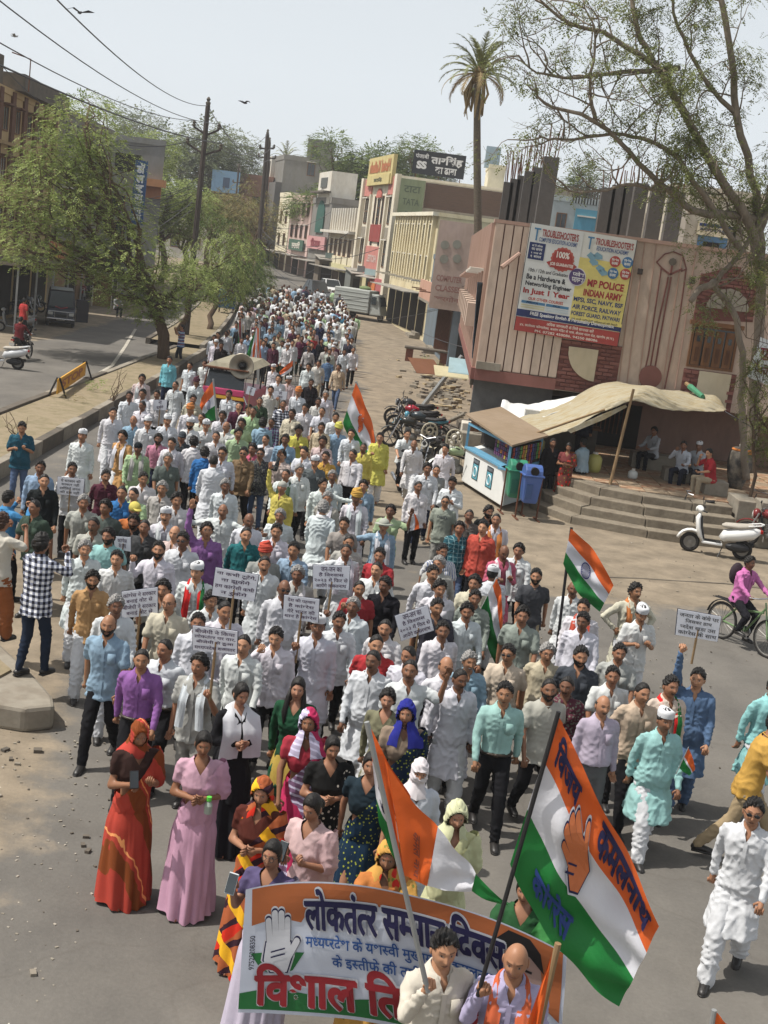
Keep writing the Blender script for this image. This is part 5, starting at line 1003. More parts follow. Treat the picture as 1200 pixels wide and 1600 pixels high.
car(281, 364, 1.3, 'small white car seen between the trees under the first pole', (220, 220, 220), L=3.9); car(495, 456, .5, 'dark roofed vehicle in the crowd behind the white hatchback', (60, 62, 64), L=3.4, H=1.75)
# dark old van on the far carriageway
v = G(93, 507); t = thing('van', 'dark blue old van with a chrome bull bar parked facing the viewer', 'van', v, .28, 'parked cars'); carbody(t, 3.3, 1.42, 1.78, (34, 38, 50), 'van')
P_(t, 'bull_bar', CHROME, lambda m: [m.tube([(-.62, -1.72, .5), (-.62, -1.80, .78), (.62, -1.80, .78), (.62, -1.72, .5)], .025, 7), m.tube([(-.66, -1.78, .42), (.66, -1.78, .42)], .035, 7), m.tube([(-.3, -1.78, .42), (-.3, -1.80, .78)], .02, 6), m.tube([(.3, -1.78, .42), (.3, -1.80, .78)], .02, 6)])
P_(t, 'roof_panel', gloss(120, 124, 120, .6), lambda m: m.box((0, .1, 1.80), (1.1, 2.4, .03))); P_(t, 'bonnet_garland', ink(160, 40, 50), lambda m: m.tube([(-.3, -1.5, 1.0), (0, -1.6, .93), (.3, -1.5, 1.0)], .03, 6)); P_(t, 'open_door', gloss(34, 38, 50), lambda m: m.box((1.05, -.7, .85), (.7, .05, 1.15), .5), bevel=.02)
# cargo tempo
p = G(567, 497); t = thing('cargo_tempo', 'pale grey three wheeled cargo tempo parked at the right kerb', 'cargo van', p, R(66)); TG = gloss(164, 168, 164, .5)
P_(t, 'cargo_box', TG, lambda m: m.box((0, .75, 1.35), (1.7, 3.0, 1.7)), bevel=.06)
for z in (.75, 1.05, 1.35, 1.65, 1.95):
 for s in (-1, 1): P_(t, 'box_rib', gloss(184, 188, 184, .5), lambda m: m.box((s*.86, .75, z), (.03, 2.9, .04)))
P_(t, 'cab', TG, lambda m: m.add([(-.75, -.8, .4), (.75, -.8, .4), (-.62, -1.75, .45), (.62, -1.75, .45), (-.7, -.8, 2.0), (.7, -.8, 2.0), (-.55, -1.35, 1.9), (.55, -1.35, 1.9)], [(0, 1, 3, 2), (4, 6, 7, 5), (2, 3, 7, 6), (0, 2, 6, 4), (1, 5, 7, 3), (0, 4, 5, 1)]), bevel=.08)
for s in (-1, 1): P_(t, 'cab_window', GLASS, lambda m: m.box((s*.70, -1.08, 1.5), (.06, .4, .55)))
P_(t, 'windscreen', GLASS, lambda m: m.prism([(-.5, -1.62, 1.15), (.5, -1.62, 1.15), (.45, -1.42, 1.8), (-.45, -1.42, 1.8)], (0, -.03, 0)))
wheel(t, (0, -1.45, .27), .27, .12, solid=True); [wheel(t, (s*.62, 1.2, .3), .3, .15, solid=True) for s in (-1, 1)]; P_(t, 'chassis', BLK, lambda m: m.box((0, .3, .42), (1.2, 3.4, .14)))
P_(t, 'mudguard', TG, lambda m: m.tube([(0, -1.45+.34*math.cos(a), .27+.34*math.sin(a)) for a in np.linspace(.2, 2.9, 8)], .09, 6, sq=(1, .3))); P_(t, 'roof_bundle', mat('green_cloth', S(110, 124, 84)), lambda m: m.ell((.2, .2, 2.3), (.35, .5, .18), 10, 7))
# loudspeaker vehicle
p = G(362, 655); t = thing('loudspeaker_vehicle', 'pink and yellow festooned goods autorickshaw carrying a big loudspeaker horn on its roof', 'vehicle', p, -.12)
KH = mat('canvas_roof', S(140, 134, 116), var=.3, scale=3, bump=.4)
P_(t, 'body', gloss(170, 52, 92), lambda m: m.add([(-.68, -1.3, .45), (.68, -1.3, .45), (.70, 1.4, .45), (-.70, 1.4, .45), (-.68, -1.3, .98), (.68, -1.3, .98), (.70, 1.4, 1.05), (-.70, 1.4, 1.05)], [(0, 3, 2, 1), (4, 5, 6, 7), (0, 1, 5, 4), (1, 2, 6, 5), (2, 3, 7, 6), (3, 0, 4, 7)]), bevel=.08)
P_(t, 'front_apron', gloss(176, 60, 100), lambda m: m.box((0, -1.36, 1.0), (1.3, .08, .2)), bevel=.03); P_(t, 'yellow_band', gloss(206, 160, 60), lambda m: m.box((0, -1.36, .84), (1.38, .1, .09))); P_(t, 'lower_panel', BLK, lambda m: m.box((0, -1.34, .62), (1.3, .06, .28)))
P_(t, 'windscreen', GLASS, lambda m: m.prism([(-.6, -1.30, 1.10), (.6, -1.30, 1.10), (.56, -1.12, 1.60), (-.56, -1.12, 1.60)], (0, -.02, 0))); P_(t, 'windscreen_frame', RUST, lambda m: [m.tube([(-.64, -1.30, 1.06), (-.60, -1.10, 1.66), (.60, -1.10, 1.66), (.64, -1.30, 1.06), (-.64, -1.30, 1.06)], .03, 5)])
P_(t, 'canopy', KH, lambda m: m.add([(-.72, -1.22, 1.68), (.72, -1.22, 1.68), (.74, 1.4, 1.74), (-.74, 1.4, 1.74), (-.5, -1.1, 1.84), (.5, -1.1, 1.84), (.5, 1.3, 1.90), (-.5, 1.3, 1.90)], [(0, 3, 2, 1), (4, 5, 6, 7), (0, 1, 5, 4), (1, 2, 6, 5), (2, 3, 7, 6), (3, 0, 4, 7)]))
P_(t, 'canopy_post', BLK, lambda m: [m.tube([(s*.66, y, 1.0), (s*.68, y, 1.7)], .025, 5) for s in (-1, 1) for y in (-.4, .6, 1.3)]); P_(t, 'sunshade', RUST, lambda m: m.box((0, -1.30, 1.70), (1.42, .26, .03)))
for s in (-1, 1): P_(t, 'headlight', LAMP, lambda m: m.cyl((s*.5, -1.42, .66), .09, .06, 12, 'Y')); wheel(t, (s*.6, .9, .25), .25, .1, solid=True)
wheel(t, (0, -1.1, .25), .25, .1, solid=True); P_(t, 'crash_bar', CHROME, lambda m: m.tube([(.66, -1.45, .95), (.85, -1.5, .6), (.8, -1.5, .4)], .025, 6))
h = thing('loudspeaker', 'large grey metal loudspeaker horn tied to the roof of the festooned vehicle', 'loudspeaker', tuple(PY(378, 572, p.y-1.35)), -.1)
def horn(m):
 prof = [(.03, .50), (.05, .42), (.07, .25), (.12, .10), (.20, .02), (.36, -.05), (.385, -.05), (.38, -.03), (.21, .05), (.13, .13), (.08, .27)]
 n = 24; vs = []
 for r_, y in prof: vs += [(r_*math.cos(2*math.pi*k/n), y, r_*math.sin(2*math.pi*k/n)) for k in range(n)]
 m.add(vs, [(i*n+k, i*n+(k+1) % n, (i+1)*n+(k+1) % n, (i+1)*n+k) for i in range(len(prof)-1) for k in range(n)])
P_(h, 'horn_bell', mat('horn_metal', S(150, 142, 128), var=.2, metal=.5, rough=.4, bump=.05), horn, True); P_(h, 'horn_throat', BLK, lambda m: m.ell((0, .1, 0), (.11, .12, .11), 12, 8)); P_(h, 'driver_unit', BLK, lambda m: m.cyl((0, .55, 0), .1, .16, 12, 'Y')); P_(h, 'bracket', RUST, lambda m: m.tube([(0, .3, 0), (0, .35, -.4)], .025, 5))
# --- plinth, steps ---
SLAB = plaster(158, 140, 118, .3); ZP = .78
pl = thing('stone_plinth', 'raised stone paved platform with broad worn front steps before the pink building', 'platform', (8, 32, 0))
def outline(off):
 q = [(4.45-off*.55, 36.0), (4.35-off*.6, 33.5), (4.55-off*.75, 31.9-off*.5), (5.2-off*.6, 31.1-off*.9), (6.2, 30.75-off*1.0), (7.4, 30.65-off*1.0), (8.4, 30.7-off*.95)]
 return q
NS = 4; STEPM = mat('worn_step', S(140, 130, 114), var=.42, scale=2.4, bump=.7, rough=.95, col2=S(108, 99, 86), dist=.03)
for i in range(NS):
 off = (NS-1-i)*.42; h0 = ZP*(i)/NS; h1 = ZP*(i+1)/NS; q = outline(off); inner = outline(off-.62)
 for k in range(len(q)-1):
  m_ = 1
  for j in range(m_):
   a = Vector((*q[k], 0)).lerp(Vector((*q[k+1], 0)), j/m_); b = Vector((*q[k], 0)).lerp(Vector((*q[k+1], 0)), (j+1)/m_); c = Vector((*inner[k], 0)).lerp(Vector((*inner[k+1], 0)), (j+1)/m_); d = Vector((*inner[k], 0)).lerp(Vector((*inner[k+1], 0)), j/m_)
   e = (b-a).normalized()*.008; mb = MB(); jz = RNG.uniform(-.012, .012)
   mb.prism([(a+e).to_tuple()[:2]+(-.02,), (b-e).to_tuple()[:2]+(-.02,), (c-e).to_tuple()[:2]+(-.02,), (d+e).to_tuple()[:2]+(-.02,)], (0, 0, h1+.02+jz)); mb.build('step_stone', STEPM, pl, world=True, bevel=.02)
top = outline(-.6); mb = MB(); mb.prism([(x, y, 0) for x, y in top[:1]+top[1:]]+[(8.6, 31.2, 0), (16, 31.4, 0), (16, 39.6, 0), (3.6, 39.6, 0), (3.9, 36.2, 0)], (0, 0, ZP-.035)); mb.build('core', CONCD, pl, world=True)
TILE = mat('floor_tile', S(150, 112, 86), var=.3, scale=3, bump=.3, col2=S(160, 140, 116)); tm = []
for k in range(3): mb = MB(); mb.box((0, 0, 0), (.58, .58, .03)); tm.append(mb.mesh('paving_slab', [TILE if k else SLAB]))
for i in range(17):
 for j in range(13):
  x = 4.9+.6*i; y = 31.75+.6*j
  if y > 39.3 or (x < 5.6 and y < 32.2): continue
  inst('paving_slab', tm[RNG.randint(3)], pl, (x-8+RNG.uniform(-.01, .01), y-32, ZP-.018+RNG.uniform(0, .008)))
for (x, y, w, d, h, nm) in ((8.75, 31.15, .55, 1.1, .52, 'end_wall'), (9.3, 30.45, .8, .7, .62, 'end_wall'), (9.9, 29.7, .6, .6, .45, 'end_wall'), (12.6, 30.7, 6.2, .5, .72, 'low_wall')):
 mb = MB(); mb.box((x-8, y-32, (ZP+h-.3)/2 if nm == 'end_wall' else .4), (w, d, ZP+h-.3 if nm == 'end_wall' else .8)); mb.build(nm, CONCD if nm == 'low_wall' else CONC, pl, bevel=.02)
for (x, y, w, d, h) in ((7.75, 33.9, 1.0, .5, .34), (7.35, 35.6, 1.4, .5, .42), (8.3, 32.45, .6, .5, .36)): mb = MB(); mb.box((x-8, y-32, ZP+h/2), (w, d, h)); mb.build('bench_block', CONC, pl, bevel=.015)
SOILR = tag(MB().box((12.6, 32.2, .42), (6.2, 2.6, .7)).build('tree_bed', SOIL), kind='structure')
# clay urn
p = Vector((9.25, 34.0, ZP)); t = thing('urn', 'tall dark water-stained clay urn with orange cloth round its mouth', 'urn', p)
P_(t, 'jar', mat('urn_clay', S(84, 82, 80), var=.5, scale=4, bump=.4, col2=S(120, 112, 100)), lambda m: m.lathe((0, 0, 0), ((.17, 0), (.22, .15), (.29, .42), (.33, .72), (.30, .95), (.24, 1.06), (.2, 1.1)), 18), True); P_(t, 'cloth', mat('saffron_cloth', S(196, 120, 60), bump=.5), lambda m: [m.torus((0, 0, 1.04), .24, .04, 'Z', 16, 6), m.torus((.02, 0, .98), .26, .03, 'Z', 16, 6)]); P_(t, 'knot', ink(200, 196, 186), lambda m: m.ell((0, 0, 1.16), (.1, .08, .07), 8, 6))
# buckets, cans and boxes under the awning
def drum(x, y, z, r_, h, c, label, name, cat): t = thing(name, label, cat, (x, y, z)); P_(t, 'vessel', gloss(*c, .5), lambda m: m.lathe((0, 0, 0), ((r_*.8, 0), (r_, h*.2), (r_, h*.75), (r_*.7, h*.92), (r_*.35, h)), 12), True); P_(t, 'lid', gloss(200, 196, 190, .5), lambda m: m.cyl((0, 0, h+.02), r_*.36, .05, 10))
drum(5.35, 33.6, ZP, .2, .48, (176, 170, 96), 'yellow plastic water can standing near the tent pole', 'water_can', 'can'); drum(6.35, 33.3, ZP, .13, .22, (190, 192, 188), 'small white bucket on the shaded platform', 'bucket', 'bucket'); drum(3.95, 35.0, .9, .2, .42, (170, 164, 100), 'yellow plastic can beside the stall counter', 'water_can', 'can')
t = thing('tea_counter', 'dim tea counter with pans under the awning', 'counter', (4.6, 36.4, ZP)); P_(t, 'counter_body', CONCD, lambda m: m.box((0, 0, .4), (2.2, .7, .8))); P_(t, 'counter_top', WOOD, lambda m: m.box((0, 0, .83), (2.4, .8, .05))); P_(t, 'pan', ALU, lambda m: m.lathe((-.4, 0, .86), ((.2, 0), (.28, .16)), 12)); P_(t, 'stack', ink(200, 200, 196), lambda m: m.box((-.8, -.1, 1.0), (.4, .3, .26)))
t = thing('crate', 'orange plastic crate beside the tea counter', 'crate', (4.95, 34.4, ZP)); P_(t, 'tray', gloss(190, 96, 40, .6), lambda m: [m.box((0, 0, .03), (.6, .4, .06)), *[m.box(c, d) for c, d in (((0, .19, .17), (.6, .02, .3)), ((0, -.19, .17), (.6, .02, .3)), ((.29, 0, .17), (.02, .4, .3)), ((-.29, 0, .17), (.02, .4, .3)))]])
t = thing('log', 'short weathered timber log lying on the second step at the foot of the tent pole', 'log', G(925, 770, .42)); P_(t, 'timber', mat('old_timber', S(110, 84, 66), var=.4, scale=5, bump=.6), lambda m: m.tube([(-.42, .05, .08), (0, 0, .09), (.42, -.05, .08)], [.1, .11, .09], 9))
# --- tarpaulin awning on poles ---
TARP = mat('old_tarpaulin', S(180, 172, 150), var=.45, scale=2.6, bump=.9, rough=.9, stretch=(1, 3, 1), dist=.05, col2=S(146, 132, 102)); TARPW = mat('white_tarpaulin', S(212, 214, 214), var=.1, scale=2, bump=.6, rough=.6, dist=.04)
def sheet(name, label, grid, m, Ys, nu=10, nv=6, sag=.12, seed=1):
 """grid: rows of photo points with their distances; filled in smoothly and given sag and creases"""
 rows = [[PY(x, y, Y) for (x, y, Y) in r_] for r_ in grid]; t = thing(name, label, 'awning', rows[0][0]); C_ = len(rows[0]); Rr = len(rows); rnd = random.Random(seed); vs = []
 def cr(P, u):
  s = u*(len(P)-1); i = min(int(s), len(P)-2); f_ = s-i; a = P[max(0, i-1)]; b = P[i]; c = P[i+1]; d = P[min(len(P)-1, i+2)]
  return .5*((2*b)+(c-a)*f_+(2*a-5*b+4*c-d)*f_*f_+(-a+3*b-3*c+d)*f_**3)
 NU, NV = nu*(C_-1), nv*(Rr-1)
 for j in range(NV+1):
  for i in range(NU+1):
   u, v = i/NU, j/NV; p = cr([cr(r_, u) for r_ in rows], v); n = mnoise.noise(Vector((u*9+seed, v*5, seed)))*.05+mnoise.noise(Vector((u*30, v*6, seed+3)))*.03
   vs.append((p.x+n*.4, p.y+n, p.z+n*.9-sag*math.sin(math.pi*u*(C_-1))**2*.25*math.sin(math.pi*v)))
 F = [(j*(NU+1)+i, j*(NU+1)+i+1, (j+1)*(NU+1)+i+1, (j+1)*(NU+1)+i) for j in range(NV) for i in range(NU)]
 mb = MB(); mb.add(vs, F); o = mb.build('canopy', m, t, world=True, smooth=True, fixn=False); s = o.modifiers.new('s', 'SOLIDIFY'); s.thickness = .012; return t
aw = sheet('tarpaulin_awning', 'long patched beige tarpaulin awning propped on bamboo over the platform', [
 [(775, 668, 34.5), (820, 650, 36), (880, 630, 37), (942, 599, 37.2), (1000, 605, 37.2), (1060, 612, 37.2), (1118, 620, 37.0), (1135, 640, 36.5)],
 [(785, 680, 33.5), (835, 665, 34), (885, 645, 34.6), (945, 612, 35), (1010, 604, 34.8), (1060, 625, 34.8), (1105, 634, 35), (1132, 642, 35)],
 [(800, 690, 32.4), (845, 683, 32.6), (890, 672, 32.6), (940, 645, 32.6), (985, 628, 32.4), (1040, 640, 32.8), (1085, 643, 33.4), (1128, 643, 34)]], TARP, 0, 8, 8)
P_(aw, 'hem_flap', TARP, lambda m: m.prism([tuple(PY(x, y, 32.5)-aw.location) for x, y in ((886, 672), (940, 648), (978, 632), (980, 636), (945, 655), (892, 677))], (0, .02, 0)))
sheet('white_sheet', 'white plastic sheet slung under the pink wall left of the beige awning', [[(785, 625, 37.2), (820, 632, 37.2), (860, 626, 37.2), (905, 618, 37)], [(780, 645, 36.2), (815, 655, 36.2), (850, 648, 36), (890, 632, 36)], [(775, 662, 35.0), (800, 663, 35), (840, 655, 35), (880, 640, 35.4)]], TARPW, 0, 7, 6, .3, 4)
PB2 = mat('bamboo', S(136, 112, 82), var=.3, scale=6, bump=.3, stretch=(1, 1, .3))
def stick(name, label, a, b, r_, cat='pole', m=PB2, group=None): t = thing(name, label, cat, a, 0, group); mb = MB(); mb.tube([a, b], [r_, r_*.8], 7); mb.build('shaft', m, t, world=True); return t
stick('bamboo_pole', 'long leaning bamboo prop holding up the middle of the awning', G(948, 778, .40), PY(990, 608, 32.5), .045); stick('bamboo_pole', 'bamboo tip sticking out above the awning wrapped in green netting', PY(1072, 599, 37.1), PY(1100, 622, 36.2), .06); stick('awning_rope', 'thin rope tying the right awning corner to the tree', PY(1133, 643, 34), PY(1182, 672, 33), .012, 'rope', WIRE); stick('bamboo_pole', 'bamboo beam running under the left part of the awning', PY(800, 690, 32.4), PY(945, 640, 32.6), .035)
stick('green_netting', 'roll of green netting on the bamboo tip', PY(1078, 604, 36.9), PY(1098, 620, 36.1), .09, 'netting', mat('green_net', S(70, 130, 100), bump=.6, scale=8))
stick('broken_pipe', 'short broken pipe jutting from the fluted corner beside the billboard', PY(784, 418, 37.0), PY(812, 396, 37.3), .07, 'pipe', PINKD)
# --- paan kiosk ---
A = G(720, 758); B_ = G(783, 799); C_ = G(832, 783); k = thing('snack_kiosk', 'white and blue roadside snack kiosk hung with packets and two turquoise posters', 'kiosk', A)
KW = gloss(216, 218, 216, .6); KB = gloss(96, 150, 180, .5); KG = gloss(176, 184, 184, .6)
K1 = Face(A, B_, k); K2 = Face(B_, C_, k); D_ = A+(C_-B_); hb_, ht = 1.0, 1.68
mb = MB(); mb.prism([(q.x, q.y, .12) for q in (A, B_, C_, D_)], (0, 0, hb_-.12)); mb.build('counter_base', KW, k, world=True, bevel=.02)
K2.part('side_panel', KG, (.01, K2.L-.01, .14, hb_-.02, 0, .015))
for q in (A, B_, C_, D_): mb = MB(); mb.box((q.x, q.y, (hb_+ht)/2), (.06, .06, ht-hb_+.02)); mb.build('post', KB, k, world=True)
for f_ in (K1, K2): f_.part('rail', KB, (0, f_.L, ht-.06, ht, -.03, .03)); f_.part('shelf', KB, (0, f_.L, hb_, hb_+.05, -.25, .05))
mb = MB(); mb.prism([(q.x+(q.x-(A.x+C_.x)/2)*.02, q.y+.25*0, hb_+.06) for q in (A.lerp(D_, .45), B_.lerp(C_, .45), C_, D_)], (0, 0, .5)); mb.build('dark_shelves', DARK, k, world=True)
for i, u in enumerate((.30, .64)):
 u0 = K1.L*u-.2; K1.part('poster', ink(56, 62, 70), (u0, u0+.44, .35, .88, 0, .012)); K1.part('poster_field', ink(90, 170, 190), (u0+.06, u0+.42, .37, .74, .012, .02))
 mb = MB(); c = K1.p(u0+.24, .56, .02); mb.torus((0, 0, 0), .12, .02, 'Y', 16, 5); M = Matrix.Translation(c) @ Matrix.Rotation(math.atan2(K1.d.y, K1.d.x), 4, 'Z'); mb.v = [tuple(M @ Vector(v)) for v in mb.v]; mb.build('poster_ring', ink(220, 236, 240), k, world=True)
 K1.write('PAAN', u0+.05, .86, u0+.4, .78, ink(150, 160, 170), .022, .02)
PK = [ink(170, 60, 50), ink(190, 160, 60), ink(90, 150, 70), ink(70, 80, 140), ink(110, 60, 110), ink(200, 120, 50), ink(60, 66, 96)]
for i in range(12):
 u = .08+i*(K2.L-.16)/12; nn = RNG.randint(4, 6)
 for j in range(nn): K2.part('packet_strip', PK[(i*3+j//4) % 7], (u, u+.1, ht-.12-j*.105-.09, ht-.12-j*.105, .04+.01*(j % 2), .055+.01*(j % 2)))
for i in range(7): u = K1.L*.55+i*.14; [K1.part('packet_strip', PK[(i+j) % 7 if i % 2 else 4], (u, u+.09, ht-.12-j*.1-.08, ht-.12-j*.1, -.15, -.13)) for j in range(4)]
rb = MB(); c0 = (A+C_)/2; qs_ = [Vector((q.x, q.y, 0)) + (Vector((q.x, q.y, 0))-Vector((c0.x, c0.y, 0)))*.15 for q in (A, B_, C_, D_)]
rb.prism([(qs_[0].x, qs_[0].y, ht+.16), (qs_[1].x, qs_[1].y, ht-.04), (qs_[2].x, qs_[2].y, ht+.02), (qs_[3].x, qs_[3].y, ht+.22)], (0, 0, .05)); rb.build('roof', plaster(146, 128, 108), k, world=True)
for i in range(7):
 mb = MB(); q = qs_[0].lerp(qs_[1], .15+.11*i).lerp(qs_[3].lerp(qs_[2], .15+.11*i), RNG.uniform(.2, .8)); mb.box((q.x, q.y, ht+.15-.025*i), (RNG.uniform(.3, .6), RNG.uniform(.2, .4), .05), RNG.uniform(0, 3)); mb.build('roof_stone', mat('roof_stone', S(150, 118, 100), var=.3, bump=.4), k, world=True)
# --- twin bins ---
def bin_(px, py, col, label, h=1.0):
 p = G(px, py); t = thing('litter_bin', label, 'bin', p, .15, 'twin litter bins'); m = gloss(*col, .45)
 P_(t, 'tub', m, lambda q: q.tube([(0, 0, .42), (0, 0, .5), (0, 0, 1.08)], [.22, .25, .31], 4, tw=math.pi/4), bevel=.03); P_(t, 'hood', m, lambda q: q.tube([(-.21, 0, 1.12), (.21, 0, 1.12)], .22, 14), bevel=.02)
 P_(t, 'rim', m, lambda q: q.box((0, 0, 1.09), (.50, .50, .04)), bevel=.01); P_(t, 'mouth', DARK, lambda q: q.cyl((0, -.15, 1.2), .1, .18, 12, 'Y')); P_(t, 'panel', gloss(int(col[0]*.75), int(col[1]*.85), int(col[2]*.85), .4), lambda q: q.box((-.08, -.215, .72), (.16, .03, .34)))
 P_(t, 'stand', RUST, lambda q: [q.tube([(s*.26, 0, 0), (s*.26, 0, 1.1)], .022, 6) for s in (-1, 1)]+[q.box((s*.26, 0, .02), (.05, .55, .04)) for s in (-1, 1)]); return t
bin_(798, 803, (50, 128, 100), 'green litter bin on a metal stand, left of the blue one by the kiosk'); bin_(821, 812, (66, 92, 150), 'blue litter bin on a metal stand in front of the kiosk')
p = G(353, 488, .3); t = thing('steel_bin', 'square blue metal dustbin standing on the median by the trees', 'bin', p, .1); P_(t, 'tub', gloss(44, 86, 140, .5), lambda m: m.box((0, 0, .85), (1.1, .9, 1.1)), bevel=.02); P_(t, 'rim', gloss(60, 104, 160, .5), lambda m: m.box((0, 0, 1.42), (1.18, .98, .06))); P_(t, 'leg', RUST, lambda m: [m.box((s*.45, q*.35, .15), (.06, .06, .32)) for s in (-1, 1) for q in (-1, 1)])
# --- yellow barricade ---
a = G(88, 637); b = G(130, 606); t = thing('barricade', 'yellow folding road barricade with faint red lettering beside the median', 'barricade', (a+b)/2, 0); FB = Face((a.x, a.y), (b.x, b.y), t)
FB.part('board', mat('barricade_yellow', S(206, 156, 66), var=.2, scale=2, bump=.1), (-.1, FB.L+.1, .42, .86, -.02, .02)); FB.write('STOP', .5, .78, FB.L-.6, .52, ink(176, 96, 56), .03, .04)
for u in (0, FB.L):
 for s in (-1, 1): mb = MB(); mb.tube([FB.p(u, 0, s*.38), FB.p(u, .9, .03*s)], .03, 5); mb.build('leg', BLK, t, world=True)
# --- left kerb clutter ---
def board(px, py, w, h, col, label, rz=.2, frame=(190, 184, 170), lean=.15):
 p = G(px, py); t = thing('standing_board', label, 'board', p, rz, None); P_(t, 'panel', plaster(*col), lambda m: m.prism([(-w/2, 0, .05), (w/2, 0, .05), (w/2, lean, h), (-w/2, lean, h)], (0, .03, 0))); f = gloss(*frame, .6)
 P_(t, 'frame', f, lambda m: [m.tube(q, .03, 4) for q in ([(-w/2, 0, 0), (-w/2, lean, h)], [(w/2, 0, 0), (w/2, lean, h)], [(-w/2, lean, h), (w/2, lean, h)], [(-w/2, lean*.5, h*.5), (w/2, lean*.5, h*.5)])]); P_(t, 'prop', RUST, lambda m: [m.tube([(s*w/2, .7, 0), (s*w/2, lean, h)], .025, 4) for s in (-1, 1)])
board(158, 480, 1.15, 2.1, (128, 104, 70), 'tall wooden framed board standing at the left roadside', .25); board(172, 478, .7, 2.0, (96, 92, 86), 'narrow grey board beside the tall wooden framed one', .25); board(60, 452, 1.3, 1.6, (176, 180, 180), 'pale framed display board before the left shops', .3); board(25, 460, 2.4, 3.2, (104, 94, 84), 'big brown sheet leaning in front of the left shops', .2)
rnd = random.Random(3); LAB = ['red', 'black', 'dark blue', 'grey', 'maroon', 'silver', 'dark green', 'black and white']; CL = [(120, 30, 30), (30, 30, 32), (36, 44, 80), (90, 90, 92), (90, 30, 44), (150, 150, 154), (40, 64, 50), (50, 50, 52)]
for i, (px, py) in enumerate(((130, 470), (142, 466), (190, 470), (200, 468), (212, 465), (35, 490), (48, 486), (20, 498))):
 motorcycle(G(px, py), .2+rnd.uniform(-.15, .15)+(1.2 if i > 4 else 0), '%s motorcycle parked %s' % (LAB[i], ('left of the wooden board', 'close against the wooden board', 'right of the narrow grey board', 'under the big tree, second from the grey board', 'furthest right of the row under the big tree', 'behind the man in red', 'between the man in red and the van', 'at the left edge before the shops')[i]), CL[i], 'motorcycles parked along the left shops')
scooter(G(22, 520), R(-75), 'grey scooter parked at the left edge of the far carriageway', (120, 122, 124)); scooter(G(2, 575), R(-80), 'white scooter cut by the left edge of the picture', (190, 192, 194))
# --- right side vehicles ---
for i, (px, py, rz, c, c2, l) in enumerate(((640, 668, -92, (36, 36, 40), (36, 36, 40), 'black motorcycle at the back of the group left of the rubble'), (645, 680, -95, (150, 26, 48), (40, 38, 42), 'motorcycle with a red tank in the middle of the parked group'), (655, 692, -98, (50, 60, 66), (70, 130, 150), 'motorcycle with a blue front cowl, nearest the fallen beam'), (640, 702, -86, (44, 46, 44), (44, 46, 44), 'dark motorcycle at the front of the parked group'))): motorcycle(G(px, py), R(rz), l, c, 'motorcycles parked by the rubble', panel=c2)
motorcycle(G(712, 755), R(-62), 'green and white motorcycle parked beside the kiosk', (140, 156, 120), panel=(190, 192, 186)); motorcycle(G(668, 735), R(-20), 'black motorcycle standing before the two chairs', (40, 40, 42))
mt = motorcycle(G(634, 775), R(16), 'dark motorcycle ridden by a man in white beside the crowd', (34, 34, 38), group='ridden motorcycles')
scooter(G(1118, 868), R(-100), 'white scooter on its stand in front of the stone steps', (216, 216, 214)); bicycle(G(1085, 832), R(-95), 'black bicycle leaning between the white scooter and the steps', (40, 40, 44)); motorcycle(G(1205, 862), R(-120), 'dark motorcycle with a red panel cut by the right edge', (110, 34, 34)); bicycle(G(1190, 825), R(-70), 'old black bicycle against the low wall at the right edge', (46, 44, 44))
# plastic chairs
def chair(px, py, label, rz):
 t = thing('plastic_chair', label, 'chair', G(px, py), rz, 'plastic chairs'); m = gloss(168, 160, 140, .6)
 P_(t, 'seat', m, lambda q: q.box((0, 0, .44), (.48, .46, .04)), bevel=.02); P_(t, 'backrest', m, lambda q: [q.torus((0, .24, .88), .22, .025, 'Y', 20, 6), q.torus((0, .24, .88), .1, .03, 'Y', 16, 5), q.tube([(-.22, .22, .44), (-.23, .25, .9)], .025, 5), q.tube([(.22, .22, .44), (.23, .25, .9)], .025, 5), *[q.tube([(.1*math.cos(a), .24, .88+.1*math.sin(a)), (.21*math.cos(a), .24, .88+.21*math.sin(a))], .012, 4) for a in np.linspace(0, 6.28, 9)[:-1]]])
 for sx in (-1, 1):
  for sy in (-1, 1): P_(t, 'leg', m, lambda q: q.tube([(sx*.2, sy*.2, .43), (sx*.25, sy*.25, 0)], .025, 6))
  P_(t, 'armrest', m, lambda q: q.tube([(sx*.23, .22, .66), (sx*.26, -.2, .66), (sx*.25, -.22, .44)], .022, 6))
chair(668, 722, 'beige plastic chair with a round patterned back, left of the pair', .2); chair(705, 733, 'beige plastic chair nearer the kiosk, right of the pair', .05)
# fallen beam, planks and rubble
stick('fallen_beam', 'long grey steel beam leaning from the parked motorcycles up to the pink building', G(650, 648, .05), PY(722, 556, 46.5), .10, 'beam', STEEL); stick('fallen_beam', 'pale concrete rail sloping beside the side steps', G(680, 668, .15), PY(727, 646, 40.5), .08, 'beam', CONC)
def slab(px, py, Yv, w, h, col, label, rx=.9, rz=0): p = PY(px, py, Yv); t = thing('loose_sheet', label, 'sheet', p, rz); P_(t, 'sheet', plaster(*col), lambda m: m.prism([(-w/2, 0, 0), (w/2, 0, 0), (w/2, h*math.cos(rx), h*math.sin(rx)), (-w/2, h*math.cos(rx), h*math.sin(rx))], (0, .02, .03)))
slab(725, 585, 44, 1.1, .9, (150, 176, 184), 'pale blue corrugated sheet beside the pink corner', .5); slab(706, 590, 45, 1.2, .8, (190, 182, 150), 'cream board lying on the rubble by the beam', .35, .1); slab(672, 585, 55, 1.3, 1.1, (124, 84, 62), 'brown wooden panel tilted behind the beam', .5, .5); slab(742, 560, 38.2, .5, 2.2, (60, 76, 90), 'narrow dark framed board against the pink corner', 1.5, 1.2)
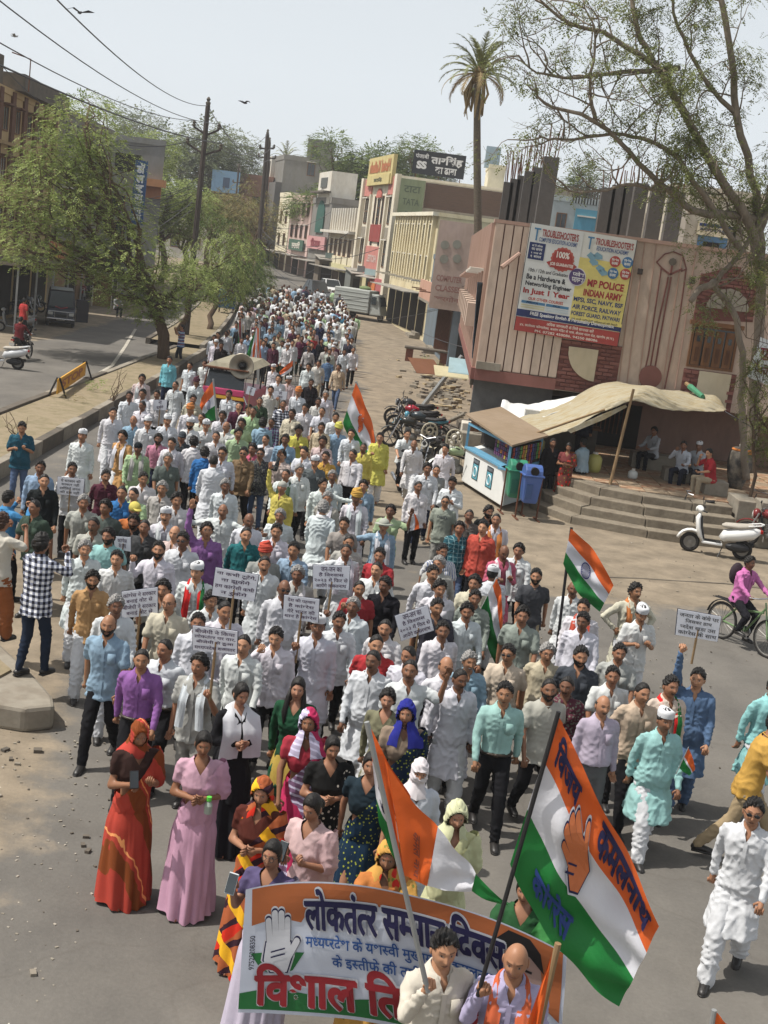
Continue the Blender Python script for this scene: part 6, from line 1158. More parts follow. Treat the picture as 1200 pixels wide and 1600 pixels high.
t = thing('stone_bench', 'broken brown stone bench in front of the brown shutters', 'bench', G(655, 566)); P_(t, 'seat', CONCD, lambda m: m.box((.4, 0, .75), (2.6, .9, .12)), bevel=.03); [P_(t, 'leg', BRICK, lambda m: m.box((x, 0, .35), (.4, .7, .7))) for x in (-.6, 1.3)]
mb = MB(); r = random.Random(21)
for _ in range(300):
 if r.random() < .7: p = G(r.gauss(700, 14), r.gauss(618, 16))
 else: p = G(r.gauss(672, 16), r.uniform(545, 640))
 s = r.uniform(.03, .16) if r.random() < .8 else r.uniform(.15, .3); mb.mi = r.choice((0, 0, 1, 2)); mb.box((p.x, p.y, gz(p.y)+s*.25), (s*1.7, s, s*.6), r.uniform(0, 3))
tag(mb.build('rubble_heap', [CONC, CONCD, plaster(176, 160, 130)]), kind='stuff')
t = thing('wash_stand', 'pale concrete blocks and a white pipe beside the kiosk', 'blocks', G(735, 720)); [P_(t, 'block', WHITE if i % 2 else CONC, lambda m: m.box(c, d), bevel=.03) for i, (c, d) in enumerate((((0, .4, .4), (.7, .5, .8)), ((.1, 1.2, .75), (.9, .6, .5)), ((-.5, 1.0, .2), (.4, .5, .4))))]; P_(t, 'pipe', WHITE, lambda m: m.tube([(-.6, .2, 0), (-.6, .2, .6), (-.4, .4, .75)], .07, 8))
t = thing('cloth_banner', 'white cloth banner with Hindi letters hanging in the tree at the right edge', 'banner', PY(1180, 535, 32)); FC = Face((PY(1168, 585, 32).x, 32), (PY(1168, 585, 32).x+1.2, 32), t); z0 = PY(1180, 590, 32).z; mb = MB(); mb.prism([FC.p(0, z0, 0), FC.p(1.1, z0-.3, 0), FC.p(1.2, z0+.75, 0), FC.p(.15, z0+1.0, 0)], (0, .01, 0)); mb.build('cloth', TARPW, t, world=True); FC.write('गुरु', .2, z0+.75, .6, z0+.45, ink(150, 40, 60), .02, .03); FC.write('कोचिंग', .2, z0+.35, .9, z0+.1, ink(150, 40, 60), .02, .02)
# ---------------- people ----------------
def V3(*a): return np.array(a, float)
def capsule(mb, a, b, ra, rb, n=10, sq=(1, 1)):
 a = Vector(a); b = Vector(b); d = (b-a)
 if d.length < 1e-6: d = Vector((0, 0, 1e-4))
 d = d.normalized()
 mb.tube([a-d*ra*.95, a-d*ra*.6, a, b, b+d*rb*.6, b+d*rb*.95], [ra*.3, ra*.8, ra, rb, rb*.8, rb*.3], n, sq=sq)
def loft(mb, rings, n=20):               # rings: (cx, cy, z, rx, ry)
 vs = []
 for cx, cy, z, rx, ry in rings:
  for k in range(n):
   t = 2*math.pi*k/n; c, s = math.cos(t), math.sin(t)
   e = .82
   vs.append((cx+rx*math.copysign(abs(c)**e, c), cy+ry*math.copysign(abs(s)**e, s), z))
 m = len(rings)
 fs = [(i*n+k, i*n+(k+1) % n, (i+1)*n+(k+1) % n, (i+1)*n+k) for i in range(m-1) for k in range(n)]
 fs += [tuple(range(n-1, -1, -1)), tuple((m-1)*n+k for k in range(n))]
 mb.add(vs, fs)
def fuse(mb, vox, it=3):
 me = mb.mesh('fuse', [], False)
 bm = bmesh.new(); bm.from_mesh(me); bmesh.ops.recalc_face_normals(bm, faces=bm.faces); bm.to_mesh(me); bm.free()
 o = bpy.data.objects.new('fuse', me)
 r = o.modifiers.new('r', 'REMESH'); r.mode = 'VOXEL'; r.voxel_size = vox
 s = o.modifiers.new('s', 'SMOOTH'); s.factor = .5; s.iterations = it
 out = evaluated(o); bpy.data.meshes.remove(me)
 n = len(out.vertices); P = np.empty(n*3); out.vertices.foreach_get('co', P); P = P.reshape(-1, 3)
 Nn = np.empty(n*3); out.vertices.foreach_get('normal', Nn); Nn = Nn.reshape(-1, 3)
 F = [tuple(p.vertices) for p in out.polygons]
 bpy.data.meshes.remove(out)
 return P, Nn, F
def folds(P, seed, fx=1.0, kx=1.0):
 r = np.random.RandomState(seed); x, y, z = P[:, 0], P[:, 1], P[:, 2]
 P = P*1.45; x, y, z = x*1.45, y*1.45, z*1.45; w = .9*np.sin(9*z+6*x+r.rand()*6) + .8*np.sin(13*x-8*z+r.rand()*6) + .6*np.sin(11*y+7*z+r.rand()*6)
 a = np.abs(np.sin(13*kx*x + 20*z*fx + 1.7*w + r.rand()*6)); b = np.abs(np.sin(-17*kx*x + 12*y + 14*z*fx + 1.5*w + r.rand()*6))
 c = np.abs(np.sin(30*x*kx - 9*z*fx + 22*y + 2.2*w))
 return (1-a)**2*1.0 + (1-b)**2*.8 + (1-c)**2*.4 - .6
def sstep(a, b, x):
 t = np.clip((x-a)/(b-a), 0, 1); return t*t*(3-2*t)
_MESH = {}
def finish(name, P, F, mats, tone=None, smooth=True):
 me = bpy.data.meshes.new(name); me.from_pydata([tuple(p) for p in P], [], F)
 for m in mats: me.materials.append(m)
 me.polygons.foreach_set('use_smooth', [smooth]*len(F))
 if tone is not None:
  at = me.color_attributes.new('tone', 'FLOAT_COLOR', 'POINT'); at.data.foreach_set('color', tone.astype(np.float32).ravel())
 me.update(); return me
SKIN = mat('skin', objc=True, tone=True, var=.10, scale=9, bump=.03, rough=.5, spec=.35)
CLOTH = mat('cloth', objc=True, var=.10, scale=7, bump=.35, rough=.9, spec=.12, bscale=24, dist=.006)
HAIRM = mat('hair', objc=True, var=.6, scale=60, bump=1, rough=.5, spec=.3, stretch=(1, 1, .3), dist=.006)
LEATH = mat('leather', objc=True, var=.2, scale=9, bump=.1, rough=.45, spec=.5)
def pattern(name, build):
 m = mat(name, objc=True, var=.12, scale=7, bump=.35, rough=.85, spec=.15, bscale=24, dist=.006)
 nt = m.node_tree; N = nt.nodes; L = nt.links
 oi = [n for n in N if n.type == 'OBJECT_INFO'][0]; tc = [n for n in N if n.type == 'TEX_COORD'][0]
 tgt = [l.to_socket for l in L if l.from_socket == oi.outputs['Color']]
 out = build(N, L, tc.outputs['Object'], oi.outputs['Color'])
 for t in tgt: L.new(out, t)
 return m
def _mixn(N, L, fac, a, b):
 mx = N.new('ShaderNodeMix'); mx.data_type = 'RGBA'; L.new(fac, mx.inputs[0])
 for s, i in ((a, 6), (b, 7)):
  if isinstance(s, tuple): mx.inputs[i].default_value = s
  else: L.new(s, mx.inputs[i])
 return mx.outputs[2]
def _band(N, L, co, freq, vec, lo, hi, warp=.0):
 d = N.new('ShaderNodeVectorMath'); d.operation = 'DOT_PRODUCT'; L.new(co, d.inputs[0]); d.inputs[1].default_value = vec
 src = d.outputs['Value']
 if warp:
  nz = N.new('ShaderNodeTexNoise'); nz.inputs['Scale'].default_value = 4; L.new(co, nz.inputs['Vector'])
  ma = N.new('ShaderNodeMath'); ma.operation = 'MULTIPLY_ADD'; L.new(nz.outputs[0], ma.inputs[0]); ma.inputs[1].default_value = warp; L.new(src, ma.inputs[2]); src = ma.outputs[0]
 m = N.new('ShaderNodeMath'); m.operation = 'MULTIPLY'; L.new(src, m.inputs[0]); m.inputs[1].default_value = freq
 f = N.new('ShaderNodeMath'); f.operation = 'FRACT'; L.new(m.outputs[0], f.inputs[0])
 c = N.new('ShaderNodeMath'); c.operation = 'COMPARE'; L.new(f.outputs[0], c.inputs[0]); c.inputs[1].default_value = (lo+hi)/2; c.inputs[2].default_value = (hi-lo)/2
 return c.outputs[0]
def _dots(N, L, co, scale, thr):
 v = N.new('ShaderNodeTexVoronoi'); v.inputs['Scale'].default_value = scale; L.new(co, v.inputs['Vector'])
 c = N.new('ShaderNodeMath'); c.operation = 'LESS_THAN'; L.new(v.outputs['Distance'], c.inputs[0]); c.inputs[1].default_value = thr
 return c.outputs[0]
STRIPE = pattern('striped_cloth', lambda N, L, co, c: _mixn(N, L, _band(N, L, co, 30, (1, .4, 0), 0, .3), c, S(70, 90, 140)))
WSTRIPE = pattern('white_striped_cloth', lambda N, L, co, c: _mixn(N, L, _band(N, L, co, 42, (1, .3, 0), 0, .3), c, S(215, 210, 205)))
PLAID = pattern('plaid_cloth', lambda N, L, co, c: _mixn(N, L, _band(N, L, co, 15, (0, 0, 1), 0, .5), _mixn(N, L, _band(N, L, co, 15, (.8, .8, 0), 0, .5), c, S(120, 124, 140)), _mixn(N, L, _band(N, L, co, 15, (.8, .8, 0), 0, .5), S(120, 124, 140), S(222, 224, 228))))
CHECK = pattern('checked_cloth', lambda N, L, co, c: _mixn(N, L, _band(N, L, co, 14, (0, 0, 1), 0, .14), _mixn(N, L, _band(N, L, co, 14, (1, .5, 0), 0, .14), c, S(120, 150, 155)), S(105, 135, 140)))
DOTS = pattern('dotted_cloth', lambda N, L, co, c: _mixn(N, L, _dots(N, L, co, 22, .28), c, S(215, 205, 190)))
GDOTS = pattern('gold_dotted_cloth', lambda N, L, co, c: _mixn(N, L, _dots(N, L, co, 26, .25), c, S(150, 160, 60)))
BSTRIPE = pattern('polo_cloth', lambda N, L, co, c: _mixn(N, L, _band(N, L, co, 7.5, (0, 0, 1), .1, .35), _mixn(N, L, _band(N, L, co, 7.5, (0, 0, 1), .6, .75), c, S(200, 120, 60)), S(220, 225, 235)))
CAMO = pattern('mottled_cloth', lambda N, L, co, c: _mixn(N, L, _dots(N, L, co, 34, .42), c, S(105, 105, 95)))
REDSARI = pattern('red_brown_cloth', lambda N, L, co, c: _mixn(N, L, _band(N, L, co, 2.3, (1, .6, .5), .1, .42, .25), _mixn(N, L, _band(N, L, co, 2.3, (1, .6, .5), .5, .54, .25), c, S(225, 150, 95)), S(120, 62, 30)))
MULTI = pattern('banded_cloth', lambda N, L, co, c: _mixn(N, L, _band(N, L, co, 3.2, (.7, .3, .7), .0, .28, .1), _mixn(N, L, _band(N, L, co, 6.4, (-.5, .3, .7), .2, .5, .1), _mixn(N, L, _band(N, L, co, 3.2, (-.6, .4, .6), .55, .8), c, S(190, 45, 30)), S(52, 30, 40)), S(225, 170, 40)))
FLORAL = pattern('flowered_cloth', lambda N, L, co, c: _mixn(N, L, _dots(N, L, co, 9, .33), _mixn(N, L, _dots(N, L, co, 14, .22), c, S(120, 130, 60)), S(200, 50, 40)))
TIEDYE = pattern('lavender_red_cloth', lambda N, L, co, c: _mixn(N, L, _band(N, L, co, 1.4, (1, 0, .5), .3, .75, .35), _mixn(N, L, _band(N, L, co, 16, (.3, .3, 1), 0, .35, .1), c, S(205, 200, 225)), S(170, 45, 85)))
PATS = dict(c=CLOTH, stripe=STRIPE, wstripe=WSTRIPE, plaid=PLAID, check=CHECK, dots=DOTS, gdots=GDOTS, polo=BSTRIPE, camo=CAMO, redsari=REDSARI, multi=MULTI, floral=FLORAL, tiedye=TIEDYE)
# ---- head ----
HC = 1.565
def head_pts(n=56, m=52, fem=False, hv=0):
 r = np.random.RandomState(hv); k = r.uniform(-1, 1, 8)
 i = np.arange(m+1)[:, None]/m; j = np.arange(n)[None, :]/n
 th = np.pi*i + 0*j; ph = 2*np.pi*(j-.5); ph = ph - .55*np.sin(ph) + 0*i   # denser at the face
 sx, sy, sz = np.sin(th)*np.sin(ph), -np.sin(th)*np.cos(ph), np.cos(th)
 x, y, z = sx*.075*(1+.03*k[0]), sy*.094, sz*.117*(1+.03*k[1])
 t = np.clip(-z/.117, 0, 1)
 x = x*(1-(.30+.06*k[2])*t**1.6); y = np.where(y > 0, y*(1-.5*t), y*(.94-.02*t))
 fr = (y < 0)
 g = lambda v, c, s: np.exp(-((v-c)/s)**2)
 nz = np.where(z > -.026, np.clip((.028-z)/.054, 0, 1)**1.2, np.exp(-((z+.026)/.010)**2))
 y = y - fr*(.024+.004*k[3])*nz*g(x, 0, .0105+.003*nz)
 y = y + fr*.010*g(np.abs(x), .031, .015)*g(z, .010, .013)
 y = y - fr*.005*g(z, .032, .010)*(np.abs(x) < .055)
 y = y - fr*.006*g(np.abs(x), .042, .016)*g(z, -.025, .02)
 y = y - fr*.007*g(z, -.061, .010)*g(x, 0, .022)
 y = y + fr*.005*g(z, -.0615, .0022)*g(x, 0, .020)
 y = y - fr*.009*g(z, -.098, .016)*g(x, 0, .02)
 P = np.stack([x, y, z], -1).reshape(-1, 3)
 F = [(a*n+b, (a+1)*n+b, (a+1)*n+(b+1) % n, a*n+(b+1) % n) for a in range(m) for b in range(n)]
 # tone
 X, Y, Z = P[:, 0], P[:, 1], P[:, 2]; T = np.zeros((len(P), 4)); front = Y < -.04
 def paint(mask, c, a): T[mask] = (*c, a)
 eye = front & ((((np.abs(X)-.031)/.0135)**2 + ((Z-.010)/.0055)**2) < 1)
 paint(eye, (.36, .32, .29), .75)
 paint(front & ((((np.abs(X)-.031)/.006)**2 + ((Z-.010)/.006)**2) < 1), (.01, .008, .006), 1)
 paint(front & (np.abs(np.abs(X)-.031) < .016) & (Z > .0145) & (Z < .0185), (.015, .01, .01), .7)
 paint(front & (np.abs(np.abs(X)-.032) < (.014 if fem else .018)) & (Z > .029) & (Z < (.034 if fem else .037)), (.012, .009, .008), .85)
 lip = front & (np.abs(Z+.061) < .008*(1-(X/.026)**2)) & (np.abs(X) < .025)
 paint(lip, (.22, .05, .045) if fem else (.12, .04, .032), .7)
 paint(front & (np.abs(Z+.0612) < .0015) & (np.abs(X) < .022), (.02, .01, .01), .8)
 if fem: paint(front & (X**2+(Z-.043)**2 < .004**2), (.35, .02, .03), 1)
 return P, F, T, n, m
def head_region(f, off, seed=0, nz=.004, base=None):
 """a shell lifted off the part of the head where f>0; used for hair, beards and moustaches"""
 P, F, T, n, m = head_pts() if base is None else base
 h = f(P[:, 0], P[:, 1], P[:, 2]); c = P.mean(0); D = P/np.linalg.norm(P, axis=1)[:, None]
 r = np.random.RandomState(seed)
 w = np.sin(P @ r.normal(0, 90, 3) + 3*np.sin(P @ r.normal(0, 50, 3))) + np.sin(P @ r.normal(0, 140, 3))*.6
 if off > .01: h = h+.28*w*np.clip(1-np.abs(h)*.4, 0, 1)
 if off > .0115 and off < .02: off = off*(.45+.75*sstep(.0, .08, P[:, 2]))
 o = off*np.clip(h, 0, 1) + nz*w*np.clip(h*2, 0, 1)
 Q = P + D*np.where(h > 0, np.maximum(o, .0012), -.004)[:, None]
 keep = h > -.02
 F2 = [q for q in F if sum(keep[list(q)]) >= 3]
 used = sorted({i for q in F2 for i in q}); mp = {a: b for b, a in enumerate(used)}
 return Q[used], [tuple(mp[i] for i in q) for q in F2]
def hline(front, side=-.005, back=-.075):
 # signed height above the hair line
 def f(x, y, z):
  a = np.abs(x); fr = sstep(-.02, -.075, y)
  bk = sstep(-.01, .05, y)
  line = side*(1-fr)*(1-bk) + front*fr + back*bk
  s = (z-line)/.02
  temple = np.where((y < -.02) & (a > .045), (z-front*.55)/.02, 9)
  return np.minimum(s, 9)*1.0
 return f
def hair_mesh(kind):
 k = 'hair_'+kind
 if k in _MESH: return _MESH[k]
 if kind == 'short': P, F = head_region(hline(.083, .016, -.05), .015, 1, .008)
 elif kind == 'full': P, F = head_region(hline(.076, .010, -.06), .021, 2, .010)
 elif kind == 'thin': P, F = head_region(hline(.094, .018, -.045), .007, 3, .002)
 elif kind == 'bald': P, F = head_region(lambda x, y, z: np.minimum((z+.03+.03*sstep(0, .05, y))/.02, np.minimum((.045-z)/.015, (y+.015)/.015)), .006, 4, .002)
 elif kind == 'wavy': P, F = head_region(hline(.07, .0), .025, 5, .008)
 elif kind in ('bun', 'long'):
  P, F = head_region(hline(.066, -.045, -.10), .013, 6, .0015)
  mb = MB()
  if kind == 'bun': mb.ell((0, .115, -.03), (.05, .04, .05), 12, 8)
  else:
   mb.tube([(0, .06, .02), (0, .10, -.08), (.01, .12, -.22), (.01, .12, -.38), (0, .13, -.46)], [.06, .075, .075, .05, .01], 10, sq=(1.3, .5))
   mb.tube([(-.07, .0, .0), (-.085, -.01, -.10), (-.10, -.06, -.24), (-.09, -.10, -.34)], [.02, .03, .035, .01], 8)
   mb.tube([(.07, .0, .0), (.085, -.01, -.10), (.10, -.06, -.20), (.10, -.08, -.30)], [.02, .03, .03, .01], 8)
  o = len(P); P = np.vstack([P, np.array(mb.v)]); F = F + [tuple(i+o for i in q) for q in mb.f]
 elif kind == 'beard': P, F = head_region(lambda x, y, z: np.minimum((.035-y)/.02, np.minimum((-.038-z+.34*np.abs(x))/.010, ((x/.024)**2+((z+.062)/.012)**2-1))), .007, 7, .002)
 elif kind == 'goatee': P, F = head_region(lambda x, y, z: np.minimum((-.05-y)/.01, np.minimum((-.036-z)/.006, ((x/.019)**2+((z+.061)/.009)**2-1))*np.where(np.abs(x) < .04, 1, -1)), .007, 8, .002)
 elif kind == 'moustache': P, F = head_region(lambda x, y, z: np.minimum((-.04-y)/.01, 1-((x/.034)**2+((z+.046+.006*(x/.034)**2)/.0085)**2)), .009, 9, .002)
 _MESH[k] = finish(kind, P, F, [HAIRM]); return _MESH[k]
def wear_mesh(kind):
 k = 'wear_'+kind
 if k in _MESH: return _MESH[k]
 mb = MB(); mats = [CLOTH]
 if kind == 'cap':       # folded boat-shaped cotton cap
  n = 24
  def ring(rx, ry, z, pk): return [(rx*math.cos(t), .006+ry*math.sin(t), z+pk*abs(math.sin(t))**2) for t in [2*math.pi*i/n for i in range(n)]]
  rings = [ring(.083, .103, .050, .008), ring(.088, .110, .085, .016), ring(.080, .108, .118, .020), ring(.055, .098, .128, .014), ring(.018, .085, .122, .022)]
  vs = [p for q in rings for p in q]
  mb.add(vs, [(a*n+b, a*n+(b+1) % n, (a+1)*n+(b+1) % n, (a+1)*n+b) for a in range(4) for b in range(n)] + [tuple(4*n+b for b in range(n))])
 elif kind == 'turban':
  r = np.random.RandomState(3)
  for i in range(7):
   a = .35*math.sin(i*2.1); z = .045+.016*i; Rr = .092-.0022*i*i*.6
   pts = []
   for t in np.linspace(0, 2*math.pi, 19):
    pts.append((Rr*math.cos(t)*.94, .01+Rr*1.12*math.sin(t), z+.028*math.sin(t+i*1.3)*.6+.012))
   mb.tube(pts, .021, 8)
  mb.ell((0, .01, .10), (.075, .09, .055), 14, 8)
  mb.tube([(.02, .11, .06), (.03, .13, -.05), (.03, .135, -.16)], [.03, .03, .02], 8, sq=(1, .4))
 elif kind == 'peak':
  mb.ell((0, .008, .045), (.088, .108, .092), 18, 10)
  mb.prism([(-.06, -.08, .05), (-.055, -.145, .038), (-.02, -.165, .034), (.02, -.165, .034), (.055, -.145, .038), (.06, -.08, .05)], (0, 0, .006))
 elif kind == 'brim':
  mb.ell((0, .008, .05), (.092, .112, .085), 18, 10)
  mb.tube([(0, .008, .035), (0, .008, .05)], [.17, .10], 20)
 elif kind == 'knit':
  mb.ell((0, .008, .05), (.084, .106, .078), 18, 10)
 elif kind == 'glasses':
  for s in (-1, 1):
   mb.torus((s*.032, -.099, .010), .019, .0022, 'Y', 14, 5); mb.tube([(s*.052, -.096, .014), (s*.078, -.02, .012), (s*.08, .02, .004)], .002, 5)
  mb.tube([(-.013, -.102, .014), (.013, -.102, .014)], .002, 5); mats = [LEATH]
 elif kind == 'shades':
  for s in (-1, 1):
   mb.ell((s*.032, -.098, .010), (.023, .005, .016), 12, 8); mb.tube([(s*.052, -.096, .014), (s*.078, -.02, .012), (s*.08, .02, .004)], .0025, 5)
  mb.tube([(-.013, -.102, .014), (.013, -.102, .014)], .003, 5); mats = [LEATH]
 elif kind in ('veil', 'wrap', 'mask'):   # a cloth over the head; 'wrap' goes round the face, 'mask' hides mouth and nose
  base = head_pts(48, 40)
  P = base[0].copy()
  op = {'veil': .066, 'wrap': .052, 'mask': .05}[kind]
  def f(x, y, z):
   face = ((x/(op))**2 + ((z+.02)/(.088))**2 < 1) & (y < .01) if kind != 'mask' else ((x/.055)**2 + ((z-.012)/.022)**2 < 1) & (y < 0)
   return np.where(face, -1, 1.0)
  P2, F2 = head_region(f, .026 if kind == 'veil' else .018, 21, .004, base)
  P2[:, 1] += .006; low = P2[:, 2] < -.03
  P2[low, 0] *= 1.15
  mb.add(P2.tolist(), F2)
  n = 20; rr = [(.082, .10, -.06), (.10, .115, -.12), (.145, .125, -.17), (.19, .13, -.22), (.205, .135, -.30)]
  if kind == 'mask': rr = [(.070, .085, -.06), (.085, .10, -.12), (.12, .12, -.16), (.15, .13, -.20)]
  vs = []
  for q, (rx, ry, z) in enumerate(rr):
   for i in range(n+1):
    t = math.pi*(-.5+.09 + (2-.18)*i/n) if kind != 'wrap' and kind != 'mask' else math.pi*(-.5 + 2*i/n)
    wv = 1+.06*math.sin(9*t+q)
    vs.append((rx*math.cos(t)*wv, .02+ry*math.sin(t)*wv, z+.01*math.sin(5*t)))
  N1 = n+1
  mb.add(vs, [(a*N1+b, a*N1+b+1, (a+1)*N1+b+1, (a+1)*N1+b) for a in range(len(rr)-1) for b in range(n)])
 P = np.array(mb.v); _MESH[k] = finish(kind, P, mb.f, mats, smooth=True); return _MESH[k]
# ---- poses: facing -Y; the right hand is at -X ----
def arm(s, e, w): return (V3(*e)*V3(s, 1, 1), V3(*w)*V3(s, 1, 1))
HANG = ((.045, .02, -.27), (.012, -.05, -.245)); SWF = ((.05, -.06, -.26), (-.01, -.12, -.22)); SWB = ((.05, .10, -.25), (.01, .02, -.25))
FRONT = ((.06, .0, -.27), (-.16, -.17, .03)); PHONE = ((.05, -.02, -.27), (-.11, -.19, .08)); UP = ((.09, -.04, .24), (-.02, -.06, .25))
FIST = ((.13, -.10, -.20), (-.02, -.10, .23)); PLAC = ((.07, -.08, -.25), (-.03, -.15, .20)); SIDE = ((.24, -.02, -.08), (.24, -.05, .0))
WAVE = ((.16, -.06, -.08), (.03, -.06, .25)); CAMR = ((.12, -.17, -.12), (-.12, -.10, .19)); HIP = ((.20, .05, -.21), (-.14, -.07, -.14)); POLE = ((.04, -.10, -.25), (-.06, -.22, .10)); GRIP = ((.07, -.14, -.17), (-.05, -.12, .235)); BAR = ((.08, -.16, -.20), (.0, -.2, -.12))
KNEE = ((.06, -.12, -.24), (-.04, -.22, -.04)); FACEH = ((.10, -.16, -.16), (-.12, -.05, .2)); LONGUP = ((.06, -.10, .25), (.0, -.06, .24))
POSES = dict(  # right arm, left arm, right foot forward, left foot forward, lean, head (yaw, pitch, roll), right curl, left curl
 walkR=(SWB, SWF, .26, -.24, .03, (8, 8, 3), .5, .5), walkL=(SWF, SWB, -.24, .26, .03, (-10, 5, -3), .5, .5), stand=(HANG, HANG, .03, -.03, .0, (5, 6, 4), .4, .4),
 stepR=(HANG, SWF, .16, -.14, .02, (-18, 10, -2), .5, .4), stepL=(SWB, HANG, -.15, .15, .02, (16, 12, 2), .4, .6), clasp=(FRONT, FRONT, .10, -.08, .02, (4, 16, 0), .6, .6),
 fist=(FIST, HANG, .12, -.08, .0, (10, 0, 4), 1, .4), fistup=(HANG, UP, -.08, .12, .0, (-8, -2, 0), .4, 1), rup=(UP, HANG, .12, -.08, .0, (8, -4, 0), .2, .4), wave=(HANG, WAVE, -.1, .12, .0, (-12, 0, 0), .4, 0),
 placR=(PLAC, HANG, .12, -.1, .01, (6, 6, 0), 1, .4), placL=(HANG, PLAC, -.1, .12, .01, (-8, 4, 0), .4, 1), placup=(LONGUP, SWF, .14, -.12, .0, (-12, 8, 0), 1, .5), phone=(PHONE, PHONE, .1, -.08, .04, (0, 24, 0), .8, .8),
 grip=(GRIP, HANG, .1, -.1, .0, (-6, 14, 0), 1, .5), pole=(POLE, HANG, .14, -.1, .02, (-8, 6, 0), 1, .5), poles=(POLE, PLAC, .1, -.1, .0, (-4, 14, 0), 1, 1), outL=(HANG, SIDE, .08, -.1, .02, (18, 4, 0), .5, .3), outR=(SIDE, HANG, -.1, .1, .02, (-14, 4, 0), .3, .5),
 outB=(SIDE, SIDE, .12, -.1, .03, (12, 4, 0), .3, .3), photo=(CAMR, CAMR, .12, -.1, .0, (0, 2, 0), .8, .8), hip=(HIP, HIP, .1, -.06, .0, (10, 4, 0), .7, .7), face=(FACEH, HANG, .1, -.1, .04, (0, 18, 0), .7, .4),
 stride=(SWF, SWB, -.38, .40, .10, (0, 6, 0), .5, .5), bannerh=(BAR, BAR, .06, -.06, .0, (-10, 14, 0), 1, 1), sit=(KNEE, KNEE, 0, 0, .06, (10, 10, 0), .6, .6), sitchin=(FACEH, KNEE, 0, 0, .12, (14, 12, 0), .6, .6), ride=(BAR, BAR, 0, 0, .05, (0, 8, 0), 1, 1))
_SK = {}
def skeleton(pose):
 if pose in _SK: return _SK[pose]
 RA, LA, fr, fl, lean, hd, cr, cl = POSES[pose]
 sit = pose in ('sit', 'sitchin', 'ride')
 hz = .48 if sit else .885 - .10*max(abs(fr), abs(fl))**1.3
 if pose == 'ride': hz = .80
 J = {}
 def bend(zr): return V3(0, -lean*(zr-hz)*2.0, 0)
 for s, nm, ff in ((-1, 'R', fr), (1, 'L', fl)):
  hip = V3(s*.085, 0, hz)
  if sit:
   if pose == 'ride': kn = V3(s*.13, -.34, .58); an = V3(s*.12, -.20, .16 if nm == 'L' else .3)
   else: kn = V3(s*.13, -.42, .50); an = V3(s*.12, -.40, .08)
  else:
   lift = .06*max(0, ff)/.25
   an = V3(s*.095, -ff, .085 + (.07 if ff < -.2 else .0))
   kn = (hip+an)/2 + V3(0, -.05 - (.05 if ff < -.2 else 0), .0)
  J['hip'+nm], J['knee'+nm], J['ank'+nm] = hip, kn, an
  sh = V3(s*.172, .0, hz+.497) + bend(hz+.505); e, w = RA if nm == 'R' else LA
  J['sh'+nm] = sh; J['el'+nm] = sh + V3(*e)*V3(s, 1, 1); J['wr'+nm] = J['el'+nm] + V3(*w)*V3(s, 1, 1)
 J['hz'] = hz; J['neck'] = V3(0, .0, hz+.56)+bend(hz+.56); J['head'] = V3(0, -.018, hz+.68)+bend(hz+.68)
 y, p, r = [R(a-(8 if i == 1 else 0)) for i, a in enumerate(hd)]
 J['HM'] = Matrix.Translation(J['head'].tolist()) @ Matrix.Rotation(y, 4, 'Z') @ Matrix.Rotation(p, 4, 'X') @ Matrix.Rotation(r, 4, 'Y')
 J['bend'] = bend; J['curl'] = {'R': cr, 'L': cl}; J['stride'] = max(abs(fr), abs(fl)); J['sit'] = sit
 _SK[pose] = J; return J
TORSO = [(-.06, .150, .105), (.02, .158, .112), (.12, .140, .105), (.22, .145, .108), (.33, .165, .115), (.42, .172, .112), (.49, .150, .095), (.54, .085, .07), (.57, .05, .055)]
def torso_rings(J, grow, belly=.0, z0=None, fem=False):
 out = []
 for z, rx, ry in TORSO:
  zz = J['hz']+z; b = J['bend'](zz)
  bl = belly*math.exp(-((z-.12)/.12)**2)
  if fem: rx = rx*.88; bl += .03*math.exp(-((z-.34)/.07)**2)
  out.append((0, b[1]-bl*.5, zz, rx+grow+bl*.4, ry+grow+bl*.6))
 return out
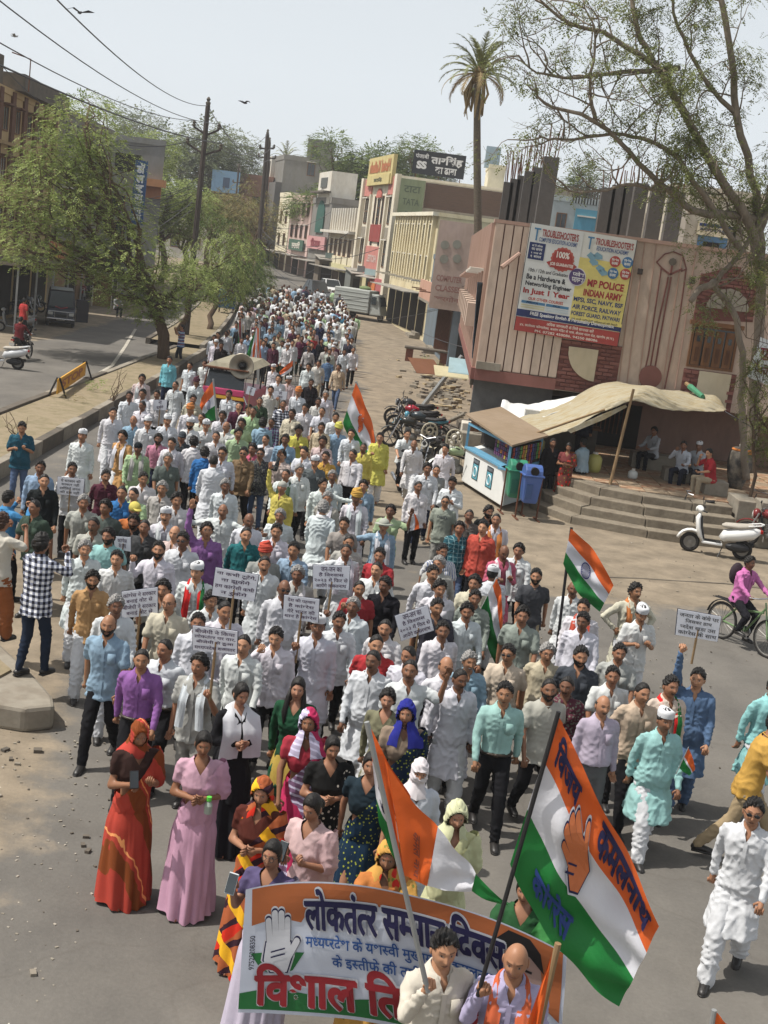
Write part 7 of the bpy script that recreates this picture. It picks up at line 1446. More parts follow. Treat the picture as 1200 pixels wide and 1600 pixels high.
def body_mesh(pose, hv=0, fem=False):
 k = ('body', pose, hv, fem)
 if k in _MESH: return _MESH[k]
 J = skeleton(pose); mb = MB(); loft(mb, torso_rings(J, -.012, fem=fem), 16)
 hd = V3(*J['head']); capsule(mb, J['neck']-V3(0, 0, .06), hd+V3(0, .02, -.05), .062 if not fem else .05, .056 if not fem else .048)
 for s in 'RL':
  capsule(mb, J['sh'+s]*[.86, 1, 1]+V3(0, 0, -.035), J['el'+s], .038, .038); capsule(mb, J['el'+s], J['wr'+s], .040, .026)
  capsule(mb, J['hip'+s], J['knee'+s], .080, .055); capsule(mb, J['knee'+s], J['ank'+s], .055, .036)
  a = J['ank'+s]; capsule(mb, a+V3(0, .02, -.045), a+V3(0, -.13, -.055), .034, .026)
  w = J['wr'+s]; d = w-J['el'+s]; d /= np.linalg.norm(d); capsule(mb, w, w+d*.06, .026, .030, sq=(1, 1))
 P, Nn, F = fuse(mb, .0165, 3)
 T = np.zeros((len(P), 4))
 hm = MB()
 for s, sg in (('R', -1), ('L', 1)):    # fingers: four and a thumb, rooted in the palm
  w = Vector(J['wr'+s]); d = (w-Vector(J['el'+s])).normalized(); side = d.cross(Vector((0, 1, 0)) if abs(d.y) < .8 else Vector((0, 0, 1))).normalized()
  if side.x*sg > 0: side = -side
  nrm = side.cross(d).normalized(); nrm = nrm if nrm.x*sg < 0 or abs(d.z) < .5 else -nrm
  c = J['curl'][s]; o = w + d*.075
  for q in range(4):
   b = o + side*(.027-.018*q); L = (.032, .036, .034, .026)[q]
   a1 = c*1.0+.1; a2 = a1+c*1.35; a3 = a2+c*.9
   p1 = b + (d*math.cos(a1)+nrm*math.sin(a1))*L; p2 = p1+(d*math.cos(a2)+nrm*math.sin(a2))*L*.75; p3 = p2+(d*math.cos(a3)+nrm*math.sin(a3))*L*.6
   hm.tube([b-d*.02, b, p1, p2, p3], [.010, .0105, .0095, .009, .006], 6)
  t0 = w + d*.025 + side*.024; t1 = t0 + side*.028 + d*.022 + nrm*.012; t2 = t1 + d*.026 + nrm*(.01+.015*c) - side*.012*c
  hm.tube([t0-side*.012, t0, t1, t2], [.012, .012, .011, .007], 6)
 o = len(P); P = np.vstack([P, np.array(hm.v)]); F = F + [tuple(i+o for i in q) for q in hm.f]; T = np.vstack([T, np.zeros((len(hm.v), 4))])
 hp, hf, ht, _, _ = head_pts(fem=fem, hv=hv)
 em = MB()
 for s in (-1, 1): em.ell((s*.076, .012, -.004), (.010, .019, .032), 8, 6)
 hp = np.vstack([hp, np.array(em.v)]); hf = hf + [tuple(i+len(ht) for i in q) for q in em.f]; ht = np.vstack([ht, np.zeros((len(em.v), 4))])
 M = np.array(J['HM']); sc = 1.0 if not fem else .95
 hp = hp*sc @ M[:3, :3].T + M[:3, 3]
 o = len(P); P = np.vstack([P, hp]); F = F + [tuple(i+o for i in q) for q in hf]; T = np.vstack([T, ht])
 _MESH[k] = finish('person', P, F, [SKIN], T); return _MESH[k]
def cut(P, F, planes, gone):
 """slice along planes (point, normal), then drop the faces whose centre satisfies gone"""
 me = bpy.data.meshes.new('cut'); me.from_pydata([tuple(p) for p in P], [], F); bm = bmesh.new(); bm.from_mesh(me); bpy.data.meshes.remove(me)
 for co, no in planes: bmesh.ops.bisect_plane(bm, geom=bm.verts[:]+bm.edges[:]+bm.faces[:], plane_co=co, plane_no=no, dist=.0005)
 bmesh.ops.delete(bm, geom=[f for f in bm.faces if gone(f.calc_center_median())], context='FACES')
 bmesh.ops.delete(bm, geom=[v for v in bm.verts if not v.link_faces], context='VERTS')
 bm.verts.index_update(); P2 = np.array([tuple(v.co) for v in bm.verts]); F2 = [tuple(v.index for v in f.verts) for f in bm.faces]; bm.free(); return P2, F2
def drop(P, F, keep, extra=()):
 F2 = [q for q in F if all(keep[list(q)])]; used = np.zeros(len(P), bool)
 for q in F2: used[list(q)] = True
 mp = np.cumsum(used)-1
 return P[used], [tuple(int(mp[i]) for i in q) for q in F2]
def top_mesh(kind, pose, belly=0, fem=False):
 """kind: shirt, half, tee, kurta, tucked, vest"""
 k = ('top', kind, pose, belly, fem)
 if k in _MESH: return _MESH[k]
 J = skeleton(pose); hz = J['hz']; mb = MB(); g = .015; bel = .05*belly
 hem = {'shirt': hz-.135, 'half': hz-.12, 'tee': hz-.11, 'kurta': hz-.40, 'tucked': hz+.05, 'vest': hz-.15, 'blouse': hz+.12, 'kameez': hz-.36}[kind]
 if J['sit']: hem = hz-.05
 rings = [r for r in torso_rings(J, g if kind != 'tucked' else g-.004, bel, fem=fem) if r[2] > hem+.02]
 st = J['stride'] if not J['sit'] else 0
 lowest = rings[0] if rings else (0, 0, hz, .16, .11)
 low = []
 n = max(1, int((lowest[2]-hem)/.07))
 for i in range(n, 0, -1):
  z = hem + (lowest[2]-hem)*(1-i/n) if n > 0 else hem
  t = (lowest[2]-z)
  low.append((0, .0, z, .190+bel*.4+.07*t+(.012 if kind in ('kurta', 'kameez') else 0), .140+bel*.5+(.14+.75*st)*t))
 if kind == 'tucked': low = [(0, rings[0][1], hem, rings[0][3]+.004, rings[0][4]+.004)]
 if kind == 'blouse': low = []
 if kind not in ('tucked', 'blouse'): rings = [(r[0], r[1], r[2], r[3]+.018*math.exp(-((r[2]-hz)/.12)**2), r[4]+.018*math.exp(-((r[2]-hz)/.12)**2)) for r in rings]
 loft(mb, low+rings, 24)
 full = kind in ('shirt', 'kurta', 'tucked', 'kameez');
 for s in 'RL':
  sh, el, wr = J['sh'+s], J['el'+s], J['wr'+s]
  capsule(mb, sh*[.80, 1, 1]+V3(0, 0, -.012), sh+(el-sh)*.25+V3(0, 0, -.01), .058, .063)
  if kind == 'vest': continue
  if full:
   capsule(mb, sh+V3(0, 0, -.02), el, .057, .050); capsule(mb, el, wr-(wr-el)*.02, .049, .037)
  else:
   f = .78 if kind == 'half' else .66; f = .5 if kind == 'blouse' else f
   capsule(mb, sh+V3(0, 0, -.02), sh+(el-sh)*f, .061, .066 if kind != 'blouse' else .054)
 P, Nn, F = fuse(mb, .0155, 2)
 seed = abs(hash(kind+pose)) % 999 if False else sum(map(ord, kind+pose))
 loose = {'kurta': .0105, 'shirt': .0095, 'half': .008, 'kameez': .008}.get(kind, .0065)
 A = loose*folds(P, seed)
 # vertical falls towards the hem
 ang = np.arctan2(P[:, 1], P[:, 0]); tz = sstep(hz+.10, hem, P[:, 2]) if hem < hz else 0
 A = A + .010*tz*np.sin(ang*7+2*np.sin(ang*2+seed)+seed)*(np.abs(P[:, 0]) < .26)
 P = P + Nn*A[:, None]
 zb = J['neck'][2]; yb = J['neck'][1]
 dep = .115 if kind not in ('tee', 'vest') else .06; kk = .40 if kind not in ('tee', 'vest') else .9
 if kind in ('blouse', 'kameez'): dep = .12; kk = .7
 def gone(c):
  if c.z > zb-.006 and abs(c.x) < .075: return True
  return c.y < yb-.02 and c.z > zb-dep and abs(c.x) < (c.z-(zb-dep))*kk
 P, F = cut(P, F, [((0, 0, zb-.006), (0, 0, 1)), ((0, 0, zb-dep), (1, 0, -kk)), ((0, 0, zb-dep), (-1, 0, -kk))], gone)
 ex = MB()
 if kind in ('shirt', 'half', 'tucked', 'kurta'):
  # collar with two points and a front placket
  n = 16; vs = []
  for lv, (rr, dz) in enumerate(((.060, .034), (.068, .038), (.088, -.008))):
   for i in range(n+1):
    t = math.pi*(-.5+.10+(2-.20)*i/n); fr = max(0, -math.sin(t))
    pt = (rr+(.006 if lv == 2 else 0))*V3(math.cos(t), math.sin(t)*1.05, 0)
    vs.append((pt[0], yb+.005+pt[1]-.018*fr, zb-.012+dz-.05*fr-(.022*fr if lv == 2 and kind != 'kurta' else 0)))
  N1 = n+1
  if kind != 'kurta': ex.add(vs, [(a*N1+b, a*N1+b+1, (a+1)*N1+b+1, (a+1)*N1+b) for a in range(2) for b in range(n)])
  else: ex.add([v if i < 2*N1 else (v[0]*.84, yb+(v[1]-yb)*.86, v[2]) for i, v in enumerate(vs)], [(a*N1+b, a*N1+b+1, (a+1)*N1+b+1, (a+1)*N1+b) for a in range(2) for b in range(n)])
  zs = np.arange(zb-.11, (hem+.02) if kind != 'kurta' else zb-.36, -.03); row = []
  for z in zs:
   q = (np.abs(P[:, 0]) < .035) & (np.abs(P[:, 2]-z) < .022) & (P[:, 1] < yb)
   if q.any(): row.append((z, P[q, 1].min()-.004))
  vs = [v for z, y in row for v in ((-.016, y, z), (.016, y, z))]
  if len(row) > 1: ex.add(vs, [(2*i, 2*i+1, 2*i+3, 2*i+2) for i in range(len(row)-1)])
  zc = hz+.36; vs = []
  for z in (zc+.05, zc-.06):
   for x in (.05, .13):
    q = (np.abs(P[:, 0]-x) < .03) & (np.abs(P[:, 2]-z) < .025) & (P[:, 1] < yb)
    vs.append((x, (P[q, 1].min() if q.any() else -.14)-.005, z))
  if kind != 'kurta': ex.prism([vs[0], vs[1], vs[3], (.09, (vs[2][1]+vs[3][1])/2-.001, zc-.075), vs[2]], (0, .006, 0))
 if kind == 'tee':
  n = 18; ex.tube([(.07*math.cos(2*math.pi*i/n), yb-.012+.072*math.sin(2*math.pi*i/n), zb-.012+.028*math.sin(2*math.pi*i/n)) for i in range(n+1)], .007, 5)
 if ex.v:
  o = len(P); P = np.vstack([P, np.array(ex.v)]); F = F + [tuple(i+o for i in q) for q in ex.f]
 _MESH[k] = finish(kind, P, F, [CLOTH]); return _MESH[k]
def legs_mesh(kind, pose, fem=False):
 k = ('legs', kind, pose, fem)
 if k in _MESH: return _MESH[k]
 J = skeleton(pose); hz = J['hz']; mb = MB()
 g = {'trousers': .0, 'jeans': -.006, 'pyjama': .022}[kind]
 if not J['sit']: loft(mb, [(0, .0, hz-.12, .140+g*.5, .100+g*.5), (0, 0, hz-.02, .160, .114), (0, J['bend'](hz+.06)[1], hz+.06, .148, .110)], 20)
 else: capsule(mb, (-.06, 0, hz), (.06, 0, hz), .13, .13)
 for s in 'RL':
  h, kn, an = J['hip'+s], J['knee'+s], J['ank'+s]
  capsule(mb, h, kn, .094+g*.6, .074+g); capsule(mb, kn, an+V3(0, .005, .0), .072+g, .056+g)
 P, Nn, F = fuse(mb, .017, 2)
 seed = sum(map(ord, kind+pose)); P = P + Nn*((.0075 if kind != 'pyjama' else .011)*folds(P, seed, .9)*(1+.6*sstep(.4, .1, P[:, 2])))[:, None]
 _MESH[k] = finish(kind, P, F, [CLOTH]); return _MESH[k]
def belt_mesh(pose):
 k = ('belt', pose)
 if k in _MESH: return _MESH[k]
 J = skeleton(pose); ex = MB(); hz = J['hz']; y = J['bend'](hz+.06)[1]
 ex.tube([(.166*math.cos(t), y+.126*math.sin(t), hz+.058) for t in np.linspace(0, 2*math.pi, 25)], .017, 4, cap=False); ex.box((0, y-.14, hz+.058), (.05, .012, .036))
 _MESH[k] = finish('belt', np.array(ex.v), ex.f, [LEATH]); return _MESH[k]
def shoe_mesh(pose, s):
 k = ('shoe', pose, s)
 if k in _MESH: return _MESH[k]
 J = skeleton(pose); a = J['ank'+s]; mb = MB()
 mb.tube([a+V3(0, .065, -.055), a+V3(0, .055, -.045), a+V3(0, .0, -.035), a+V3(0, -.07, -.05), a+V3(0, -.14, -.062), a+V3(0, -.175, -.066)], [.012, .034, .047, .042, .040, .016], 10, sq=(1, .85))
 mb.prism([tuple(a+V3(x, y, -.085)) for x, y in ((-.032, .06), (.032, .06), (.040, -.06), (.038, -.15), (.012, -.18), (-.012, -.18), (-.038, -.15), (-.04, -.06))], (0, 0, .018))
 _MESH[k] = finish('shoe', np.array(mb.v), mb.f, [LEATH]); return _MESH[k]
def skirt_mesh(pose, flare=1.0):
 k = ('skirt', pose, flare)
 if k in _MESH: return _MESH[k]
 J = skeleton(pose); hz = J['hz']; n = 64; rows = 26; vs = []
 st = J['stride']
 for i in range(rows+1):
  u = i/rows; z = hz+.13 - (hz+.10)*u
  rx = .135+.05*min(1, u*4)+.07*u*flare; ry = .105+.035*min(1, u*4)+(.075*flare+.35*st)*u
  for q in range(n):
   t = 2*math.pi*q/n
   pl = .020*u*math.sin(13*t+3*math.sin(t*2+u*2))+.009*math.sin(5*t+4*u+6*u*math.cos(t))
   fr = math.exp(-((t-1.5*math.pi)/.45)**2); pl += .018*fr*math.sin(34*t)*min(1, u*3)
   vs.append(((rx+pl)*math.cos(t), (ry+pl)*math.sin(t)-.02*u, z-(.02*math.sin(3*t) if i == rows else 0)))
 F = [(a*n+b, (a+1)*n+b, (a+1)*n+(b+1) % n, a*n+(b+1) % n) for a in range(rows) for b in range(n)]
 _MESH[k] = finish('skirt', np.array(vs), F, [CLOTH]); return _MESH[k]
def pallu_mesh(pose):
 """the loose end of a sari: across the chest, over the left shoulder and upper arm, down the back"""
 k = ('pallu', pose)
 if k in _MESH: return _MESH[k]
 J = skeleton(pose); hz = J['hz']; mb = MB(); loft(mb, torso_rings(J, .030, .02, fem=True), 24)
 capsule(mb, J['shL'], J['shL']+(J['elL']-J['shL'])*.85, .078, .085)
 capsule(mb, J['shL']+V3(-.02, .03, 0), V3(.10, .11, hz-.15), .07, .09)
 P, Nn, F = fuse(mb, .0155, 2)
 P = P + Nn*(.009*folds(P, 5, .5, 1.4))[:, None]
 zb = J['neck'][2]
 z0 = hz+.13
 P, F = cut(P, F, [((-.14, 0, z0), (-1.25, 0, 1)), ((0, 0, zb-.02), (0, 0, 1)), ((0, 0, zb-.07), (1, 0, -.9)), ((0, 0, zb-.07), (-1, 0, -.9))],
   lambda c: (c.z-z0) - (c.x+.14)*1.25 > 0 or c.z > zb-.02 or (c.z > zb-.07 and abs(c.x) < (c.z-zb+.07)*.9))
 _MESH[k] = finish('pallu', P, F, [CLOTH]); return _MESH[k]
def scarf_mesh(pose, kind='hang'):
 k = ('scarf', pose, kind)
 if k in _MESH: return _MESH[k]
 J = skeleton(pose); zb = J['neck'][2]; yb = J['neck'][1]; hz = J['hz']; vs = []; n = 40; w = 7
 ln = {'hang': .46, 'short': .16, 'shawl': .40}[kind]; half = {'hang': .045, 'short': .03, 'shawl': .10}[kind]
 path = []
 for i in range(n+1):
  u = i/n*2-1; a = abs(u); s = 1 if u > 0 else -1
  if a < .42: t = a/.42*math.pi*.62; p = V3(s*.096*math.sin(t), yb+.105*math.cos(t)*.9-.015, zb+.022-.03*(1-math.cos(t))*.5); d = V3(s*.25, 0, -.97)
  else:
   t = (a-.42)/.58; p = V3(s*(.080+.03*t), yb-.085-.085*min(1, t*2.6), zb-.050-ln*t)
   if kind == 'shawl': p = V3(s*(.10+.03*t), yb-.10-.08*min(1, t*2.4), zb-.05-ln*t)
  path.append((p, a, s))
 for i, (p, a, s) in enumerate(path):
  for j in range(w):
   q = (j/(w-1)-.5)*2
   if a < .42: off = V3(s*.5*half*q*math.sin(a*3), .6*half*q*math.cos(a*3.7), -.028*abs(q)-.012*q)
   else: off = V3(half*q*s, .016*abs(q)+.007*math.sin(q*9+i*.3), 0)
   vs.append(p+off+V3(0, .004*math.sin(j*2.1+i*.5), 0))
 F = [(a*w+b, a*w+b+1, (a+1)*w+b+1, (a+1)*w+b) for a in range(n) for b in range(w-1)]
 me = finish('scarf', np.array(vs), F, [CLOTH]); _MESH[k] = me; return me
SKINS = [S(128, 90, 68), S(158, 114, 87), S(142, 100, 76), S(112, 77, 58), S(174, 129, 100), S(148, 107, 80)]
FSKIN = [S(150, 108, 84), S(134, 94, 70), S(164, 120, 96)]
def setmat(o, m):
 if m is not None and len(o.material_slots): o.material_slots[0].link = 'OBJECT'; o.material_slots[0].material = m
PEOPLE = []
def adj(c):                                # cloth albedo is lower than it looks in full sun
 r, g, b = c[:3]; l = .3*r+.6*g+.1*b; return tuple(.80*(v*.86+l*.14) for v in (r, g, b))
def person(loc, rz, pose='walkR', top='shirt', tc=(.75, .75, .75), tp='c', legs='trousers', lc=(.02, .02, .025), lp='c', hair='short', hc=(.012, .01, .009), face='', wear='', wc=(.8, .8, .8), wp='c', scarf='', sc=(.8, .8, .8), sp='c', skin=None, h=1.0, belly=0, hv=0, shoes=True, fem=False, label=None, group=None, cat=None):
 J = skeleton(pose); tc, lc, wc, sc = adj(tc), adj(lc), adj(wc), adj(sc)
 o = inst('person', body_mesh(pose, hv, fem), None, loc, (0, 0, rz), skin or (FSKIN if fem else SKINS)[RNG.randint(3 if fem else 6)], (h, h, h))
 if fem: o.scale = (h*.91, h*.96, h)
 tag(o, label, cat or ('woman' if fem else 'man'), group)
 HMl, HMr = J['HM'].to_translation(), J['HM'].to_euler()
 def hd(name, me, color, m=None, sc=1.0):
  q = inst(name, me, o, HMl, HMr, color, (sc, sc, sc)); setmat(q, m); return q
 wn = {'shirt': 'shirt', 'half': 'shirt', 'tee': 'tee_shirt', 'kurta': 'kurta', 'tucked': 'shirt', 'vest': 'waistcoat', 'blouse': 'blouse', 'kameez': 'tunic'}[top]
 t = inst(wn, top_mesh(top, pose, belly, fem), o, color=tc); setmat(t, PATS[tp])
 if legs == 'skirt': q = inst('sari_skirt', skirt_mesh(pose), o, color=lc); setmat(q, PATS[lp])
 elif legs == 'sari':
  q = inst('sari_skirt', skirt_mesh(pose), o, color=lc); setmat(q, PATS[lp]); q = inst('sari_drape', pallu_mesh(pose), o, color=lc); setmat(q, PATS[lp])
 else: q = inst('trousers', legs_mesh(legs, pose), o, color=lc); setmat(q, PATS[lp])
 if hair: hd('hair', hair_mesh(hair), hc, sc=.95 if fem else 1.0)
 for f in face.split():
  if f in ('glasses', 'shades'): hd('glasses', wear_mesh(f), (.01, .01, .012))
  else: hd('beard' if f != 'moustache' else 'moustache', hair_mesh(f), hc)
 if wear: hd({'cap': 'cap', 'turban': 'turban', 'peak': 'cap', 'brim': 'hat', 'knit': 'cap', 'veil': 'head_scarf', 'wrap': 'head_scarf', 'mask': 'head_scarf'}[wear], wear_mesh(wear), wc, PATS[wp])
 if top == 'tucked': inst('belt', belt_mesh(pose), o, color=(.03, .018, .01))
 if scarf: q = inst('scarf', scarf_mesh(pose, scarf), o, color=sc); setmat(q, PATS[sp])
 if shoes:
  for s in 'RL': inst('shoe', shoe_mesh(pose, s), o, color=(.018, .016, .015))
 return o
# ---------------- who stands where: head position in the photo, clothes, pose ----------------
CN = dict(W=((214, 216, 220), 'white'), w=((205, 204, 196), 'off-white'), c=((206, 196, 172), 'cream'), g=((150, 152, 146), 'grey'), G=((96, 108, 104), 'grey-green'), k=((34, 34, 38), 'black'), h=((66, 68, 76), 'charcoal'), b=((140, 170, 196), 'light blue'), B=((40, 110, 180), 'bright blue'),
 t=((26, 104, 116), 'teal'), T=((30, 84, 106), 'dark teal'), y=((206, 196, 70), 'yellow'), Y=((206, 156, 50), 'mustard'), o=((206, 120, 50), 'orange'), O=((196, 146, 90), 'tan orange'), r=((178, 40, 50), 'red'), R=((196, 74, 52), 'orange-red'), m=((92, 42, 62), 'maroon'), p=((196, 130, 150), 'pink'), P=((150, 98, 166), 'purple'),
 v=((86, 62, 100), 'dark violet'), n=((40, 48, 74), 'navy'), e=((168, 196, 150), 'pale green'), E=((60, 84, 66), 'dark green'), l=((190, 170, 196), 'lavender'), a=((150, 200, 196), 'aqua'), A=((110, 190, 206), 'cyan'), f=((206, 182, 176), 'pale pink'), q=((130, 104, 70), 'olive brown'), i=((196, 178, 150), 'beige'), x=((176, 176, 168), 'pale grey'),
 d=((84, 110, 146), 'denim blue'), s=((100, 90, 84), 'brown'), u=((206, 90, 120), 'rose'))
KIND = dict(s='shirt', k='kurta', h='half', t='tee', u='tucked')
NAMES = dict(shirt='shirt', kurta='kurta', half='short-sleeved shirt', tee='T-shirt', tucked='tucked-in shirt', vest='waistcoat', blouse='sari', kameez='tunic')
TABLE = """
202 619 kW walkL pW
222 592 kf stand pW sc=W
221 616 sW walkR k
224 634 sW stepR k
209 657 sb walkL k hair=bald
176 645 kW walkR pW
231 660 sW walkR k wear=cap
262 657 sW stepL k wear=cap pen
246 617 sW placR k
276 602 sW walkL pW pen
265 563 sA stand n
297 572 hW stand k
321 568 hW walkR k
307 597 sW walkL n wear=turban wc=m
302 624 sc walkR k
297 640 sW stepR k wear=turban wc=o
299 662 kW walkR pW wear=cap face=beard
317 653 kw walkL pW
322 665 kW poles pW wear=cap
194 682 kO walkR pW sc=W face=moustache
216 700 ke walkL pW wear=knit wc=k sc=x
248 686 up walkR n face=beard
270 693 sW walkL k
286 683 sh walkR k wear=peak wc=h
302 692 sW walkR k back
262 717 hG walkL s hair=full hc=g
320 708 sB stand k back outR
165 744 sm walkR k face=moustache
224 748 hW stepL k
348 650 sW walkL k
359 617 sW walkR n
373 635 hm walkL k
383 637 sW walkR k
396 643 he walkL k
406 627 sE walkR k
355 667 sW stepR k hair=bald
378 662 te walkL k
372 677 se walkR s
338 682 sW stepR k
411 662 sb walkL k back
426 660 sv walkR k pat=check
423 610 kw placL pW
442 632 sk walkL k pat=plaid
467 613 sW walkR k wear=turban wc=o
435 592 sW walkL k
452 594 kf stepR pW wear=cap
428 575 kW walkR pW wear=cap
458 647 sc walkL k
477 638 sW stepR k
467 672 sy phone k
504 643 hW walkL x
498 628 sw walkR k
509 617 sW walkL k hair=full hc=g
486 598 sk walkR k
498 568 sw walkL i
482 573 sW stepR k
503 668 si walkR k
417 687 sW walkL k
446 687 sb stepR k
396 702 su walkL k
382 708 sq walkR k face=shades
405 710 sh wave j pat=camo face=shades
348 708 sW walkL k face=shades
334 722 kW stepR pW back
442 712 sf walkR k
477 707 hW walkL k
505 690 kf walkR pW
510 714 sY walkL k face=moustache
492 722 sG stepR k wear=cap
467 734 sW walkR k pat=wstripe hair=full hc=g
448 742 sW walkL k sc=E
353 759 kW stepL pW hair=full hc=g
441 762 ky rup pW hair=bald wear=knit wc=x
552 547 sW walkR k
530 574 si walkL j
513 563 sd walkR k back
524 652 sW walkL k
528 670 kb walkR pW wear=turban wc=y
549 678 sW walkL k
553 711 uW stepR k
594 684 ky pole pW
568 700 ky stand k
635 678 hW ride k ride
648 694 kW stride pW hair=bald
697 702 kW walkL pW
668 732 sW walkR n
681 735 sg walkL k
708 754 sW phone g
653 761 sW stand k pat=wstripe
696 784 tg stand x face=shades
568 759 sb walkL k
557 777 kW walkR pW wear=turban wc=Y sc=W
519 744 sW walkL k hair=full hc=g
255 763 sx walkR k hair=full hc=g
191 770 sB walkL k
209 773 he stepR k
131 785 hx walkR k hair=full hc=g
167 793 tG walkL k
207 797 to stepL k wear=peak wc=y face=beard
276 781 hW walkR k
259 805 sW walkL k wear=cap sc=W face=moustache
147 820 hx stepR k face=moustache
211 815 hk walkR k face=beard
170 836 ta walkL j face=beard
226 824 sh stand k
276 833 hf walkR k hair=bald
287 844 sW walkL k face=shades
321 830 sP rup k
133 857 kW walkR pW face=moustache hair=full hc=g
183 873 kW walkL pW
248 860 sW fist k face=beard
308 893 kW stepR pW wear=cap sc=tri
145 905 sO walkR pW face=beard
256 921 hx placR k
266 941 hc walkL s hair=bald face=glasses
181 945 kW walkR pW hair=full hc=g
329 937 sW stepL k
172 975 hb walkR k hair=bald face=beard
309 973 sW placL k
350 798 kW outB pW hair=bald
389 813 kW stepL pW hair=bald
384 835 st walkR k
438 806 kW walkL pW hair=full hc=g
433 830 sW walkR k
414 863 hg walkL k wear=turban wc=R
461 859 sb walkR k
414 881 kW stepL pW hair=thin face=moustache
465 897 hx walkL k hair=full hc=g sc=W
443 919 kW walkR pW hair=bald face=shades
504 795 kW walkR pW hair=full hc=g back sc=W
513 779 kx stepL pW hair=full hc=g sc=W
538 819 tg walkL k
540 861 kW outR pW hair=thin sc=W
504 757 kW outL pW
545 847 sx walkR k
341 957 sW stepL k
529 969 sW walkR k face=moustache
610 799 he wave k
599 821 sb outR k wear=brim wc=x sc=W
595 868 hr walkR k
590 890 hW walkL k
603 914 sk stepR k
568 918 tr placR k hair=thin
552 948 kW fist pW hair=full hc=g
717 825 sT walkL j pat=check
733 806 ss stand k
762 799 sk walkR k face=beard
749 822 sR stand k
775 812 hW walkL k sc=o
689 861 hW walkR k pat=stripe
687 881 sx walkL k hair=full hc=g
674 895 sW walkR k face=moustache
687 919 sW stepL k
681 948 hh walkR k
742 911 sc walkL k
742 934 sg walkR k
716 958 sW stepR k face=moustache
785 862 ku phone pW hair=bald sc=W
812 860 sW walkR k
837 900 th walkL i face=beard
770 898 kW stepR pW wear=cap back
896 919 kW walkR pW hair=bald face=moustache
912 949 kW walkL pW sc=R
911 970 sW stepR k
992 924 kc hip pW sc=o face=moustache
1000 958 hW phone pW wear=cap
817 961 hg walkR i
795 1021 hc walkL k face=shades
854 1019 hi walkR i hair=full hc=g face=glasses
894 1018 hh stepL k face=beard
936 1045 hW walkL k
967 1019 hx walkR k
855 1075 tx walkL k face=beard
883 1073 sm stepR k pat=camo face=moustache
941 1103 ul stand g hair=bald face=moustache
788 1082 ua walkL k
732 1032 sb walkR k hair=full hc=g face=moustache
717 1060 kW stepL pW face=moustache
1000 1081 hi walkR k
1046 1073 sc stand k face=moustache sc=tri
1090 1061 kd placup pd
1036 1124 ka walkR pW wear=cap
433 994 sW face k
497 978 kW placR pW wear=cap face=glasses
603 981 sW walkR k face=moustache
588 1006 hr stepL k
585 1031 kW walkL pW face=moustache
630 1018 sW stepR k
640 1048 hW wave k face=moustache
690 984 sW walkL k
697 1044 sW walkR k hair=bald
35 668 hT phone j
129 681 kW stand pW wear=cap
63 731 sb stand j
69 751 sk walkR k
58 793 hE walkL k
113 733 sW placR k
223 1029 uP walkR k
258 1016 uW walkL k hair=thin
313 1039 hx placL x sc=W
383 1006 sW walkR k
"""
DARKC = {'k': (30, 30, 34), 'n': (38, 46, 70), 's': (84, 70, 58), 'j': (84, 104, 138), 'g': (104, 104, 106), 'x': (150, 148, 142), 'i': (168, 150, 120), 'W': (216, 218, 222), 'd': (84, 110, 146)}
TRI = pattern('tricolour_scarf', lambda N, L, co, c: _mixn(N, L, _band(N, L, co, 1, (1, 0, 0), .5-.42, .5-.0), S(190, 40, 40), S(40, 110, 60))); PATS['tri'] = TRI
def col_(k): return S(*[max(0, min(255, v+RNG.uniform(-5, 5))) for v in CN[k][0]])
def headloc(px, py, h=1.0, pose='walkR'):
 return G(px, py, skeleton(pose)['head'][2]*h)
INFO = []                                  # (object, description, key, head pixel)
TAKEN = []; INFO_T = {}
def place(px, py, rz=None, pose='walkR', h=None, **kw):
 h = h or RNG.uniform(.955, 1.03); p = headloc(px, py, h, pose); p.z = gz(p.y)
 for _ in range(4):
  for (qx, qy) in TAKEN:
   d = math.hypot(p.x-qx, p.y-qy)
   if 1e-6 < d < .42: p.y += (.42-d)*(1 if p.y > qy else -1)*.7; p.x += (.42-d)*(p.x-qx)/d*.5
 TAKEN.append((p.x, p.y)); return person(p, RNG.uniform(-.38, .30) if rz is None else rz, pose, h=h, **kw), p
GREY = (.28, .27, .26)
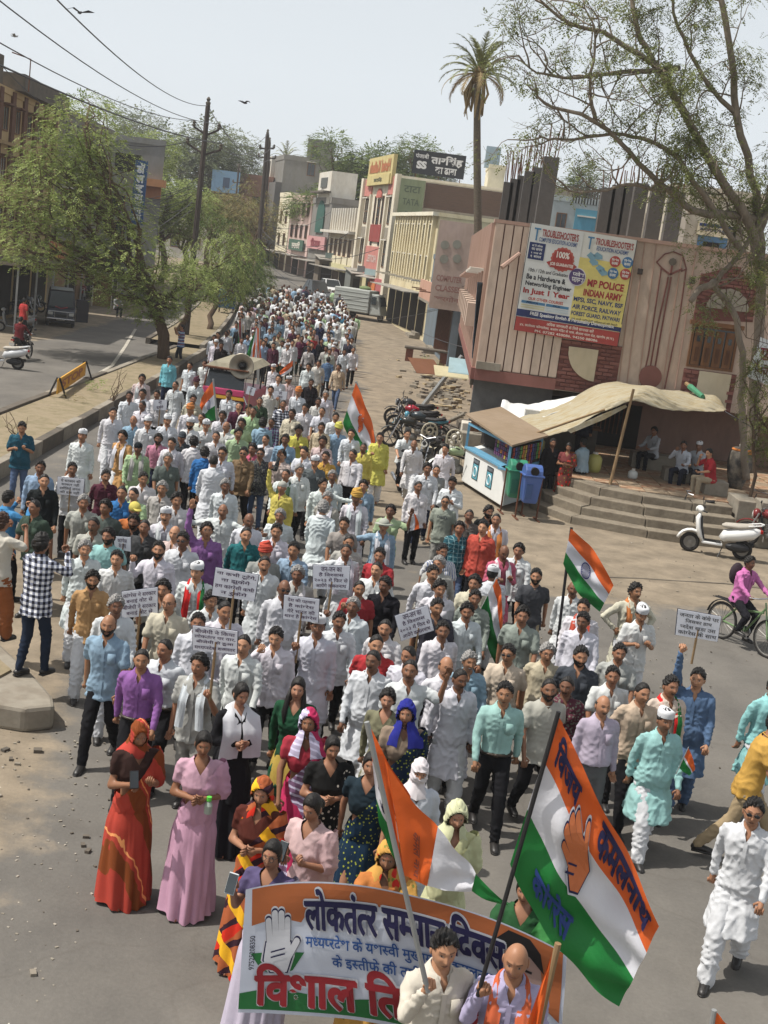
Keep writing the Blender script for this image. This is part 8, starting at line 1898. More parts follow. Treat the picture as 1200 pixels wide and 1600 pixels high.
def from_row(row):
 f = row.split(); x, y = float(f[0]), float(f[1]); top = KIND[f[2][0]]; tc = f[2][1]; pose = f[3]; lg = f[4]; kw = {}; ex = []; rz = None
 kw['legs'] = 'pyjama' if lg[0] == 'p' and len(lg) > 1 else ('jeans' if lg == 'j' else 'trousers'); lc = lg[1] if kw['legs'] == 'pyjama' else lg
 kw['lc'] = S(*DARKC[lc]); kw['hair'] = RNG.choice(['short', 'short', 'full', 'thin']) if 'hair=' not in row else None
 for q in f[5:]:
  if q == 'back': rz = math.pi+RNG.uniform(-.3, .3); ex.append('seen from behind')
  elif q == 'pen': pass
  elif q == 'ride': pass
  elif '=' in q:
   a, b = q.split('=')
   if a == 'hair': kw['hair'] = b; (ex.append('with a bald head') if b == 'bald' else None)
   elif a == 'hc': kw['hc'] = GREY; ex.append('with grey hair')
   elif a == 'face': kw['face'] = b; ex.append({'beard': 'with a dark beard', 'moustache': 'with a moustache', 'shades': 'in dark glasses', 'glasses': 'in spectacles'}[b])
   elif a == 'wear': kw['wear'] = b; kw['hair'] = None if b in ('turban', 'knit', 'brim', 'peak') else 'short'; kw['wc'] = S(*CN['W'][0]); W_ = b
   elif a == 'wc': kw['wc'] = col_(b); kw['_wc'] = CN[b][1]
   elif a == 'sc':
    kw['scarf'] = 'hang'; kw['sc'] = S(*CN['W'][0]) if b == 'tri' else col_(b); kw['sp'] = 'tri' if b == 'tri' else 'c'; ex.append('with a %s scarf' % ('tricolour' if b == 'tri' else CN[b][1]))
   elif a == 'pat': kw['tp'] = b
 wc = kw.pop('_wc', 'white')
 if 'wear' in kw: ex.insert(0, 'in a %s %s' % (wc, {'cap': 'boat-shaped cap', 'turban': 'turban', 'peak': 'peaked cap', 'brim': 'brimmed hat', 'knit': 'round cap'}[kw['wear']]))
 nm = {'stripe': 'blue-striped ', 'wstripe': 'striped ', 'plaid': 'checked ', 'check': 'checked ', 'camo': 'mottled '}.get(kw.get('tp'), '')
 act = {'placR': 'holding a placard', 'placL': 'holding a placard', 'placup': 'holding a placard high', 'rup': 'with one arm raised', 'fist': 'with a raised fist', 'wave': 'waving', 'phone': 'looking down at his hands', 'outR': 'stretching out an arm', 'outL': 'stretching out an arm', 'outB': 'with both arms out', 'pole': 'carrying a flag', 'poles': 'carrying a flag', 'hip': 'with hands on hips', 'stride': 'striding', 'face': 'wiping his face', 'ride': 'riding a motorcycle'}.get(pose)
 if act: ex.append(act)
 d = 'man in %s%s %s' % (nm if nm else '', CN[tc][1], NAMES[top]); kw['tc'] = col_(tc); sm = y > 720
 if pose == 'ride': rz = R(16)
 o, p = place(x, y, rz, pose, top=top, belly=int(RNG.rand() < .35) if top != 'tee' else 0, shoes=sm, hv=RNG.randint(3), **kw)
 INFO.append([o, d, ex[:2], (x, y)]); INFO_T[f[0]+' '+f[1]] = o; return o
for row in TABLE.strip().split('\n'): from_row(row)
# motorcyclist sits on his machine
# ---- people described one by one ----
def one(px, py, label, pose, rz=None, **kw):
 o, p = place(px, py, rz, pose, label=label, **kw); INFO.append([o, None, [], (px, py)]); return o, p
WH = S(216, 218, 222)
one(37, 838, 'man in a cream waistcoat and baggy rust trousers at the left edge', 'photo', R(150), top='half', tc=S(206, 200, 186), legs='pyjama', lc=S(160, 90, 40), hair='full', hc=(.06, .03, .02))[0].location = (-4.75, 15.6, .31)
o, p = one(84, 858, 'photographer in a black and white checked shirt standing on the kerb end', 'photo', R(155), top='shirt', tp='plaid', tc=S(34, 36, 46), legs='jeans', lc=S(34, 46, 66), hair='wavy', h=1.04); o.location = (-3.95, 14.55, .31)
mBl, _ = one(12, 780, 'man in a bright blue shirt cut by the left edge, filming with a phone', 'photo', R(140), top='shirt', tc=S(60, 140, 196), lc=S(30, 30, 34))
one(285, 512, 'man in a blue striped polo shirt standing on the median filming the march', 'photo', R(-70), top='tee', tp='polo', tc=S(44, 110, 180), legs='jeans', lc=S(60, 64, 72), shoes=False)
one(38, 470, 'man in a red T-shirt standing among the parked motorcycles', 'stand', R(150), top='tee', tc=S(190, 50, 48), lc=S(30, 30, 34))
F_ = dict(fem=True, shoes=False)
wRed, _ = one(215, 1143, 'woman in a red and brown sari wrapped over her head, holding a phone', 'phone', R(25), top='blouse', tc=S(60, 40, 36), legs='sari', lc=S(190, 58, 36), lp='redsari', wear='wrap', wc=S(200, 60, 44), wp='redsari', hair='', h=1.0, **F_)
one(318, 1160, 'woman in a plain pink sari with a lime in her clasped hands', 'clasp', R(8), top='blouse', tc=S(206, 160, 180), legs='sari', lc=S(208, 156, 184), hair='bun', **F_)
one(412, 1236, 'woman in a red, yellow and black banded sari left of the banner', 'clasp', R(-12), top='blouse', tc=S(90, 40, 30), legs='sari', lc=S(180, 90, 36), lp='multi', hair='bun', wear='veil', wc=S(180, 90, 36), wp='multi', **F_)
one(467, 1074, 'long haired woman in a dark green and yellow dress', 'walkR', R(-6), top='kameez', tc=S(30, 84, 56), legs='skirt', lc=S(190, 160, 50), hair='long', **F_)
one(482, 1126, 'woman with a lavender and red scarf over her head', 'walkL', R(6), top='blouse', tc=S(170, 40, 60), legs='sari', lc=S(150, 110, 150), lp='tiedye', wear='veil', wc=S(190, 180, 210), wp='tiedye', hair='bun', **F_)
one(518, 1166, 'woman in a black sari with white dots, hair parted in the middle', 'clasp', R(12), top='blouse', tc=S(34, 34, 34), legs='sari', lc=S(34, 34, 36), lp='dots', hair='bun', **F_)
one(374, 1083, 'woman in black with a white shawl looking at her hands', 'clasp', R(28), top='kameez', tc=S(30, 30, 34), legs='skirt', lc=S(30, 30, 36), hair='bun', scarf='shawl', sc=S(214, 216, 222), **F_)
wPink, _ = one(496, 1258, 'woman in a pale pink sari behind the banner holding a phone', 'phone', R(-28), top='blouse', tc=S(210, 176, 176), legs='sari', lc=S(214, 178, 180), hair='bun', **F_)
wGl, _ = one(428, 1334, 'woman in spectacles and a white and mauve sari at the banner\'s left end', 'placR', R(-20), top='blouse', tc=S(90, 80, 120), legs='sari', lc=S(196, 186, 206), hair='bun', face='glasses', **F_)
one(634, 1112, 'woman with a royal blue scarf over her head', 'walkL', R(4), top='blouse', tc=S(150, 130, 110), legs='sari', lc=S(24, 44, 70), lp='gdots', wear='veil', wc=S(44, 50, 150), hair='bun', **F_)
one(607, 1091, 'short haired woman in an olive tunic and white trousers', 'walkR', R(-10), top='kameez', tc=S(126, 124, 96), legs='pyjama', lc=S(200, 196, 186), hair='wavy', **F_)
one(655, 1207, 'woman with a white cloth masking her mouth and nose', 'stand', R(2), top='kameez', tc=S(200, 206, 216), legs='skirt', lc=S(190, 200, 214), wear='mask', wc=S(226, 218, 222), hair='', **F_)
one(712, 1272, 'woman with a pale yellow scarf over her head right of the crossing flag', 'clasp', R(6), top='blouse', tc=S(206, 206, 150), legs='sari', lc=S(206, 208, 158), wear='veil', wc=S(212, 214, 168), hair='bun', **F_)
one(606, 1338, 'woman in a yellow and orange flowered sari holding the banner', 'bannerh', R(4), top='blouse', tc=S(200, 120, 40), legs='sari', lc=S(212, 156, 50), lp='floral', wear='veil', wc=S(212, 156, 50), wp='floral', hair='bun', **F_)
one(822, 1388, 'woman in a green and black blouse mostly hidden behind the largest flag', 'bannerh', R(-8), top='blouse', tc=S(40, 90, 50), legs='sari', lc=S(50, 130, 60), hair='bun', **F_)
one(585, 1195, 'woman in a navy sari with gold spots behind the folded flag', 'walkR', R(-6), top='blouse', tc=S(34, 50, 60), legs='sari', lc=S(20, 50, 76), lp='gdots', hair='bun', **F_)
pA, _ = one(692, 1482, 'man in a cream shirt in front of the banner gripping a steel flag pole', 'grip', R(18), top='shirt', tc=S(210, 202, 186), lc=S(60, 60, 70), hair='short', hv=1, h=1.03)
pB, _ = one(806, 1500, 'bald man in a lavender shirt with an orange ribbon scarf at the bottom', 'grip', R(-6), top='shirt', tc=S(178, 170, 206), lc=S(60, 60, 80), hair='', face='', hv=2, scarf='hang', sc=S(214, 96, 44), h=1.03)
one(1178, 1266, 'man in dark glasses and a white kurta at the lower right edge', 'walkR', R(-22), top='kurta', tc=WH, legs='pyjama', lc=WH, face='shades', hair='short', h=1.02)
INFO_T['mustard'], _ = one(1188, 1128, 'man in a mustard T-shirt and khaki trousers striding in from the right', 'stride', R(78), top='tee', tc=S(204, 156, 50), legs='trousers', lc=S(170, 148, 112), hair='short', h=1.02)
one(1206, 1072, 'man in an aqua kurta cut by the right edge', 'walkR', R(20), top='kurta', tc=S(140, 206, 206), legs='pyjama', lc=WH)
# riders
def rider(px, py, label, tc, bike_label, rz, bz=0):
 p = G(px, py); mt = motorcycle(p, rz, bike_label, (34, 30, 32), 'ridden motorcycles'); o = person((p.x, p.y+.28*math.cos(rz)*1, gz(p.y)+.02), rz, 'ride', top='shirt', tc=tc, lc=S(34, 34, 40), label=label, hair='short'); o.location = mt.matrix_basis @ Vector((0, .34, .02)); INFO.append([o, None, [], proj(o.location+Vector((0, 0, 1.5)))[:2]])
rider(33, 562, 'motorcycle rider in a dark red shirt riding away on the far carriageway', S(110, 30, 36), 'motorcycle ridden away on the far carriageway', R(172))
p = (G(1140, 1000)*.5+G(1175, 1024)*.5); bk = bicycle(p, R(34), 'green bicycle ridden by the person in a pink shirt', (100, 126, 86), 'bicycles'); o = person(bk.matrix_basis @ Vector((0, .22, .03)), R(34), 'ride', top='shirt', tc=S(206, 110, 176), lc=S(34, 34, 40), label='cyclist in a bright pink shirt with a dark backpack', hair='full', h=.96); INFO.append([o, None, [], (1178, 900)])
mb = MB(); mb.ell((0, .17, 1.22), (.15, .10, .2), 12, 9); mb.build('backpack', mat('backpack', S(48, 36, 44), bump=.3), o, smooth=True)
# people sitting and standing in the shade by the tea stall
def seated(loc, rz, label, pose='sit', **kw): o = person(loc, rz, pose, label=label, **kw); INFO.append([o, None, [], proj(Vector(loc)+Vector((0, 0, 1.1)))[:2]]); return o
seated((8.15, 32.35, ZP-.12), R(-72), 'seated man in a red shirt and beige trousers, hand at his face', 'sitchin', top='half', tc=S(180, 36, 46), lc=S(176, 160, 132), hair='short'); seated((7.65, 33.55, ZP-.14), R(-30), 'man in a white shirt and dark trousers seated beside the one in red', 'sitchin', top='shirt', tc=S(190, 196, 206), lc=S(40, 44, 60), hair='short')
seated((8.1, 33.8, ZP-.14), R(-40), 'man in a white cap half hidden behind the seated man in red', 'sit', top='shirt', tc=S(180, 184, 190), lc=S(60, 60, 66), wear='cap', wc=WH, hair='short'); seated((7.2, 35.4, ZP-.08), R(-50), 'man in a white shirt sitting alone at the back wall of the platform', 'sit', top='shirt', tc=S(186, 190, 198), lc=S(36, 38, 46), hair='full')
seated((4.02, 32.3, .0), R(10), 'person in dark clothes standing behind the twin bins', 'stand', top='shirt', tc=S(34, 32, 36), lc=S(34, 34, 38), hair='short'); seated((4.4, 32.0, .0), R(-15), 'woman in a red and green patterned sari standing in the shade by the steps', 'clasp', top='blouse', tc=S(130, 60, 60), legs='sari', lc=S(120, 60, 50), lp='floral', fem=True, hair='bun', shoes=False)
seated((4.95, 32.9, .42), R(-140), 'man in a pale blue shirt sitting on the steps in the awning shade', 'sit', top='shirt', tc=S(150, 176, 190), lc=S(40, 40, 46), hair='short'); seated((5.1, 34.9, ZP), R(170), 'dark figure standing at the tea counter under the awning', 'stand', top='shirt', tc=S(30, 34, 52), lc=S(34, 34, 40), hair='short')
seated((-17.0, 75, 0), R(40), 'man in white sitting before the shops behind the dark van', 'sit', top='shirt', tc=S(170, 170, 174), lc=S(40, 40, 46), hair='short')
# ---- the rest of the march: those too far back to be picked one by one from the list are drawn in rows ----
FARC = [('W', 36), ('w', 14), ('x', 9), ('f', 5), ('k', 9), ('h', 7), ('b', 8), ('m', 6), ('i', 4), ('e', 2), ('s', 2), ('n', 2), ('l', 2), ('T', 1)]
keys = [k for k, n in FARC for _ in range(n)]
spec = [(489, 527, 'tr'), (413, 500, 'sm'), (451, 458, 'so'), (512, 470, 'sA'), (507, 456, 'so'), (496, 468, 'sm'), (520, 455, 'sW'), (536, 463, 'sx'), (535, 495, 'sk'), (410, 447, 'si'), (452, 440, 'si'), (428, 540, 'sm'), (416, 470, 'si'), (436, 452, 'sW'), (466, 455, 'sW'), (474, 461, 'sW'), (485, 503, 'se'), (514, 530, 'se'), (402, 487, 'sa'), (390, 490, 'hW'), (378, 483, 'sx'), (355, 522, 'sW'), (346, 540, 'sk'), (338, 536, 'sW'), (335, 528, 'sW'), (538, 550, 'sW'), (470, 436, 'sW'), (487, 440, 'sW'), (500, 447, 'sW')]
POSF = ['walkR', 'walkL', 'stepR', 'stepL', 'stand']
def far_person(x, y, code, pose=None):
 pose = pose or POSF[RNG.randint(5)]; k = code[1]; top = KIND[code[0]]; cap = RNG.rand() < .13; pj = RNG.rand() < .15
 o, p = place(x, y, None, pose, top=top, tc=col_(k), legs='pyjama' if pj else 'trousers', lc=WH if pj else S(*[int(v) for v in RNG.randint(28, 60, 3)]), hair='short', wear='cap' if cap else '', wc=WH, shoes=False, hv=RNG.randint(2))
 ex = ['in a white boat-shaped cap'] if cap else []; INFO.append([o, 'man in %s %s' % (CN[k][1], NAMES[top]), ex, (x, y)])
for x, y, c in spec: far_person(x, y, c)
def free(p, d): return all((p[0]-a)**2+(p[1]-b)**2 > d*d for a, b in TAKEN)
def xr(y): return -2.1 if y < 56 else -2.1-.042*(y-56)-.0006*(y-56)**2
def xl(y): return -8.0 if y < 58 else -8.5-.075*(y-58)
cnt = 0; y = 51.0
while y < 79 and cnt < 78:
 x = xl(y)+.4+RNG.uniform(0, .5)
 while x < xr(y)-.2:
  p = (x+RNG.uniform(-.15, .15), y+RNG.uniform(-.3, .3))
  if free(p, .62) and not (-6.6 < p[0] < -4.2 and 39 < p[1] < 45):
   q = proj((p[0], p[1], gz(p[1])+1.56)); far_person(q[0], q[1], 's'+keys[RNG.randint(len(keys))]); cnt += 1
  x += .86
 y += 1.0
yfar = y
# beyond that the heads are a few pixels each: one mass
body = MB(); mats_ = [mat('crowd_'+k, S(*CN[k][0]), var=.1, bump=0) for k in CN]; kl = list(CN); sk_ = mat('crowd_skin', S(92, 62, 46), var=.2, bump=0); dk = mat('crowd_dark', S(38, 38, 42), var=.1, bump=0); mats_ += [sk_, dk]
while y < 101:
 x = xl(y)+RNG.uniform(0, .8)
 while x < xr(y):
  px_, py_ = x+RNG.uniform(-.3, .3), y+RNG.uniform(-.4, .4); z = gz(py_)
  if free((px_, py_), .5) and RNG.rand() < (.92 if y < 88 else .5):
   h = RNG.uniform(.94, 1.05); k = keys[RNG.randint(len(keys))]; body.mi = kl.index(k)
   body.tube([(px_, py_, z+.78*h), (px_, py_, z+1.0*h), (px_, py_, z+1.28*h), (px_, py_, z+1.42*h), (px_, py_, z+1.47*h)], [.17, .16, .19, .17, .06], 8, sq=(1.15, .75))
   for s in (-1, 1): body.mi = kl.index(k); body.tube([(px_+s*.19, py_, z+1.38*h), (px_+s*.24, py_-.03, z+1.1*h), (px_+s*.22, py_-.12, z+.86*h)], [.06, .05, .04], 5); body.mi = len(mats_)-1; body.tube([(px_+s*.09, py_, z+.84*h), (px_+s*.1, py_-s*.1, z+.45*h), (px_+s*.1, py_-s*.16, z)], [.09, .07, .05], 5)
   body.mi = len(mats_)-2; body.ell((px_, py_-.01, z+1.57*h), (.08, .095, .12), 8, 6); body.mi = len(mats_)-1 if RNG.rand() > .12 else kl.index('W'); body.ell((px_, py_+.015, z+1.61*h), (.085, .095, .095), 8, 5)
  x += .8
 y += .9
tag(body.build('distant_crowd', mats_, smooth=True, fixn=False), kind='stuff')
# ---- give every marcher a description that singles him out ----
from collections import Counter
cnt_ = Counter(i[1] for i in INFO if i[1]); refs = []
for it in INFO:
 if it[1] and cnt_[it[1]] == 1: refs.append((it[3], it[1].replace('man in ', 'man in the ', 1)))
LM = [((378, 572), 'the loudspeaker horn'), ((352, 488), 'the blue steel bin'), ((565, 600), 'the tall hand-symbol flag'), ((640, 690), 'the parked motorcycles'), ((490, 527), 'the man in the red T-shirt'), ((322, 625), 'the small left flag'), ((532, 455), 'the white hatchback'), ((555, 560), 'the loner at the crowd\'s right edge')]
refs += LM
used = set(i[0].get('label') for i in INFO)
def rel(a, b):
 dx, dy = a[0]-b[0], (a[1]-b[1])
 v = 'behind' if dy < -6 else ('in front of' if dy > 6 else ''); hz_ = 'right' if dx > 0 else 'left'
 if not v: return 'just %s of' % hz_
 return ('directly ' + v) if abs(dx) < 10 else {'behind': 'behind and %s of', 'in front of': 'ahead and %s of'}[v] % hz_
ORDW = ['', 'second ', 'third ', 'fourth ', 'fifth ', 'sixth ', 'seventh ', 'eighth ', 'ninth ', 'tenth ', 'eleventh ', 'twelfth ']
buck = {}
for it in sorted([i for i in INFO if i[1]], key=lambda i: i[3][0]):
 d = it[1].replace('man in ', 'man in ', 1); full = ' '.join([d]+it[2])
 allsame = [j for j in INFO if j[1] and ' '.join([j[1]]+j[2]) == full]
 if len(allsame) == 1: it[0]['label'] = full; used.add(full); continue
 cand = sorted(refs, key=lambda r_: (r_[0][0]-it[3][0])**2+((r_[0][1]-it[3][1])*1.2)**2)
 for r_ in cand[:9]:
  if abs(r_[0][0]-it[3][0])+abs(r_[0][1]-it[3][1]) < 2: continue
  L_ = '%s %s %s' % (d if len(full.split()) > 9 or len(it[2]) > 1 else full, rel(it[3], r_[0]), r_[1])
  if L_ not in used and len(L_.split()) <= 16: break
 else: L_ = '%s %s %s' % (ORDW[1+len(used) % 11]+d, rel(it[3], cand[0][0]), cand[0][1])
 it[0]['label'] = ' '.join(L_.split()[:16]); used.add(L_)
for it in INFO: it[0]['group'] = it[0].get('group') or ('marchers walking down the road' if it[1] else 'people at the march'); it[0]['category'] = it[0].get('category', 'man')
# ---- things people hold ----
def phone(px, py, Yv, label, c=(30, 30, 34)): t = thing('mobile_phone', label, 'phone', PY(px, py, Yv), .2); P_(t, 'case', gloss(*c, .3), lambda m: m.box((0, 0, 0), (.075, .012, .15)), bevel=.005); P_(t, 'screen', GLASS, lambda m: m.box((0, -.008, 0), (.066, .003, .135))); return t
# ---------------- flags, banner, placards ----------------
def cloth_fn(A, B, C, D, M1, M2, Y, amp=.05, fr=7.0, seed=0, dy=(0, 0, 0, 0)):
 """A hoist top, B fly top, C fly bottom, D hoist bottom, M1 and M2 the middles of the two long edges"""
 P = [PY(*p, Y+d) for p, d in zip((A, B, C, D), dy)]; m1 = PY(*M1, Y+(dy[0]+dy[1])/2); m2 = PY(*M2, Y+(dy[2]+dy[3])/2)
 c1 = m1*2-(P[0]+P[1])*.5; c2 = m2*2-(P[3]+P[2])*.5
 def fn(u, v, off=.0):
  a = P[0]*(1-u)**2+c1*2*u*(1-u)+P[1]*u*u; b = P[3]*(1-u)**2+c2*2*u*(1-u)+P[2]*u*u; p = a*(1-v)+b*v; k = min(1, u*3)
  w = amp*(math.sin(fr*u+3*v+seed)*.6+math.sin(fr*2.1*u-5*v+seed*2)*.3+math.sin(fr*1.3*(u+v*1.7)+seed)*.5)*k
  return Vector((p.x+.3*w, p.y+w-off, p.z))
 return fn
SAF = mat('saffron_silk', S(206, 92, 36), var=.06, scale=6, bump=.25, rough=.55, spec=.3); WSK = mat('white_silk', S(200, 200, 206), var=.04, scale=6, bump=.25, rough=.55); GSK = mat('green_silk', S(24, 110, 48), var=.06, scale=6, bump=.25, rough=.5, spec=.3); BLUEI = ink(44, 50, 130); NAVY = ink(36, 34, 84); WI = ink(214, 216, 224)
def cloth(root, fn, nu=30, nv=18, bounds=(.333, .667), ms=None, name='cloth'):
 mb = MB(); vs = [fn(i/nu, j/nv) for j in range(nv+1) for i in range(nu+1)]; ms = ms or [SAF, WSK, GSK]
 for j in range(nv):
  v = (j+.5)/nv; mb.mi = sum(v > b for b in bounds); o = []
  for i in range(nu): o.append((j*(nu+1)+i, j*(nu+1)+i+1, (j+1)*(nu+1)+i+1, (j+1)*(nu+1)+i))
  mb.f += o; mb.m += [mb.mi]*len(o)
 mb.v = [tuple(p) for p in vs]; return mb.build(name, ms, root, world=True, smooth=True, fixn=False)
def onfn(root, fn, pts, m, off, name):     # a flat print laid on the cloth; pts in u,v
 bm = bmesh.new(); f = bm.faces.new([bm.verts.new((u, v, 0)) for u, v in pts]); us = [p[0] for p in pts]; vv = [p[1] for p in pts]
 for k in range(1, 40):
  for c, lo, hi, no in ((k*.035, min(us), max(us), (1, 0, 0)), (k*.05, min(vv), max(vv), (0, 1, 0))):
   if lo < c < hi: bmesh.ops.bisect_plane(bm, geom=bm.verts[:]+bm.edges[:]+bm.faces[:], plane_co=(c if no[0] else 0, c if no[1] else 0, 0), plane_no=no)
 bmesh.ops.triangulate(bm, faces=bm.faces); bm.verts.index_update(); mb = MB(); mb.add([fn(v.co.x, v.co.y, off) for v in bm.verts], [tuple(v.index for v in q.verts) for q in bm.faces]); bm.free()
 return mb.build(name, m, root, world=True, fixn=False)
def fwrite(root, fn, t, u0, v0, u1, v1, m, bold=.04, off=.012, outline=None):
 b = min(bold, .018); k = bold*.06
 if outline:
  for a, c in ((1, 0), (-1, 0), (0, 1), (0, -1), (.7, .7), (-.7, .7), (.7, -.7), (-.7, -.7)): lettering(t, lambda u, v: fn(u+a*.0055, v+c*.016, off*.5), u0, v0, u1, v1, outline, root, 'letter_edge', bold=b)
 for a, c in ((0, 0), (1, 1), (-1, -1))[:3 if bold > .03 else 1]: lettering(t, lambda u, v: fn(u+a*k, v+c*k*2, off+a*.0006), u0, v0, u1, v1, m, root, bold=b)
def hand(root, fn, cu, cv, su, sv, m, mo, off=.01, rot=0):
 """open palm emblem, fingers up (towards smaller v)"""
 def cap(x0, y0, x1, y1, r_):
  a = math.atan2(y1-y0, x1-x0); return [(x1+r_*math.cos(a+t), y1+r_*math.sin(a+t)) for t in np.linspace(-math.pi/2, math.pi/2, 7)]+[(x0+r_*math.cos(a+t), y0+r_*math.sin(a+t)) for t in np.linspace(math.pi/2, 3*math.pi/2, 7)]
 sh = [cap(-.24, .1, -.30, -.62, .095), cap(-.06, 0, -.09, -.82, .1), cap(.13, 0, .13, -.80, .1), cap(.31, .1, .33, -.62, .09), cap(.30, .5, .62, -.02, .1), [(-.36, .0), (.42, .0), (.46, .4), (.3, .85), (-.2, .85), (-.42, .5)]]
 for k, (mm, g) in enumerate(((WI, 2.0), (mo, 1.0), (m, 0))):
  for pts in sh:
   cx = sum(p[0] for p in pts)/len(pts); cy = sum(p[1] for p in pts)/len(pts); q = []
   for x, y in pts:
    d = math.hypot(x-cx, y-cy) or 1; x += (x-cx)/d*.05*g; y += (y-cy)/d*.05*g; x, y = x*math.cos(rot)-y*math.sin(rot), x*math.sin(rot)+y*math.cos(rot); q.append((cu+x*su, cv+y*sv))
   onfn(root, fn, q, mm, off+.003*k, 'hand_emblem')
 for t in (.25, .4): onfn(root, fn, [(cu-.2*su, cv+t*sv), (cu+.25*su, cv+(t-.1)*sv), (cu+.25*su, cv+(t-.06)*sv), (cu-.2*su, cv+(t+.04)*sv)], mo, off+.010, 'palm_line')
def wheel24(root, fn, cu, cv, ru, rv, m, off=.01):
 for k in range(24): a = 2*math.pi*k/24; b = a+.09; onfn(root, fn, [(cu, cv), (cu+ru*math.cos(a), cv+rv*math.sin(a)), (cu+ru*math.cos(b), cv+rv*math.sin(b))], m, off, 'wheel_spoke')
 n = 24
 for k in range(n): a, b = 2*math.pi*k/n, 2*math.pi*(k+1)/n; onfn(root, fn, [(cu+ru*math.cos(a), cv+rv*math.sin(a)), (cu+ru*math.cos(b), cv+rv*math.sin(b)), (cu+ru*1.16*math.cos(b), cv+rv*1.16*math.sin(b)), (cu+ru*1.16*math.cos(a), cv+rv*1.16*math.sin(a))], m, off, 'wheel_rim')
def fpole(root, a, b, Y, r_=.016, m=STEEL, Yb=None):
 mb = MB(); mb.tube([PY(*a, Y), PY(*b, Yb or Y)], r_, 8); mb.build('pole', m, root, world=True)
def flag(label, fn, pole=None, **k):
 p0 = pole[0]; t = thing('flag', label, 'flag', PY(*p0, pole[2]), group='tricolour flags'); fpole(t, pole[0], pole[1], pole[2], **(pole[3] if len(pole) > 3 else {})); cloth(t, fn, **k); return t
def handpx(o):
 w = Matrix.LocRotScale(o.location, o.rotation_euler, o.scale) @ (Vector(skeleton('grip')['wrR'])+Vector((-.01, -.03, .07))); x, y, _ = proj(w); return x, y, w.y
ha, hb2 = handpx(pA), handpx(pB); px_A = (ha[0]+4, ha[1]+12); px_B = (hb2[0]-2, hb2[1]+14); YA, YB = ha[2], hb2[2]
fn = cloth_fn((870, 1118), (1030, 1446), (968, 1570), (797, 1350), (944, 1262), (868, 1478), 7.05, .05, 8, 1)
t = flag('biggest tricolour flag with a hand symbol and blue lettering, carried by the bald man', fn, (px_B, (873, 1112), YB, dict(m=BLK, r_=.014)), nu=40, nv=24, bounds=(.31, .62))
fwrite(t, fn, 'विजय', .08, .04, .33, .22, NAVY, .05); fwrite(t, fn, 'कमलनाथ', .52, .05, .95, .24, NAVY, .05); fwrite(t, fn, 'कांग्रेस', .2, .72, .55, .92, ink(40, 70, 150), .05); hand(t, fn, .42, .42, .13, .36, ink(220, 116, 62), NAVY, .012, -1.25)
onfn(t, fn, [(.01, -.01), (.06, -.01), (.06, .05), (.01, .05)], SAF, .01, 'sleeve')
# folded flag in front of the banner: the part next to the pole hangs narrow, the rest is blown right
f1 = cloth_fn((575, 1130), (640, 1246), (632, 1366), (592, 1285), (606, 1186), (608, 1326), 7.2, .02, 5, 2)
t = flag('tricolour flag folded over on itself, crossing in front of the banner', f1, (px_A, (573, 1128), YA), nu=16, nv=16, bounds=(.38, .78))
f2 = cloth_fn((606, 1196), (684, 1292), (668, 1384), (632, 1368), (655, 1262), (650, 1377), 7.12, .015, 5, 3); cloth(t, f2, 14, 12, (9, 99), name='cloth_fold')
f3 = cloth_fn((684, 1292), (743, 1366), (737, 1392), (668, 1384), (718, 1332), (700, 1392), 7.12, .02, 5, 3); cloth(t, f3, 14, 10, (-1, 99), name='cloth_fold'); f4 = cloth_fn((743, 1366), (795, 1413), (794, 1415), (737, 1392), (765, 1388), (768, 1409), 7.12, .01, 4, 1); cloth(t, f4, 8, 6, (-2, -1), name='cloth_fold')
f5 = cloth_fn((583, 1165), (606, 1196), (632, 1368), (622, 1330), (596, 1182), (628, 1350), 7.14, .012, 5, 4); cloth(t, f5, 8, 12, (9, 99), name='cloth_fold')
fwrite(t, f1, 'शुराम', .15, .46, .92, .66, NAVY, .04); fwrite(t, lambda u, v, o=0: f2(1-v, u, o), 'कमल नाथ', .35, .45, .95, .62, ink(150, 70, 50), .02)
fn = cloth_fn((892, 826), (959, 914), (937, 956), (880, 881), (928, 862), (904, 925), 16.6, .04, 7, 4); t = flag('national flag with a blue wheel held up by the old man in a white shawl', fn, ((868, 1030), (893, 824), 16.7, dict(r_=.02, m=BLK)), nu=26, nv=18); wheel24(t, fn, .48, .5, .09, .13, BLUEI)
fn = cloth_fn((776, 904), (785, 975), (776, 1046), (752, 950), (784, 935), (758, 995), 16.3, .04, 8, 5, ); flag('drooping tricolour flag with a mostly green and white cloth among the marchers', fn, ((712, 1035), (777, 902), 16.4, dict(r_=.018)), nu=20, nv=16, bounds=(.22, .55))
fn = cloth_fn((556, 598), (587, 690), (570, 712), (536, 660), (574, 640), (548, 690), 31, .06, 7, 2); t = flag('tall tricolour flag with a hand symbol carried by the man in a yellow kurta', fn, ((597, 720), (556, 596), 31.2, dict(r_=.03)), nu=22, nv=16); hand(t, fn, .5, .45, .12, .3, SAF, NAVY, .02, -1.2)
fn = cloth_fn((333, 594), (311, 633), (321, 658), (337, 656), (320, 614), (327, 658), 31.5, .04, 6, 1); t = flag('tricolour flag with a small wheel held left of the loudspeaker vehicle', fn, ((343, 690), (333, 592), 31.5, dict(r_=.025)), nu=18, nv=14); wheel24(t, fn, .35, .5, .1, .13, BLUEI, .02)
